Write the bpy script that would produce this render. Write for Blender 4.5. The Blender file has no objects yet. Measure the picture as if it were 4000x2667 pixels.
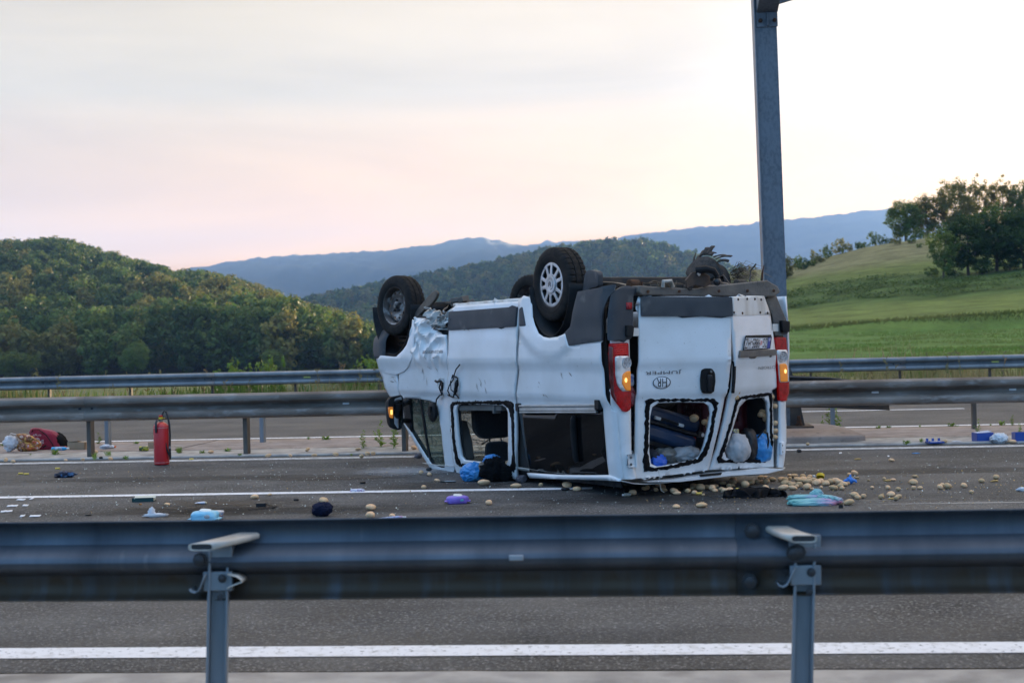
import bpy, bmesh, math, random
from mathutils import Vector, Matrix, noise, Euler
from mathutils.geometry import delaunay_2d_cdt
R=math.radians
sin,cos,pi=math.sin,math.cos,math.pi
random.seed(7)
scene=bpy.context.scene
COL=scene.collection
# ------------------------------------------------------------------ camera
CAMH=1.395; PITCH=-.00236; ROLL=-.02446
cam=bpy.data.cameras.new('camera'); camo=bpy.data.objects.new('camera',cam); COL.objects.link(camo)
cam.sensor_width=36; cam.lens=50; cam.clip_start=.1; cam.clip_end=30000
fw=Vector((0,cos(PITCH),sin(PITCH))); up0=Vector((0,-sin(PITCH),cos(PITCH))); r0=Vector((1,0,0))
rt=r0*cos(ROLL)+up0*sin(ROLL); up=r0*-sin(ROLL)+up0*cos(ROLL)
m=Matrix((rt,up,-fw)).transposed().to_4x4(); m.translation=(0,0,CAMH); camo.matrix_world=m
cam.dof.use_dof=True; cam.dof.focus_distance=13.3; cam.dof.aperture_fstop=3.5
scene.camera=camo
# ------------------------------------------------------------------ world, sun, exposure
SUN_AZ=R(25); SUN_EL=R(5.0)
w=bpy.data.worlds.new('World'); scene.world=w; w.use_nodes=True
nt=w.node_tree; nt.nodes.clear()
def nd(nt,t,**k):
    n=nt.nodes.new(t)
    for a,b in k.items():
        if a=='inp':
            for i,v in b.items(): n.inputs[i].default_value=v
        else: setattr(n,a,b)
    return n
out=nd(nt,'ShaderNodeOutputWorld'); bg=nd(nt,'ShaderNodeBackground',inp={'Strength':.15})
sky=nd(nt,'ShaderNodeTexSky',sky_type='NISHITA',sun_disc=False,sun_elevation=SUN_EL,sun_rotation=SUN_AZ,air_density=1.0,dust_density=.25,ozone_density=2.0,altitude=600)
# thin high cloud over the whole sky: dim and blue away from the sun, bright overhead and towards it, peach low on the sunset side
L=nt.links.new
sdir=Vector((sin(SUN_AZ)*cos(SUN_EL),cos(SUN_AZ)*cos(SUN_EL),sin(SUN_EL)))
tc=nd(nt,'ShaderNodeTexCoord'); G=tc.outputs['Generated']; sx=nd(nt,'ShaderNodeSeparateXYZ'); L(G,sx.inputs[0])
dp=nd(nt,'ShaderNodeVectorMath',operation='DOT_PRODUCT'); dp.inputs[1].default_value=sdir; L(G,dp.inputs[0])
hf=nd(nt,'ShaderNodeMath',operation='MULTIPLY_ADD',inp={1:.5,2:.5}); L(dp.outputs['Value'],hf.inputs[0])
rp=nd(nt,'ShaderNodeValToRGB'); e=rp.color_ramp.elements
SKYC=[(.0,(.30,.74,1.40)),(.30,(.46,.84,1.36)),(.50,(1.10,1.10,1.20)),(.64,(1.42,1.24,1.12)),(.80,(.93,.77,.52)),(.90,(1.14,.92,.58)),(.97,(1.40,1.13,.78)),(1.0,(2.1,1.8,1.45))]
for i,(ps,c) in enumerate(SKYC):
    if i<2: e[i].position=ps; e[i].color=(*c,1)
    else: q=e.new(ps); q.color=(*c,1)
L(hf.outputs[0],rp.inputs[0])
lo1=nd(nt,'ShaderNodeMapRange',inp={1:.03,2:.17,3:1.0,4:.0}); L(sx.outputs[2],lo1.inputs[0]); lo2=nd(nt,'ShaderNodeMapRange',inp={1:.2,2:.8}); L(dp.outputs['Value'],lo2.inputs[0])
lo=nd(nt,'ShaderNodeMath',operation='MULTIPLY'); L(lo1.outputs[0],lo.inputs[0]); L(lo2.outputs[0],lo.inputs[1])
pe=nd(nt,'ShaderNodeMix',data_type='RGBA',blend_type='MULTIPLY'); pe.inputs[7].default_value=(2.35,1.32,.06,1); L(lo.outputs[0],pe.inputs[0]); L(rp.outputs[0],pe.inputs[6])
zf=nd(nt,'ShaderNodeMapRange',inp={1:.1,2:1.0,3:1.0,4:1.55}); L(sx.outputs[2],zf.inputs[0])
mp=nd(nt,'ShaderNodeMapping',inp={'Scale':(1.0,1.0,7.5),'Rotation':(R(3),R(-5),R(20))}); n1=nd(nt,'ShaderNodeTexNoise',inp={'Scale':2.2,'Detail':8.0,'Roughness':.56,'Distortion':.7}); L(G,mp.inputs[0]); L(mp.outputs[0],n1.inputs['Vector'])
st=nd(nt,'ShaderNodeMapRange',inp={1:.35,2:.72,3:.90,4:1.18}); L(n1.outputs[0],st.inputs[0])
zs=nd(nt,'ShaderNodeMath',operation='MULTIPLY'); L(zf.outputs[0],zs.inputs[0]); L(st.outputs[0],zs.inputs[1])
vc=nd(nt,'ShaderNodeVectorMath',operation='SCALE'); L(pe.outputs[2],vc.inputs[0]); L(zs.outputs[0],vc.inputs['Scale'])
mixc=nd(nt,'ShaderNodeMix',data_type='RGBA',inp={0:.975}); L(sky.outputs[0],mixc.inputs[6]); L(vc.outputs[0],mixc.inputs[7])
L(mixc.outputs[2],bg.inputs[0]); L(bg.outputs[0],out.inputs[0])
sl=bpy.data.lights.new('sun','SUN'); sl.energy=5.0; sl.angle=R(1.0); sl.color=(1,.77,.50)
so=bpy.data.objects.new('sun',sl); COL.objects.link(so)
sdir=Vector((sin(SUN_AZ)*cos(SUN_EL),cos(SUN_AZ)*cos(SUN_EL),sin(SUN_EL)))
so.rotation_euler=sdir.to_track_quat('Z','Y').to_euler(); so.location=(30,60,60)
scene.view_settings.view_transform='Standard'; scene.view_settings.look='None'; scene.view_settings.gamma=1
scene.view_settings.exposure=2.35
scene.render.engine='CYCLES'
cy=scene.cycles; cy.use_denoising=True; cy.max_bounces=6; cy.diffuse_bounces=3; cy.glossy_bounces=3; cy.transmission_bounces=6; cy.transparent_max_bounces=12; cy.volume_bounces=1
cy.caustics_reflective=False; cy.caustics_refractive=False
try: cy.sample_clamp_indirect=8
except Exception: pass
# ------------------------------------------------------------------ helpers
def obj(name,me,mat=None,parent=None,loc=None,rot=None,scale=None):
    o=bpy.data.objects.new(name,me); COL.objects.link(o)
    if mat is not None and me is not None and not me.materials:
        for q in (mat if isinstance(mat,(list,tuple)) else [mat]): me.materials.append(q)
    if parent is not None: o.parent=parent
    if loc is not None: o.location=loc
    if rot is not None: o.rotation_euler=rot
    if scale is not None: o.scale=scale
    return o
def tag(o,label=None,cat=None,group=None,kind=None):
    if label: o['label']=label
    if cat: o['category']=cat
    if group: o['group']=group
    if kind: o['kind']=kind
    return o
def empty(name,loc=(0,0,0),rz=0,label=None,cat=None,group=None):
    o=bpy.data.objects.new(name,None); COL.objects.link(o); o.location=loc; o.rotation_euler=(0,0,rz); o.empty_display_size=.2
    return tag(o,label,cat,group)
def cp(o,parent=None,**k):
    c=o.copy(); COL.objects.link(c); c.parent=parent
    for a,b in k.items(): setattr(c,a,b)
    return c
def copy_tree(o,parent=None):
    c=cp(o,parent)
    for ch in [x for x in bpy.data.objects if x.parent==o]: copy_tree(ch,c)
    return c
def smooth(me,ang=35):
    for p in me.polygons: p.use_smooth=True
    if ang is not None:
        try: me.set_sharp_from_angle(angle=R(ang))
        except Exception: pass
    return me
class MB:
    def __init__(s): s.v=[]; s.f=[]; s.mi=[]; s.cur=0
    def add(s,vs,fs):
        b=len(s.v); s.v+= [tuple(v) for v in vs]; s.f+=[tuple(i+b for i in f) for f in fs]; s.mi+=[s.cur]*len(fs); return s
    def box(s,c,d,rot=None,taper=1.0):
        x,y,z=d[0]/2,d[1]/2,d[2]/2
        vs=[Vector((sx*x*(taper if sz>0 else 1),sy*y*(taper if sz>0 else 1),sz*z)) for sz in(-1,1) for sy in(-1,1) for sx in(-1,1)]
        if rot: 
            e=Euler(rot).to_matrix(); vs=[e@v for v in vs]
        vs=[v+Vector(c) for v in vs]
        return s.add(vs,[(0,2,3,1),(4,5,7,6),(0,1,5,4),(2,6,7,3),(0,4,6,2),(1,3,7,5)])
    def tube(s,pts,rad,n=8,cap=True,sq=1.0):
        pts=[Vector(p) for p in pts]; k=len(pts); rs=rad if isinstance(rad,(list,tuple)) else [rad]*k
        vs=[];prev=None
        for i,p in enumerate(pts):
            t=(pts[min(i+1,k-1)]-pts[max(i-1,0)]).normalized()
            if prev is None:
                a=Vector((0,0,1)) if abs(t.z)<.9 else Vector((1,0,0)); x=t.cross(a).normalized()
            else: x=(prev-t*prev.dot(t)).normalized()
            prev=x; y=t.cross(x)
            for j in range(n):
                q=2*pi*j/n; vs.append(p+(x*cos(q)+y*sin(q)*sq)*rs[i])
        fs=[(i*n+j,i*n+(j+1)%n,(i+1)*n+(j+1)%n,(i+1)*n+j) for i in range(k-1) for j in range(n)]
        if cap: fs+=[tuple(range(n-1,-1,-1)),tuple((k-1)*n+j for j in range(n))]
        return s.add(vs,fs)
    def lathe(s,prof,n=24,axis='Z',c=(0,0,0),cap=False):
        # prof: (r,h)
        vs=[];k=len(prof)
        for r,hh in prof:
            for j in range(n):
                q=2*pi*j/n;x,y=r*cos(q),r*sin(q)
                vs.append({'Z':(x,y,hh),'Y':(x,hh,-y),'X':(hh,x,y)}[axis])
        vs=[Vector(v)+Vector(c) for v in vs]
        fs=[(i*n+j,i*n+(j+1)%n,(i+1)*n+(j+1)%n,(i+1)*n+j) for i in range(k-1) for j in range(n)]
        if cap: fs+=[tuple(range(n-1,-1,-1)),tuple((k-1)*n+j for j in range(n))]
        return s.add(vs,fs)
    def prism(s,poly,fmap,d):
        # poly in 2D; fmap(a,b,t) with t in 0..1 depth
        n=len(poly); vs=[fmap(a,b,0) for a,b in poly]+[fmap(a,b,d) for a,b in poly]
        return s.add(vs,[tuple(range(n-1,-1,-1)),tuple(range(n,2*n))]+[(i,(i+1)%n,n+(i+1)%n,n+i) for i in range(n)])
    def extrude_x(s,prof,x0,x1,closed=False,seg=1):
        n=len(prof); vs=[(x0+(x1-x0)*i/seg,a,b) for i in range(seg+1) for a,b in prof]
        e=n if closed else n-1
        return s.add(vs,[(i*n+j,i*n+(j+1)%n,(i+1)*n+(j+1)%n,(i+1)*n+j) for i in range(seg) for j in range(e)])
    def mesh(s,name,ang=35,fix=True,sm=True):
        me=bpy.data.meshes.new(name); me.from_pydata(s.v,[],s.f); 
        if any(s.mi): me.polygons.foreach_set('material_index',s.mi)
        if fix:
            b=bmesh.new(); b.from_mesh(me); bmesh.ops.recalc_face_normals(b,faces=b.faces); b.to_mesh(me); b.free()
        me.update()
        if sm: smooth(me,ang)
        return me
    def build(s,name,mat,parent=None,ang=35,fix=True,bevel=0,thick=0,**k):
        o=obj(name,s.mesh(name,ang,fix),mat,parent,**k)
        if thick:
            q=o.modifiers.new('solid','SOLIDIFY'); q.thickness=thick; q.offset=0
        if bevel:
            q=o.modifiers.new('bevel','BEVEL'); q.width=bevel; q.segments=2; q.limit_method='ANGLE'; q.angle_limit=R(40)
        return o
def pip(p,poly):
    x,y=p;c=False;n=len(poly);j=n-1
    for i in range(n):
        a,b=poly[i];d,e=poly[j]
        if (b>y)!=(e>y) and x<(d-a)*(y-b)/(e-b+1e-12)+a: c=not c
        j=i
    return c
def dens(poly,step,jag=0,seed=0):
    o=[];n=len(poly)
    for i in range(n):
        a=Vector(poly[i]);b=Vector(poly[(i+1)%n]);k=max(1,int((b-a).length/step))
        for j in range(k):
            p=a.lerp(b,j/k)
            if jag:
                t=(b-a).normalized(); nn=Vector((-t.y,t.x)); p=p+nn*jag*(noise.noise(Vector((p.x*40+seed,p.y*40,seed)))+1.1*noise.noise(Vector((p.x*150+seed,p.y*150,seed))))
            o.append((p.x,p.y))
    return o
def rnd(poly,r=.03,k=3):
    # round the corners of a polygon
    o=[];n=len(poly)
    for i in range(n):
        p=Vector(poly[i]);a=Vector(poly[i-1])-p;b=Vector(poly[(i+1)%n])-p
        d=min(r,a.length*.45,b.length*.45);A=p+a.normalized()*d;B=p+b.normalized()*d
        for j in range(k+1):
            t=j/k;q=A*(1-t)**2+p*2*t*(1-t)+B*t*t;o.append((q.x,q.y))
    return o
def panel_mesh(name,outline,holes,fmap,step=.06,jag=0,seed=0,flip=True,ang=40):
    loops=[dens(outline,step,jag,seed)]+[dens(hh,min(step,.04),jag,seed+3) for hh in holes]
    vs=[];es=[]
    for lp in loops:
        b=len(vs);vs+=[Vector(p) for p in lp];es+=[(b+i,b+(i+1)%len(lp)) for i in range(len(lp))]
    xs=[p[0] for p in loops[0]];ys=[p[1] for p in loops[0]]
    bd=[Vector(p) for lp in loops for p in lp]
    x=min(xs)+step*.5
    while x<max(xs):
        y=min(ys)+step*.5
        while y<max(ys):
            p=(x,y)
            if pip(p,loops[0]) and not any(pip(p,q) for q in loops[1:]):
                pv=Vector(p)
                if min((pv-q).length_squared for q in bd)>(step*.4)**2: vs.append(pv)
            y+=step
        x+=step
    r=delaunay_2d_cdt(vs,es,[],0,1e-5)
    V2=r[0];F=[]
    for f in r[2]:
        c=sum((V2[i] for i in f),Vector((0,0)))/len(f)
        if pip(c,loops[0]) and not any(pip(c,q) for q in loops[1:]): F.append(tuple(reversed(f)) if flip else tuple(f))
    me=bpy.data.meshes.new(name); me.from_pydata([fmap(p.x,p.y) for p in V2],[],F)
    bm=bmesh.new();bm.from_mesh(me);bmesh.ops.delete(bm,geom=[v for v in bm.verts if not v.link_faces],context='VERTS');bm.to_mesh(me);bm.free()
    me.update(); return smooth(me,ang)
def panel(name,outline,holes,fmap,mat,parent,step=.06,thick=.004,jag=0,seed=0,flip=True,bevel=0,ang=40):
    o=obj(name,panel_mesh(name,outline,holes,fmap,step,jag,seed,flip,ang),mat,parent)
    if thick:
        q=o.modifiers.new('solid','SOLIDIFY'); q.thickness=thick; q.offset=-1
    if bevel:
        q=o.modifiers.new('bevel','BEVEL'); q.width=bevel; q.segments=2; q.limit_method='ANGLE'; q.angle_limit=R(50)
    return o
def itp(x,xs,ys):
    if x<=xs[0]: return ys[0]
    for i in range(1,len(xs)):
        if x<=xs[i]:
            return ys[i-1]+(ys[i]-ys[i-1])*(x-xs[i-1])/(xs[i]-xs[i-1])
    return ys[-1]
def sst(a,b,x):
    t=max(0,min(1,(x-a)/(b-a))); return t*t*(3-2*t)
def fbm(x,y,z=0,o=4): return noise.fractal(Vector((x,y,z)),1.0,2.0,o)
# ------------------------------------------------------------------ materials
MATS={}
def mat(name,col,rough=.6,metal=0,col2=None,ns=6,lo=.4,hi=.62,nd_=5,bump=0,bs=60,spec=.5,coat=0,emit=None,es=0,trans=0,ior=1.45,stretch=None,col3=None,ns3=1,lo3=.5,hi3=.7,sheen=0,dist=0,rvar=0,alpha=1,obvar=0,sss=0):
    if name in MATS: return MATS[name]
    m=bpy.data.materials.new(name); m.use_nodes=True; t=m.node_tree; L=t.links.new
    p=t.nodes['Principled BSDF']
    p.inputs['Base Color'].default_value=(*col,1); p.inputs['Roughness'].default_value=rough; p.inputs['Metallic'].default_value=metal
    p.inputs['Specular IOR Level'].default_value=spec; p.inputs['Coat Weight'].default_value=coat; p.inputs['Coat Roughness'].default_value=.15
    p.inputs['IOR'].default_value=ior; p.inputs['Transmission Weight'].default_value=trans; p.inputs['Alpha'].default_value=alpha
    if sheen: p.inputs['Sheen Weight'].default_value=sheen
    if emit: p.inputs['Emission Color'].default_value=(*emit,1); p.inputs['Emission Strength'].default_value=es
    tc=t.nodes.new('ShaderNodeTexCoord'); src=tc.outputs['Object']
    if stretch:
        mpn=t.nodes.new('ShaderNodeMapping'); mpn.inputs['Scale'].default_value=stretch; L(src,mpn.inputs[0]); src=mpn.outputs[0]
    def ns_(sc,det,dd=0):
        n=t.nodes.new('ShaderNodeTexNoise'); n.inputs['Scale'].default_value=sc; n.inputs['Detail'].default_value=det; n.inputs['Distortion'].default_value=dd; L(src,n.inputs['Vector']); return n.outputs[0]
    def mr(s,a,b):
        n=t.nodes.new('ShaderNodeMapRange'); n.inputs[1].default_value=a; n.inputs[2].default_value=b; L(s,n.inputs[0]); return n.outputs[0]
    cur=None
    if col2:
        f=mr(ns_(ns,nd_,dist),lo,hi); x=t.nodes.new('ShaderNodeMix'); x.data_type='RGBA'; x.inputs[6].default_value=(*col,1); x.inputs[7].default_value=(*col2,1); L(f,x.inputs[0]); cur=x.outputs[2]
        if rvar:
            k=t.nodes.new('ShaderNodeMath'); k.operation='MULTIPLY_ADD'; k.inputs[1].default_value=rvar; k.inputs[2].default_value=rough; L(f,k.inputs[0]); L(k.outputs[0],p.inputs['Roughness'])
    if col3:
        f=mr(ns_(ns3,4),lo3,hi3); x=t.nodes.new('ShaderNodeMix'); x.data_type='RGBA'; x.inputs[7].default_value=(*col3,1); L(f,x.inputs[0])
        if cur: L(cur,x.inputs[6])
        else: x.inputs[6].default_value=(*col,1)
        cur=x.outputs[2]
    if obvar:
        oi=t.nodes.new('ShaderNodeObjectInfo'); hs=t.nodes.new('ShaderNodeHueSaturation')
        a=t.nodes.new('ShaderNodeMath'); a.operation='MULTIPLY_ADD'; a.inputs[1].default_value=obvar; a.inputs[2].default_value=1-obvar*.5; L(oi.outputs['Random'],a.inputs[0]); L(a.outputs[0],hs.inputs['Value'])
        a2=t.nodes.new('ShaderNodeMath'); a2.operation='MULTIPLY_ADD'; a2.inputs[1].default_value=-obvar*.025; a2.inputs[2].default_value=.5+obvar*.012; L(oi.outputs['Random'],a2.inputs[0]); L(a2.outputs[0],hs.inputs['Hue'])
        if cur: L(cur,hs.inputs['Color'])
        else: hs.inputs['Color'].default_value=(*col,1)
        cur=hs.outputs[0]
    if cur: L(cur,p.inputs['Base Color'])
    if bump:
        bn=t.nodes.new('ShaderNodeBump'); bn.inputs['Strength'].default_value=bump; bn.inputs['Distance'].default_value=.02; L(ns_(bs,4),bn.inputs['Height']); L(bn.outputs[0],p.inputs['Normal'])
    MATS[name]=m; return m
def leafmat(name,col,col2,tr=.35,obvar=.38,ns=.5):
    m=mat(name,col,.65,col2=col2,ns=ns,nd_=3,lo=.38,hi=.62,spec=.25,obvar=obvar); t=m.node_tree; p=t.nodes['Principled BSDF']; o=t.nodes['Material Output']
    tl=t.nodes.new('ShaderNodeBsdfTranslucent'); mx=t.nodes.new('ShaderNodeMixShader'); mx.inputs[0].default_value=tr
    s=p.inputs['Base Color'].links[0].from_socket; t.links.new(s,tl.inputs[0]); t.links.new(p.outputs[0],mx.inputs[1]); t.links.new(tl.outputs[0],mx.inputs[2]); t.links.new(mx.outputs[0],o.inputs[0])
    return m
# ------------------------------------------------------------------ setting
RA=.0831                                   # the road runs along local x, turned by RA
RN=(sin(RA),cos(RA))
def rd(x,b,z=0): return Vector((x*cos(RA)+b*sin(RA),-x*sin(RA)+b*cos(RA),z))
def asphalt(name,base,dark,light,stain=True):
    m=bpy.data.materials.new(name); m.use_nodes=True; t=m.node_tree; L=t.links.new; p=t.nodes['Principled BSDF']; p.inputs['Specular IOR Level'].default_value=.35
    tc=t.nodes.new('ShaderNodeTexCoord'); S=tc.outputs['Object']
    def noi(sc,det=3,ro=.6,vec=None,dist=0):
        n=t.nodes.new('ShaderNodeTexNoise'); n.inputs['Scale'].default_value=sc; n.inputs['Detail'].default_value=det; n.inputs['Roughness'].default_value=ro; n.inputs['Distortion'].default_value=dist; L(vec or S,n.inputs['Vector']); return n.outputs[0]
    def mr(s,a,b,c=0,d=1):
        n=t.nodes.new('ShaderNodeMapRange'); n.inputs[1].default_value=a; n.inputs[2].default_value=b; n.inputs[3].default_value=c; n.inputs[4].default_value=d; L(s,n.inputs[0]); return n.outputs[0]
    def mx(f,a,b,mode='MIX'):
        n=t.nodes.new('ShaderNodeMix'); n.data_type='RGBA'; n.blend_type=mode
        if hasattr(f,'name'): L(f,n.inputs[0])
        else: n.inputs[0].default_value=f
        for i,q in ((6,a),(7,b)):
            if isinstance(q,tuple): n.inputs[i].default_value=(*q,1)
            else: L(q,n.inputs[i])
        return n.outputs[2]
    vo=t.nodes.new('ShaderNodeTexVoronoi'); vo.inputs['Scale'].default_value=70; L(S,vo.inputs['Vector'])
    sep=t.nodes.new('ShaderNodeSeparateColor'); L(vo.outputs['Color'],sep.inputs[0])
    c=mx(mr(sep.outputs[0],.25,1.0),dark,base); c=mx(mr(sep.outputs[1],.80,1.0),c,light)
    c=mx(mr(vo.outputs['Distance'],.25,.62),c,(dark[0]*.35,dark[1]*.35,dark[2]*.35))
    c=mx(mr(noi(42,2),.56,.70,0,.5),c,light); c=mx(mr(noi(26,3),.34,.5,.75,0),c,dark)
    c=mx(mr(noi(.9,5),.35,.7,0,.45),c,(base[0]*1.3,base[1]*1.26,base[2]*1.2))
    mp=t.nodes.new('ShaderNodeMapping'); mp.inputs['Scale'].default_value=(.07,1.1,1); L(S,mp.inputs[0])
    c=mx(mr(noi(1.3,5,.6,mp.outputs[0]),.46,.66,0,.55),c,(dark[0]*.8,dark[1]*.78,dark[2]*.75))
    if stain:
        c=mx(mr(noi(.55,4,.65,None,.6),.58,.70,0,.4),c,(.055,.05,.046))
    L(c,p.inputs['Base Color'])
    r=mr(noi(.7,4),.3,.7,.62,.88); L(r,p.inputs['Roughness'])
    bn=t.nodes.new('ShaderNodeBump'); bn.inputs['Strength'].default_value=.75; bn.inputs['Distance'].default_value=.006; L(vo.outputs['Distance'],bn.inputs['Height']); bn.invert=True; L(bn.outputs[0],p.inputs['Normal'])
    return m
ASPH=asphalt('asphalt_worn',(.148,.149,.152),(.042,.043,.045),(.38,.37,.36))
ASPH2=asphalt('asphalt_far',(.125,.122,.120),(.085,.082,.080),(.20,.19,.185),False)
LINE=mat('road_paint',(.78,.78,.80),.7,col2=(.55,.54,.53),ns=14,lo=.5,hi=.75,nd_=6,col3=(.14,.135,.13),ns3=36,lo3=.60,hi3=.70,bump=.2,bs=80)
LINEO=mat('road_paint_old',(.60,.60,.60),.75,col2=(.36,.35,.34),ns=9,lo=.42,hi=.68,nd_=6,col3=(.12,.115,.11),ns3=30,lo3=.58,hi3=.66)
CONC=mat('concrete',(.36,.295,.255),.85,col2=(.26,.205,.175),ns=3.5,lo=.35,hi=.65,nd_=8,bump=.35,bs=70,col3=(.14,.115,.10),ns3=11,lo3=.58,hi3=.78)
CONCG=mat('concrete_grey',(.43,.41,.385),.85,col2=(.31,.295,.28),ns=5,nd_=8,bump=.3,bs=90,col3=(.13,.12,.11),ns3=2.2,lo3=.55,hi3=.8)
def road_sheet(name,b0,b1,z,mt,x0=-260,x1=260,z1=None,zb=None):
    mb=MB(); z1=z if z1 is None else z1
    mb.add([(x0,b0,z),(x1,b0,z),(x1,b1,z1),(x0,b1,z1)],[(0,1,2,3)])
    o=mb.build(name,mt,fix=False); o.rotation_euler=(0,0,-RA); return tag(o,kind='structure')
road_sheet('road',5.955,17.36,0,ASPH); road_sheet('opposite_road',20.06,31.6,.028,ASPH2)
# crumbled asphalt edge and kerbs
def strip(name,prof,mt,x0=-120,x1=120,seg=1,jit=0,piece=None,gap=.012,kind='structure'):
    root=None
    if piece is None:
        mb=MB(); mb.extrude_x(prof,x0,x1,False,seg)
        if jit: mb.v=[(x,y+jit*noise.noise(Vector((x*3,y*9,1))),z+jit*.5*noise.noise(Vector((x*2,y*5,7)))) for x,y,z in mb.v]
        root=mb.build(name,mt,ang=30); root.rotation_euler=(0,0,-RA); return tag(root,kind=kind)
KERB=[(5.05,-.2),(5.05,.02),(5.80,.025),(5.86,.018),(5.875,-.02),(5.875,-.2)]
strip('kerb',KERB,CONCG,x0=-30,x1=30,seg=160,jit=.012)
strip('soil_joint',[(5.84,-.012),(5.97,-.004),(5.975,-.1)],mat('soil',(.03,.026,.022),.95,col2=(.05,.045,.03),ns=6,bump=.8,bs=30),x0=-30,x1=30,seg=160,jit=.02)
strip('verge',[(-40,-.02),(5.05,.0)],mat('gravel_verge',(.16,.15,.12),.9,col2=(.07,.09,.04),ns=2,bump=.6,bs=40),seg=2)
CH=[(17.36,-.1),(17.365,.012),(17.40,.028),(17.52,.022),(18.02,.045),(18.04,.04),(18.045,-.1)]
strip('drainage_channel',CH,CONCG,x0=-40,x1=40,seg=160,jit=.012)
# reserve slabs: each poured slab is a piece
res=empty('central_reserve',rz=-RA); res['kind']='structure'
random.seed(3)
x=-42.0
while x<42:
    wd=4.0+random.uniform(-.3,.3); mb=MB(); z=.05+random.uniform(-.006,.006)
    mb.extrude_x([(18.08,-.1),(18.085,z-.01),(18.12,z),(19.97,.036),(20.02,.03),(20.02,-.1)],x+.012,x+wd-.012,False,16)
    mb.v=[(a,b+.018*noise.noise(Vector((a*3,b*3,2))),c+.008*noise.noise(Vector((a*2,b*2,4)))) for a,b,c in mb.v]
    mb.build('slab',CONC,res,ang=30); x+=wd
strip('soil_joint',[(18.03,.012),(18.1,.012)],mat('soil',(.035,.028,.02),.95,col2=(.06,.06,.03),ns=6,bump=.8,bs=30),x0=-42,x1=42)
strip('soil_joint',[(20.0,.022),(20.07,.022)],MATS['soil'],x0=-42,x1=42)
def line(name,b,wd,z,segs,mt=LINE):
    for x0,x1 in segs:
        mb=MB(); n=max(2,int((x1-x0)/.5)); hw=wd/2
        vs=[];fs=[]
        for i in range(n+1):
            x=x0+(x1-x0)*i/n; e=.006*noise.noise(Vector((x*2.1,b,0))); e2=.006*noise.noise(Vector((x*2.3,b,9)))
            vs+=[(x,b-hw+e,z),(x,b+hw+e2,z)]
        fs=[(2*i,2*i+2,2*i+3,2*i+1) for i in range(n)]
        mb.add(vs,fs); o=mb.build(name,mt,fix=False); o.rotation_euler=(0,0,-RA); tag(o,kind='structure')
line('edge_line',6.325,.215,.004,[(-120,120)]); line('edge_line',9.3,.2,.004,[(-120,120)])
line('lane_line',13.05,.17,.004,[(-29.3,-23.3),(-11.3,-.38),(11.62,17.62)])
line('edge_line',16.93,.24,.004,[(-120,120)],LINEO)
line('edge_line',20.25,.20,.032,[(-120,120)],LINE); line('lane_line',24.4,.17,.032,[(-18.3,-12.3),(-.3,5.55),(11.6,17.6)]); line('edge_line',28.3,.2,.032,[(-120,120)])
# terrain
def Zright(a,Y):
    k=itp(a,[.0,.2,.228,.254,.268,.36,.44,.62,.85,1.3],[.5,.79,.89,.98,1.0,1.14,2.0,2.1,.8,.15])  # unseen ridge right of frame: raised to shade the road, then dropped for light
    z=itp(Y,[33.5,38,60,90,90.6,110,150,200,240,400,800],[-.1,.5,.75,1.2,1.62,2.6,6.5,13,14.2,13,4])
    return z if Y<90 else 1.4+(z-1.4)*k+(.0 if Y<90 else itp(a,[.2,.36],[0,.6]))
def Zg(X,Y):
    b=X*RN[0]+Y*RN[1]
    if b<33.4: return -.12
    a=X/max(Y,1)
    zl=itp(b,[33.4,36,45,90,220],[-.1,-.25,-1.4,-3,-3])
    zr=Zright(a,b)
    wv=sst(-.06,.17,a)
    if Y>900: zr=zr+(-3-zr)*sst(900,1500,Y); 
    return zl+(zr-zl)*wv+.12*fbm(X*.05,Y*.05,3)*sst(40,90,b)*min(1,abs(zr)*.3)
def terrain(name,ys,cols,half,zf,colf,mt):
    vs=[];cs=[]
    for Y in ys:
        for i in range(cols+1):
            X=half(Y)*(2*i/cols-1); z=zf(X,Y); vs.append((X,Y,z)); cs.append(colf(X,Y,z) if colf else None)
    n=cols+1; fs=[(r*n+c,r*n+c+1,(r+1)*n+c+1,(r+1)*n+c) for r in range(len(ys)-1) for c in range(cols)]
    me=bpy.data.meshes.new(name); me.from_pydata(vs,[],fs); me.update(); smooth(me,None)
    if colf:
        at=me.color_attributes.new('Col','FLOAT_COLOR','POINT')
        for i,c in enumerate(cs): at.data[i].color=(*c,1)
    return tag(obj(name,me,mt),kind='structure')
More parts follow.
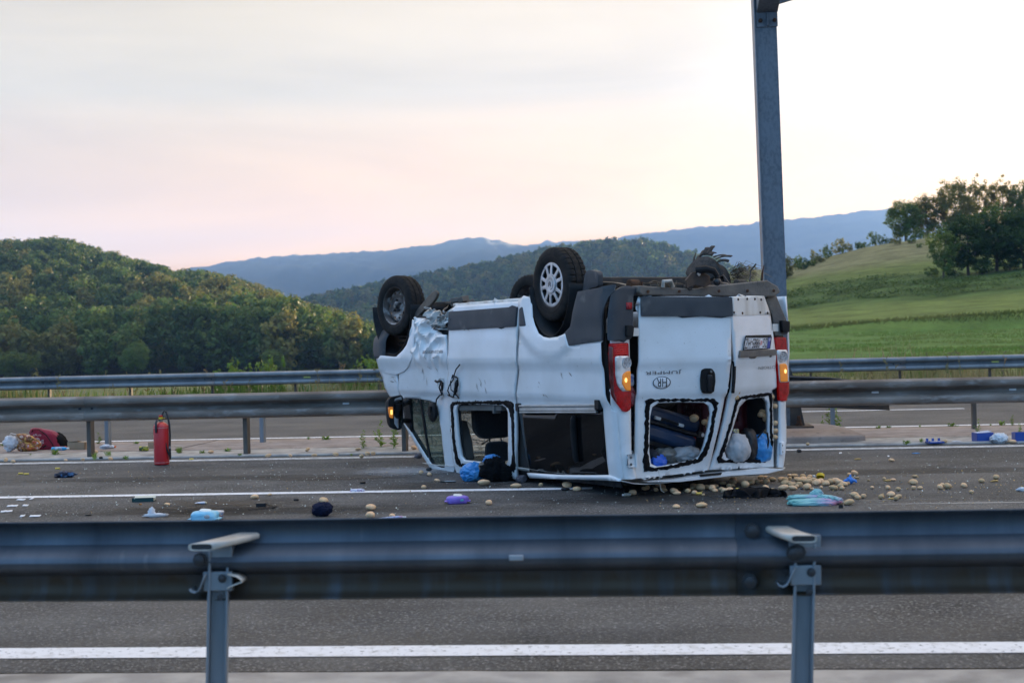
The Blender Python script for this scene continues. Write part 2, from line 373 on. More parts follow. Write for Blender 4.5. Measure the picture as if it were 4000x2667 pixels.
def groundmat(name,bs=8,bstr=.6):
    m=bpy.data.materials.new(name); m.use_nodes=True; t=m.node_tree; L=t.links.new; p=t.nodes['Principled BSDF']; p.inputs['Roughness'].default_value=.9; p.inputs['Specular IOR Level'].default_value=.15
    at=t.nodes.new('ShaderNodeVertexColor'); at.layer_name='Col'; tc=t.nodes.new('ShaderNodeTexCoord')
    def noi(sc,d):
        n=t.nodes.new('ShaderNodeTexNoise'); n.inputs['Scale'].default_value=sc; n.inputs['Detail'].default_value=d; n.inputs['Roughness'].default_value=.7; L(tc.outputs['Object'],n.inputs['Vector']); return n.outputs[0]
    a=t.nodes.new('ShaderNodeMapRange'); a.inputs[1].default_value=.3; a.inputs[2].default_value=.72; a.inputs[3].default_value=.55; a.inputs[4].default_value=1.5; L(noi(.35,9),a.inputs[0])
    mu=t.nodes.new('ShaderNodeMix'); mu.data_type='RGBA'; mu.blend_type='MULTIPLY'; mu.inputs[0].default_value=1; L(at.outputs[0],mu.inputs[6]); L(a.outputs[0],mu.inputs[7])
    x=t.nodes.new('ShaderNodeMix'); x.data_type='RGBA'; x.inputs[7].default_value=(.16,.13,.05,1); L(mu.outputs[2],x.inputs[6])
    b=t.nodes.new('ShaderNodeMapRange'); b.inputs[1].default_value=.5; b.inputs[2].default_value=.75; b.inputs[4].default_value=.22; L(noi(1.7,6),b.inputs[0]); L(b.outputs[0],x.inputs[0]); L(x.outputs[2],p.inputs['Base Color'])
    bn=t.nodes.new('ShaderNodeBump'); bn.inputs['Strength'].default_value=bstr; bn.inputs['Distance'].default_value=.3; L(noi(bs,5),bn.inputs['Height']); L(bn.outputs[0],p.inputs['Normal'])
    return m
GM=groundmat('grassland')
MEAD=(.12,.205,.048); ROUGH=(.16,.205,.052); BRAK=(.075,.125,.034); DRY=(.215,.205,.10); VERGE=(.22,.19,.09); GREENH=(.13,.17,.045); VALL=(.05,.08,.022)
def mixc3(a,b,t): return tuple(x+(y-x)*t for x,y in zip(a,b))
def gcol(X,Y,z):
    b=X*RN[0]+Y*RN[1]; a=X/max(Y,1); nn=fbm(X*.06,Y*.06,1)
    c=mixc3(VERGE,MEAD,sst(35,39,b)); yy=b+nn*5
    c=mixc3(c,ROUGH,sst(89,92,b)); c=mixc3(c,BRAK,sst(112,120,yy)); c=mixc3(c,GREENH,sst(146,154,yy)); c=mixc3(c,DRY,sst(164,182,yy+12*fbm(X*.03,Y*.03,8)))
    l=mixc3(VERGE,VALL,sst(40,70,b))
    return mixc3(l,c,sst(-.02,.12,a))
ys=[-60,0,20]+[33+.5*i for i in range(16)]+[41+2*i for i in range(24)]+[89,90,91,92,93]+[95+2.2*i for i in range(70)]+[260,300,360,450,600,900,1500,3000,6000,9500]
terrain('ground',ys,180,lambda Y:70+abs(Y)*.75,Zg,gcol,GM)
# wooded hills and far mountains
def hill(E,Yc,Y0,Y1,dz,zb):
    def f(X,Y):
        a=X/Y; e=itp(a,*E); zc=1.4+e*Yc-dz
        n=fbm(X/Yc*9,Y/Yc*9,5)*.02*Yc*(.3+e*4)
        if Y<Yc: t=sst(Y0,Yc,Y)**.8
        else: t=1-sst(Yc,Y1,Y)
        return zb+(max(zc,zb)-zb)*t+n*t*(1-t)*4
    return f
def A(px): return (px-2000)/5556
def ELV(L): return [A(p) for p,_ in L],[(1320-.0245*(p-2000)-y)/5556 for p,y in L]
E1=ELV([(-1500,1060),(-400,990),(0,940),(250,930),(420,980),(700,1060),(800,1055),(1000,1110),(1180,1180),(1350,1235),(1450,1270),(1700,1340),(2100,1400)])
E2=ELV([(300,1300),(800,1230),(1020,1200),(1241,1165),(1445,1122),(1700,1076),(1870,1046),(2040,1003),(2211,973),(2381,957),(2551,961),(2636,986),(2806,1020),(2891,1054),(3100,1110),(3400,1170),(4200,1240)])
E3=ELV([(-1500,1250),(0,1150),(500,1100),(799,1046),(1020,1012),(1275,1000),(1530,981),(1700,964),(1803,940),(1888,935),(1973,956),(2075,969),(2250,985),(2500,1040),(2900,1120),(4000,1200)])
E4=ELV([(1200,1150),(1900,985),(2075,966),(2143,952),(2381,944),(2551,918),(2721,896),(2942,881),(3061,867),(3231,850),(3401,828),(3503,823),(3650,860),(3900,950),(4100,1000),(5000,1060)])
H1=hill(E1,520,225,900,10.5,-3.5); H2=hill(E2,1150,700,1700,12,-6); H3=hill(E3,4300,2600,5600,0,-20); H4=hill(E4,5400,3600,6300,0,-20)
HM=mat('forest_floor',(.02,.032,.012),.95,col2=(.035,.05,.016),ns=.05)
MM=mat('far_woodland',(.022,.04,.016),.95,col2=(.05,.065,.025),ns=.012,lo=.35,hi=.65,nd_=8,bump=.8,bs=.05)
def lin(a,b,n): return [a+(b-a)*i/n for i in range(n+1)]
terrain('forest_hill',lin(220,900,60),120,lambda Y:Y*.62,H1,None,HM)
terrain('wooded_hill',lin(700,1700,50),150,lambda Y:Y*.55,H2,None,HM)
def rough(H,amp,f): return lambda X,Y: H(X,Y)+amp*(noise.noise(Vector((X*f,Y*f,2)))+.6*noise.noise(Vector((X*f*2.7,Y*f*2.7,5))))
terrain('mountain',lin(2600,5600,60),420,lambda Y:Y*.5,rough(H3,9,.02),None,MM)
terrain('mountain',lin(3600,6300,50),420,lambda Y:Y*.5,rough(H4,10,.018),None,MM)
# haze: one closed box of even, pale air
hz=MB(); hz.box((0,3060,235),(9000,6540,500)); HZ=hz.build('haze',None)
hm=bpy.data.materials.new('haze_air'); hm.use_nodes=True; t=hm.node_tree; t.nodes.remove(t.nodes['Principled BSDF'])
pv=t.nodes.new('ShaderNodeVolumePrincipled'); pv.inputs['Density'].default_value=.00016; pv.inputs['Color'].default_value=(.30,.52,1.0,1); pv.inputs['Anisotropy'].default_value=0
t.links.new(pv.outputs[0],t.nodes['Material Output'].inputs['Volume']); HZ.data.materials.append(hm); tag(HZ,kind='stuff'); HZ['label']='thin bluish evening haze filling the valley air'
# ------------------------------------------------------------------ vegetation
def crown_mesh(name,seed,rx,rz,zc,nclump,nleaf,ls,shape=0,cr=.34):
    rg=random.Random(seed); vs=[];fs=[]
    for c in range(nclump):
        while True:
            p=Vector((rg.uniform(-1,1),rg.uniform(-1,1),rg.uniform(-1,1)))
            l=p.length
            if l<1 and l>.35*rg.random()+.25: break
        if shape==1: 
            k=(1-p.z)*.5; p=Vector((p.x*k*1.1,p.y*k*1.1,p.z))
        if shape==0 and p.z<-.5: p.x*=.85; p.y*=.85
        lump=1+.40*noise.noise(p*2.2+Vector((seed,0,0)))
        cc=Vector((p.x*rx*lump,p.y*rx*lump,zc+p.z*rz*lump)); R_=cr*rx*rg.uniform(.55,1.15)
        for i in range(nleaf):
            d=Vector((rg.gauss(0,1),rg.gauss(0,1),rg.gauss(0,1))).normalized()
            q=cc+d*R_*rg.uniform(.55,1.05)*Vector((1,1,.8)).length/1.62
            nrm=(d*1.0+Vector((rg.uniform(-.8,.8),rg.uniform(-.8,.8),rg.uniform(-.3,.9)))).normalized()
            a=nrm.orthogonal().normalized(); b=nrm.cross(a); th=rg.uniform(0,pi); a,b=a*cos(th)+b*sin(th),b*cos(th)-a*sin(th)
            s=ls*rg.uniform(.6,1.3); k=len(vs)
            vs+=[q-a*s,q-b*s*.55,q+a*s,q+b*s*.55]; fs.append((k,k+1,k+2,k+3))
    me=bpy.data.meshes.new(name); me.from_pydata(vs,[],fs); me.update(); return me
def trunk_mesh(name,seed,h,r,rx,nb=6):
    rg=random.Random(seed); mb=MB(); pts=[(0,0,-.3)];x=y=0
    for i in range(1,6):
        x+=rg.uniform(-.04,.04)*h; y+=rg.uniform(-.04,.04)*h; pts.append((x,y,h*i/5))
    mb.tube(pts,[r*(1.15-.18*i) for i in range(6)],7)
    for i in range(nb):
        k=rg.randint(2,4); p=Vector(pts[k]); an=rg.uniform(0,2*pi); e=p+Vector((cos(an)*rx*.75,sin(an)*rx*.75,h*rg.uniform(.18,.4))); mid=p.lerp(e,.5)+Vector((0,0,-.05*h))
        mb.tube([p,mid,e],[r*.45,r*.28,r*.08],5)
    return mb.mesh(name)
BARK=mat('bark',(.075,.055,.04),.9,col2=(.12,.10,.075),ns=9,bump=.5,bs=20)
LF=[leafmat('foliage_green',(.080,.145,.034),(.145,.185,.042)),leafmat('foliage_dark',(.042,.088,.025),(.078,.125,.034)),leafmat('foliage_olive',(.135,.155,.040),(.19,.175,.048)),leafmat('foliage_bright',(.13,.22,.04),(.18,.25,.06)),leafmat('foliage_yellow',(.20,.20,.05),(.18,.16,.042))]
def forest(name,pts,protos,mt,label):
    # pts: (x,y,z,scale,rz,variant); one object carrying all its trees as instances
    me=bpy.data.meshes.new(name); me.from_pydata([p[:3] for p in pts],[],[])
    for an,tp,k in (('sc','FLOAT',3),('rz','FLOAT',4),('vi','INT',5)):
        at=me.attributes.new(an,tp,'POINT')
        for i,p in enumerate(pts): at.data[i].value=p[k]
    o=obj(name,me,None); tag(o,label,None,None,'stuff')
    c=bpy.data.collections.new(name+'_kinds')
    for i,(pm,m_) in enumerate(protos):
        q=bpy.data.objects.new('%s_kind_%02d'%(name,i),pm); pm.materials.append(m_); c.objects.link(q)
    g=bpy.data.node_groups.new(name,'GeometryNodeTree'); g.interface.new_socket('Geometry',in_out='INPUT',socket_type='NodeSocketGeometry'); g.interface.new_socket('Geometry',in_out='OUTPUT',socket_type='NodeSocketGeometry')
    N=g.nodes.new; gi=N('NodeGroupInput'); go=N('NodeGroupOutput'); ci=N('GeometryNodeCollectionInfo'); ci.inputs['Collection'].default_value=c; ci.inputs['Separate Children'].default_value=True
    ip=N('GeometryNodeInstanceOnPoints'); ip.inputs['Pick Instance'].default_value=True
    def na(n,tp):
        q=N('GeometryNodeInputNamedAttribute'); q.data_type=tp; q.inputs[0].default_value=n; return q.outputs[0]
    cx=N('ShaderNodeCombineXYZ'); K=g.links.new
    K(na('rz','FLOAT'),cx.inputs[2]); K(gi.outputs[0],ip.inputs['Points']); K(ci.outputs[0],ip.inputs['Instance']); K(na('vi','INT'),ip.inputs['Instance Index']); K(cx.outputs[0],ip.inputs['Rotation']); K(na('sc','FLOAT'),ip.inputs['Scale']); K(ip.outputs[0],go.inputs[0])
    md=o.modifiers.new('trees','NODES'); md.node_group=g; return o
rg=random.Random(5)
fp=[(crown_mesh('forest_crown',20+i,3.1,4.3,5.6,70,34,.37,0,.31),LF[[0,1,2,0,1,4][i]]) for i in range(6)]
pts=[]
Y=232.0
while Y<640:
    st=4.3+Y*.0022
    X=-Y*.60
    while X<Y*.02:
        x=X+rg.uniform(-.45,.45)*st*1.2; y=Y+rg.uniform(-.45,.45)*st*1.2; z=H1(x,y)
        if z>-2.4 or y<330:
            nn=fbm(x*.012,y*.012,9); v=rg.choice([0,1,3,4]) if nn<.05 else rg.choice([0,2,5,3,2,1])
            if rg.random()<.35: v=rg.randrange(6)
            sc_=rg.uniform(.75,1.25)*(1+.15*noise.noise(Vector((x*.05,y*.05,0)))); mx_=(1.4+itp(x/y,*E1)*y-(z-.6))/10.0   # lower growth where the hill runs out
            sc_=min(sc_,mx_*rg.uniform(.88,1.04))
            if sc_>.25: pts.append((x,y,z-.6,sc_,rg.uniform(0,6.3),v))
        X+=st
    Y+=st*.9 if Y<520 else st*1.5
forest('forest',pts,fp,None,'dense mixed green and golden woodland covering the hill on the left')
n_for=len(pts)
fp2=[(crown_mesh('wood_crown',40+i,3.0,5.4,6.2,34,14,.85,0,.4),LF[[0,1,2,1][i]]) for i in range(4)]
pts=[]; Y=760.0
while Y<1240:
    st=8.5; X=-Y*.19
    while X<Y*.20:
        x=X+rg.uniform(-4,4); y=Y+rg.uniform(-5,5); z=H2(x,y)
        if z>2: pts.append((x,y,z-1,rg.uniform(.95,1.5),rg.uniform(0,6.3),rg.randrange(4)))
        X+=st
    Y+=10
forest('woodland',pts,fp2,None,'hazy wooded ridge rising behind the overturned van')
print('forest',n_for,len(pts))
CR=[crown_mesh('crown',60+i,2.7,3.5,4.6,260,40,.14,0,.24) for i in range(3)]+[crown_mesh('crown',70,2.4,3.7,4.8,160,36,.14,0,.23)]
TR=[trunk_mesh('trunk',80+i,6.2,.17,2.2) for i in range(3)]
BU=[crown_mesh('crown',90+i,1.1,1.0,1.0,30,28,.12,0,.36) for i in range(3)]
CO=crown_mesh('crown',99,1.5,3.4,3.4,120,22,.2,1,.16)
BT=trunk_mesh('trunk',88,1.1,.06,.6,4)
def tree(name,px,py,Y,w,hgt,kind,leaf,label,cat,group,zf=Zg):
    X=A(px)*Y; z=zf(X,Y)
    e=empty(name,(X,Y,z),rg.uniform(0,6.3),label,cat,group)
    cm,tm,bw,bh=(CR[kind],TR[kind%3],6.4,8.6) if kind<4 else ((BU[kind-4],BT,2.8,2.3) if kind<7 else (CO,TR[0],3.2,7.2))
    for nm,me,mt_ in (('trunk',tm,BARK),('crown',cm,leaf)):
        o=obj(nm,me,None,e,scale=(w/bw,w/bw,hgt/bh))
        if not me.materials: me.materials.append(mt_)
        o.material_slots[0].link='OBJECT'; o.material_slots[0].material=mt_
    return e
ZB=lambda x,y:(2900+x/1.96,650+y/1.96)
TL=[ # crown centre x, top y, bottom y (zoomed photograph), width, distance, kind, leaf, label
 (1550,425,855,200,136,3,0,'slender lighter green tree left of the big dark crown on the slope'),
 (1745,345,855,290,138,0,1,'broad dark green tree on the slope, left half of the big dark crown'),
 (1960,325,855,320,139,1,1,'broad dark green tree at the middle of the dark cluster on the slope'),
 (2170,345,850,300,137,2,1,'dark green tree cut by the right edge, lower on the slope'),
 (1270,250,600,240,204,0,0,'leftmost tall tree of the ridge-top group, dark green'),
 (1440,235,600,220,207,1,2,'second tree from the left in the ridge-top group'),
 (1650,150,610,250,205,2,2,'tallest backlit tree of the ridge-top group'),
 (1830,158,600,210,208,3,2,'backlit open-crowned tree right of the tallest ridge-top tree'),
 (2010,180,590,230,206,3,4,'thin golden backlit tree at the right end of the ridge-top group'),
 (2180,255,600,200,204,1,0,'ridge-top tree cut by the right edge of the picture'),
 (350,548,740,130,170,3,4,'golden-leaved small tree just right of the gantry post'),
]
for i,(cx,ty,by,wd,Y,k,lf,lb) in enumerate(TL):
    px,_=ZB(cx,0); hh=(by-ty)/1.96/5556*Y*.97; tree('tree',px,0,Y,wd/1.96/5556*Y*(1.5 if Y<150 else 1.4),hh,k,LF[lf],lb,'tree','trees on the right hillside')
BL=[(440,640,745,100,185,'pale'),(480,692,782,110,182,'rounded'),(578,652,758,110,188,'tall'),(662,645,752,90,192,'upright'),(765,578,695,130,195,'spiky'),(832,600,655,80,199,'reddish'),(900,578,638,60,203,'compact'),(1015,513,625,80,205,'pale upright'),(1088,533,615,85,205,'dark'),(935,603,655,100,203,'low'),(1150,563,610,80,205,'small'),(1200,592,665,90,192,'greyish'),(1310,592,665,90,190,'bushy'),(350,735,788,75,172,'low dark'),(85,722,815,80,178,'leafy'),(15,768,815,60,178,'tiny'),(1375,672,708,60,180,'little')]
BLAB=['pale green bush second right of the gantry post on the ridge','rounded dark bush in front of the pale bush near the gantry post','tall bush with golden top left of the upright sapling on the ridge','upright leafy sapling on the ridge midway between post and tree group','spiky brownish bush standing alone on the ridge skyline','low reddish bush just right of the spiky bush on the skyline','compact dark bush on the skyline left of the pale upright bush','pale upright bush on the skyline near the ridge-top trees','dark bush on the skyline right of the pale upright bush','low green bush under the compact skyline bush','small bush at the left foot of the ridge-top trees','greyish bush on the dry grass below the ridge-top trees','bushy shrub on the dry grass left of the slender tree','low dark bush at the foot of the ridge right of the post','leafy bush left of the gantry post','tiny bush farthest left of the gantry post','little bush on the dry slope above the bracken']
for i,((cx,ty,by,wd,Y,_),lb) in enumerate(zip(BL,BLAB)):
    px,_=ZB(cx,0); tree('bush',px,0,Y,wd/1.96/5556*Y*1.15,(by-ty)/1.96/5556*Y*1.15,4+i%3,LF[[0,1,2,0,2,4,1,0,1,0,1,2,0,1,2,0,0][i]],lb,'bush','bushes along the right ridge')
for i,(cx,by,wd,ht,Y,lb) in enumerate(((1380,600,110,90,200,'low scrub at the foot of the ridge-top trees, left end'),(1500,598,120,100,200,'low scrub at the foot of the ridge-top trees, second clump'),(1620,600,120,95,199,'dark scrub behind the slender tree on the slope'),(1460,840,120,70,141,'low scrub left of the slender tree on the slope'),(1640,850,150,110,137,'dense scrub between the slender tree and the dark trees'),(1850,855,170,120,137,'dense dark scrub under the broad dark trees'),(2060,855,170,120,138,'dense dark scrub under the dark trees near the right edge'),(540,735,70,45,185,'small low bush between the ridge bushes near the post'),(620,730,60,40,188,'small low bush left of the upright sapling'))):
    px,_=ZB(cx,0); tree('bush',px,0,Y,wd/1.96/5556*Y*1.3,ht/1.96/5556*Y*1.2,4+i%3,LF[[0,1,1,0,1,1,1,0,2][i]],lb,'bush','scrub on the right hillside')
Z1B=lambda x:x/1.47
for cx,wd,top,Y,k,lf,lb in ((350,280,215,232,2,4,'pale golden tree at the forest foot, broadest of the front row'),(555,150,165,230,3,3,'bright green rounded tree second in the row at the forest foot'),(775,150,150,226,1,3,'bright yellow-green tree third in the row at the forest foot'),(945,160,195,234,0,2,'greyish olive tree right of the yellow-green tree at the forest foot'),(1055,75,205,233,3,2,'narrow tall olive tree at the forest foot'),(1390,150,190,236,2,0,'rounded green tree at the forest foot near the van'),(90,230,125,224,1,0,'low green tree at the far left of the forest foot'),(1560,130,110,224,0,0,'low green tree at the forest foot closest to the van')):
    tree('tree',Z1B(cx),0,Y,wd/1.47/5556*Y*1.15,top/1.47/5556*Y*1.25,k,LF[lf],lb,'tree','trees at the foot of the forest')
for px,hh,Y,lb in ((1875,4.2,108,'narrow dark spruce behind the van, left of the two'),(1945,4.9,105,'wider dark spruce behind the van, right of the two')):
    X=A(px)*Y; tree('spruce',px,0,Y,2.6 if px>1900 else 1.7,hh,7,LF[1],lb,'spruce','spruces behind the van')
for px,Y,wd,hh,k,lb in ((905,36.2,1.1,1.5,4,'bright green bush behind the far guardrail, left of two'),(1015,36.5,1.0,1.45,5,'bright green bush behind the far guardrail, middle'),(1075,35.8,.7,1.6,6,'tall bright green shoots behind the far guardrail'),(1345,37,1.0,1.1,4,'low bright bush behind the far guardrail close to the van'),(1440,36.5,1.3,1.5,5,'green bush showing beside the van nose behind the rail')):
    tree('bush',px,0,Y,wd,hh,k,LF[3],lb,'bush','bushes behind the far guardrail',lambda X,Y:-.35)
# bracken on the right slope, tall dry grass behind the far rail, all past counting
def quads(name,gen,mt,label):
    vs=[];fs=[]
    for q in gen:
        k=len(vs); vs+=q; fs.append(tuple(range(k,k+len(q))))
    me=bpy.data.meshes.new(name); me.from_pydata(vs,[],fs); me.update(); o=obj(name,me,mt); return tag(o,label,None,None,'stuff')
def bracken():
    r=random.Random(8)
    for i in range(7000):
        Y=r.uniform(113,160); X=Y*r.uniform(.17,.42)
        if fbm(X*.10,Y*.16,21)<-.03 or Y+5*fbm(X*.06,Y*.06,1)+6*fbm(X*.2,Y*.2,4)>150-18*sst(.27,.34,X/Y) or Y+5*fbm(X*.06,Y*.06,1)<117: continue
        z=Zg(X,Y); s=r.uniform(.4,.8)*(1+.5*fbm(X*.3,Y*.3,5))
        for j in range(9):
            an=r.uniform(0,6.3); p=Vector((X+r.uniform(-.4,.4),Y+r.uniform(-.4,.4),z+r.uniform(.05,.55)*s)); d=Vector((cos(an),sin(an),r.uniform(-.3,.5)))*.22*s; n=Vector((-sin(an),cos(an),r.uniform(-.3,.3)))*.10*s
            yield [p-d*.3,p+n,p+d,p-n]
quads('bracken',bracken(),leafmat('fern',(.055,.12,.032),(.095,.15,.042),.3,0,.2),'dark green bracken covering the middle of the right hillside')
def tallgrass(cols,nblade,seed,b0,b1,hmin,hmax,x0,x1,wdt=.011):
    r=random.Random(seed)
    for i in range(nblade):
        x=r.uniform(x0,x1); b=r.uniform(b0,b1); p=rd(x,b); p.z=Zg(p.x,p.y)-.03; cl=.5+.9*max(0,.5+noise.noise(Vector((x*.35,b,seed))))
        hh=r.uniform(hmin,hmax)*cl; an=r.uniform(0,6.3); l=Vector((cos(an),sin(an),0))*hh*r.uniform(.05,.35); wv=Vector((1,0,0))*wdt*r.uniform(.7,1.6)
        m_=p+l*.35+Vector((0,0,hh*.6)); e=p+l+Vector((0,0,hh))
        yield [p-wv,p+wv,m_+wv*.8,e,m_-wv*.8]
def ledge():
    r=random.Random(14)
    for i in range(3600):
        X=r.uniform(10,46); b=r.gauss(90.7,.35); Y=(b-X*RN[0])/RN[1]; p=Vector((X,Y,Zg(X,Y)-.05)); hh=r.uniform(.12,.36); l=Vector((r.uniform(-.2,.2),-.12,hh)); wv=Vector((.03,0,0))
        yield [p-wv,p+wv,p+l]
def tufts():
    r=random.Random(23)
    for i in range(9500):
        b=36+53*r.random()**1.5; X=r.uniform(.16,.42)*b
        Y=(b-X*RN[0])/RN[1]
        if fbm(X*.15,Y*.15,31)<-.1: continue
        z=Zg(X,Y)-.01
        for k in range(3):
            p=Vector((X+r.uniform(-.15,.15),Y+r.uniform(-.15,.15),z)); hh=r.uniform(.04,.15); wv=Vector((r.uniform(.008,.02),0,0))
            yield [p-wv,p+wv,p+Vector((r.uniform(-.06,.06),r.uniform(-.05,.05),hh))]
quads('grass',tufts(),leafmat('meadow_tuft',(.15,.25,.05),(.22,.24,.07),.35,0,.25),'short uneven grass tufts of the mown meadow')
quads('grass',ledge(),leafmat('bank_grass',(.16,.20,.06),(.22,.22,.08),.3,0,.6),'rough uncut grass along the bank above the mown meadow')
quads('grass',tallgrass(0,9000,1,32.4,36.5,.18,.62,-24,22),leafmat('straw_grass',(.40,.32,.16),(.22,.24,.08),.3,0,.6),'tall dry straw-coloured grass along the far guardrail')
quads('grass',tallgrass(0,5500,2,33.0,37.5,.15,.6,-24,3,.02),leafmat('green_grass',(.15,.24,.05),(.10,.17,.04),.3,0,.6),'green weeds and grass mixed behind the far guardrail')
def stalks():
    r=random.Random(4)
    for i in range(200):
        x=r.uniform(-22,20); b=r.uniform(32.3,34.5); p=rd(x,b,-.1); hh=r.uniform(.45,1.0); l=Vector((r.uniform(-.1,.1),0,hh)); wv=Vector((.008,0,0))
        yield [p-wv,p+wv,p+l+wv*.5,p+l-wv*.5]
        for k in range(9):
            q=p+l*r.uniform(.5,1.0); an=r.uniform(0,6.3); d=Vector((cos(an)*.08,sin(an)*.05,r.uniform(.02,.09))); n=Vector((0,0,.022))
            yield [q,q+d*.5+n,q+d,q+d*.5-n]
quads('weed_stalks',stalks(),leafmat('seed_stalk',(.26,.17,.09),(.20,.19,.08),.2,0,.9),'brown seeding weed stalks standing along the far guardrail')
# ------------------------------------------------------------------ guardrails
GALV=mat('galvanised_dull',(.27,.29,.31),.5,.5,col2=(.18,.195,.215),ns=3,stretch=(1,1,.35),lo=.35,hi=.7,nd_=8,bump=.06,bs=30,rvar=.15,col3=(.29,.31,.33),ns3=14,lo3=.6,hi3=.8)
GALVD=mat('galvanised_dirty',(.27,.235,.205),.6,.2,col2=(.15,.118,.095),ns=2.5,stretch=(.6,1,1.5),lo=.35,hi=.65,nd_=8,bump=.06,bs=30,rvar=.15,col3=(.33,.32,.31),ns3=9,lo3=.55,hi3=.8)
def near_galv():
    # browner towards the bottom of the beam, broken into vertical streaks
    m=mat('galvanised_brown_low',(.115,.135,.165),.5,.7,col2=(.07,.084,.105),ns=2.5,stretch=(2.5,1,.25),lo=.35,hi=.7,nd_=8,bump=.05,bs=30,rvar=.15,col3=(.16,.18,.205),ns3=9,lo3=.66,hi3=.85)
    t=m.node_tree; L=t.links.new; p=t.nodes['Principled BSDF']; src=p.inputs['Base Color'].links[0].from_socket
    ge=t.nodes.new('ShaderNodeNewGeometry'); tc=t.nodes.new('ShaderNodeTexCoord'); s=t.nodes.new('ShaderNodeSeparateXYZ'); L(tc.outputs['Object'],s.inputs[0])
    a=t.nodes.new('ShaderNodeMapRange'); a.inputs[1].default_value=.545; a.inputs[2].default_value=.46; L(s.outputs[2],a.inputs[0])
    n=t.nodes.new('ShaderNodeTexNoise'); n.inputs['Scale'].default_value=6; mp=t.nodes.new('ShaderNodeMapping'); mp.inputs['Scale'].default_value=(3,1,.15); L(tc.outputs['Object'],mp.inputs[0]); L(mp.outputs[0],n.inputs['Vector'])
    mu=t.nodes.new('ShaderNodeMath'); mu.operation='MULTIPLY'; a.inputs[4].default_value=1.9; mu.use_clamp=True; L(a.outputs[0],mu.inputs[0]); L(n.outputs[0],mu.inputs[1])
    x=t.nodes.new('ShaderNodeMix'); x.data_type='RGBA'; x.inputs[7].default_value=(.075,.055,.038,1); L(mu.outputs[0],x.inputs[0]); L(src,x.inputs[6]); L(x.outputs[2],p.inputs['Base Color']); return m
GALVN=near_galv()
STEEL=mat('post_steel',(.26,.29,.32),.5,.7,col2=(.17,.195,.225),ns=6,bump=.05,bs=60,stretch=(1,1,.2))
RUST=mat('rust',(.10,.045,.022),.85,.2,col2=(.045,.028,.02),ns=18,bump=.4,bs=60)
STEELD=mat('post_steel_dirty',(.15,.13,.11),.65,.5,col2=(.085,.06,.045),ns=5,bump=.1,bs=60,stretch=(1,1,.3))
BOLT=mat('bolt_dark',(.06,.06,.065),.5,.7)
WREFL=mat('reflector_white',(.75,.75,.76),.4); YREFL=mat('reflector_yellow',(.7,.72,.2),.4)
def wprof(z0,sgn,y0,H=.31,D=.085):
    q=[(.045,.0),(.050,.004),(.066,.014),(.080,.030),(.085,.05),(.085,.075),(.078,.095),(.016,.128),(.004,.142),(.0,.155)]
    q=q+[(a,.31-b) for a,b in reversed(q[:-1])]
    return [(y0+sgn*a/.085*D,z0+b/.31*H) for a,b in q]
def bolt_at(mb,x,y,z,r=.017,d=.012,sg=-1):
    mb.lathe([(r*1.4,0),(r*1.4,sg*.004),(r,sg*.004),(r,sg*d),(r*.5,sg*d*1.2)],8,'Y',(x,y,z),True)
def rail(name,b,ztop,sgn,mt,x0,x1,secs,label,sag=None):
    # beam sections lap over each other like real ones; every section is a part
    e=empty(name,(0,0,0),-RA,label,'guardrail')
    edges=[x0]+secs+[x1]
    for i in range(len(edges)-1):
        a,c=edges[i],edges[i+1]; mb=MB(); off=.004*(i%2); n=max(4,int((c-a)/.25))
        mb.extrude_x(wprof(ztop-.31,sgn,b+sgn*off,D=.085 if sgn>0 else .11),a-.02,c+.15*(i<len(edges)-2),False,n)
        if sag: mb.v=[(x,y+sag(x,z)[0],z+sag(x,z)[1]) for x,y,z in mb.v]
        mb.build('beam',mt,e,ang=28,thick=.004)
    return e
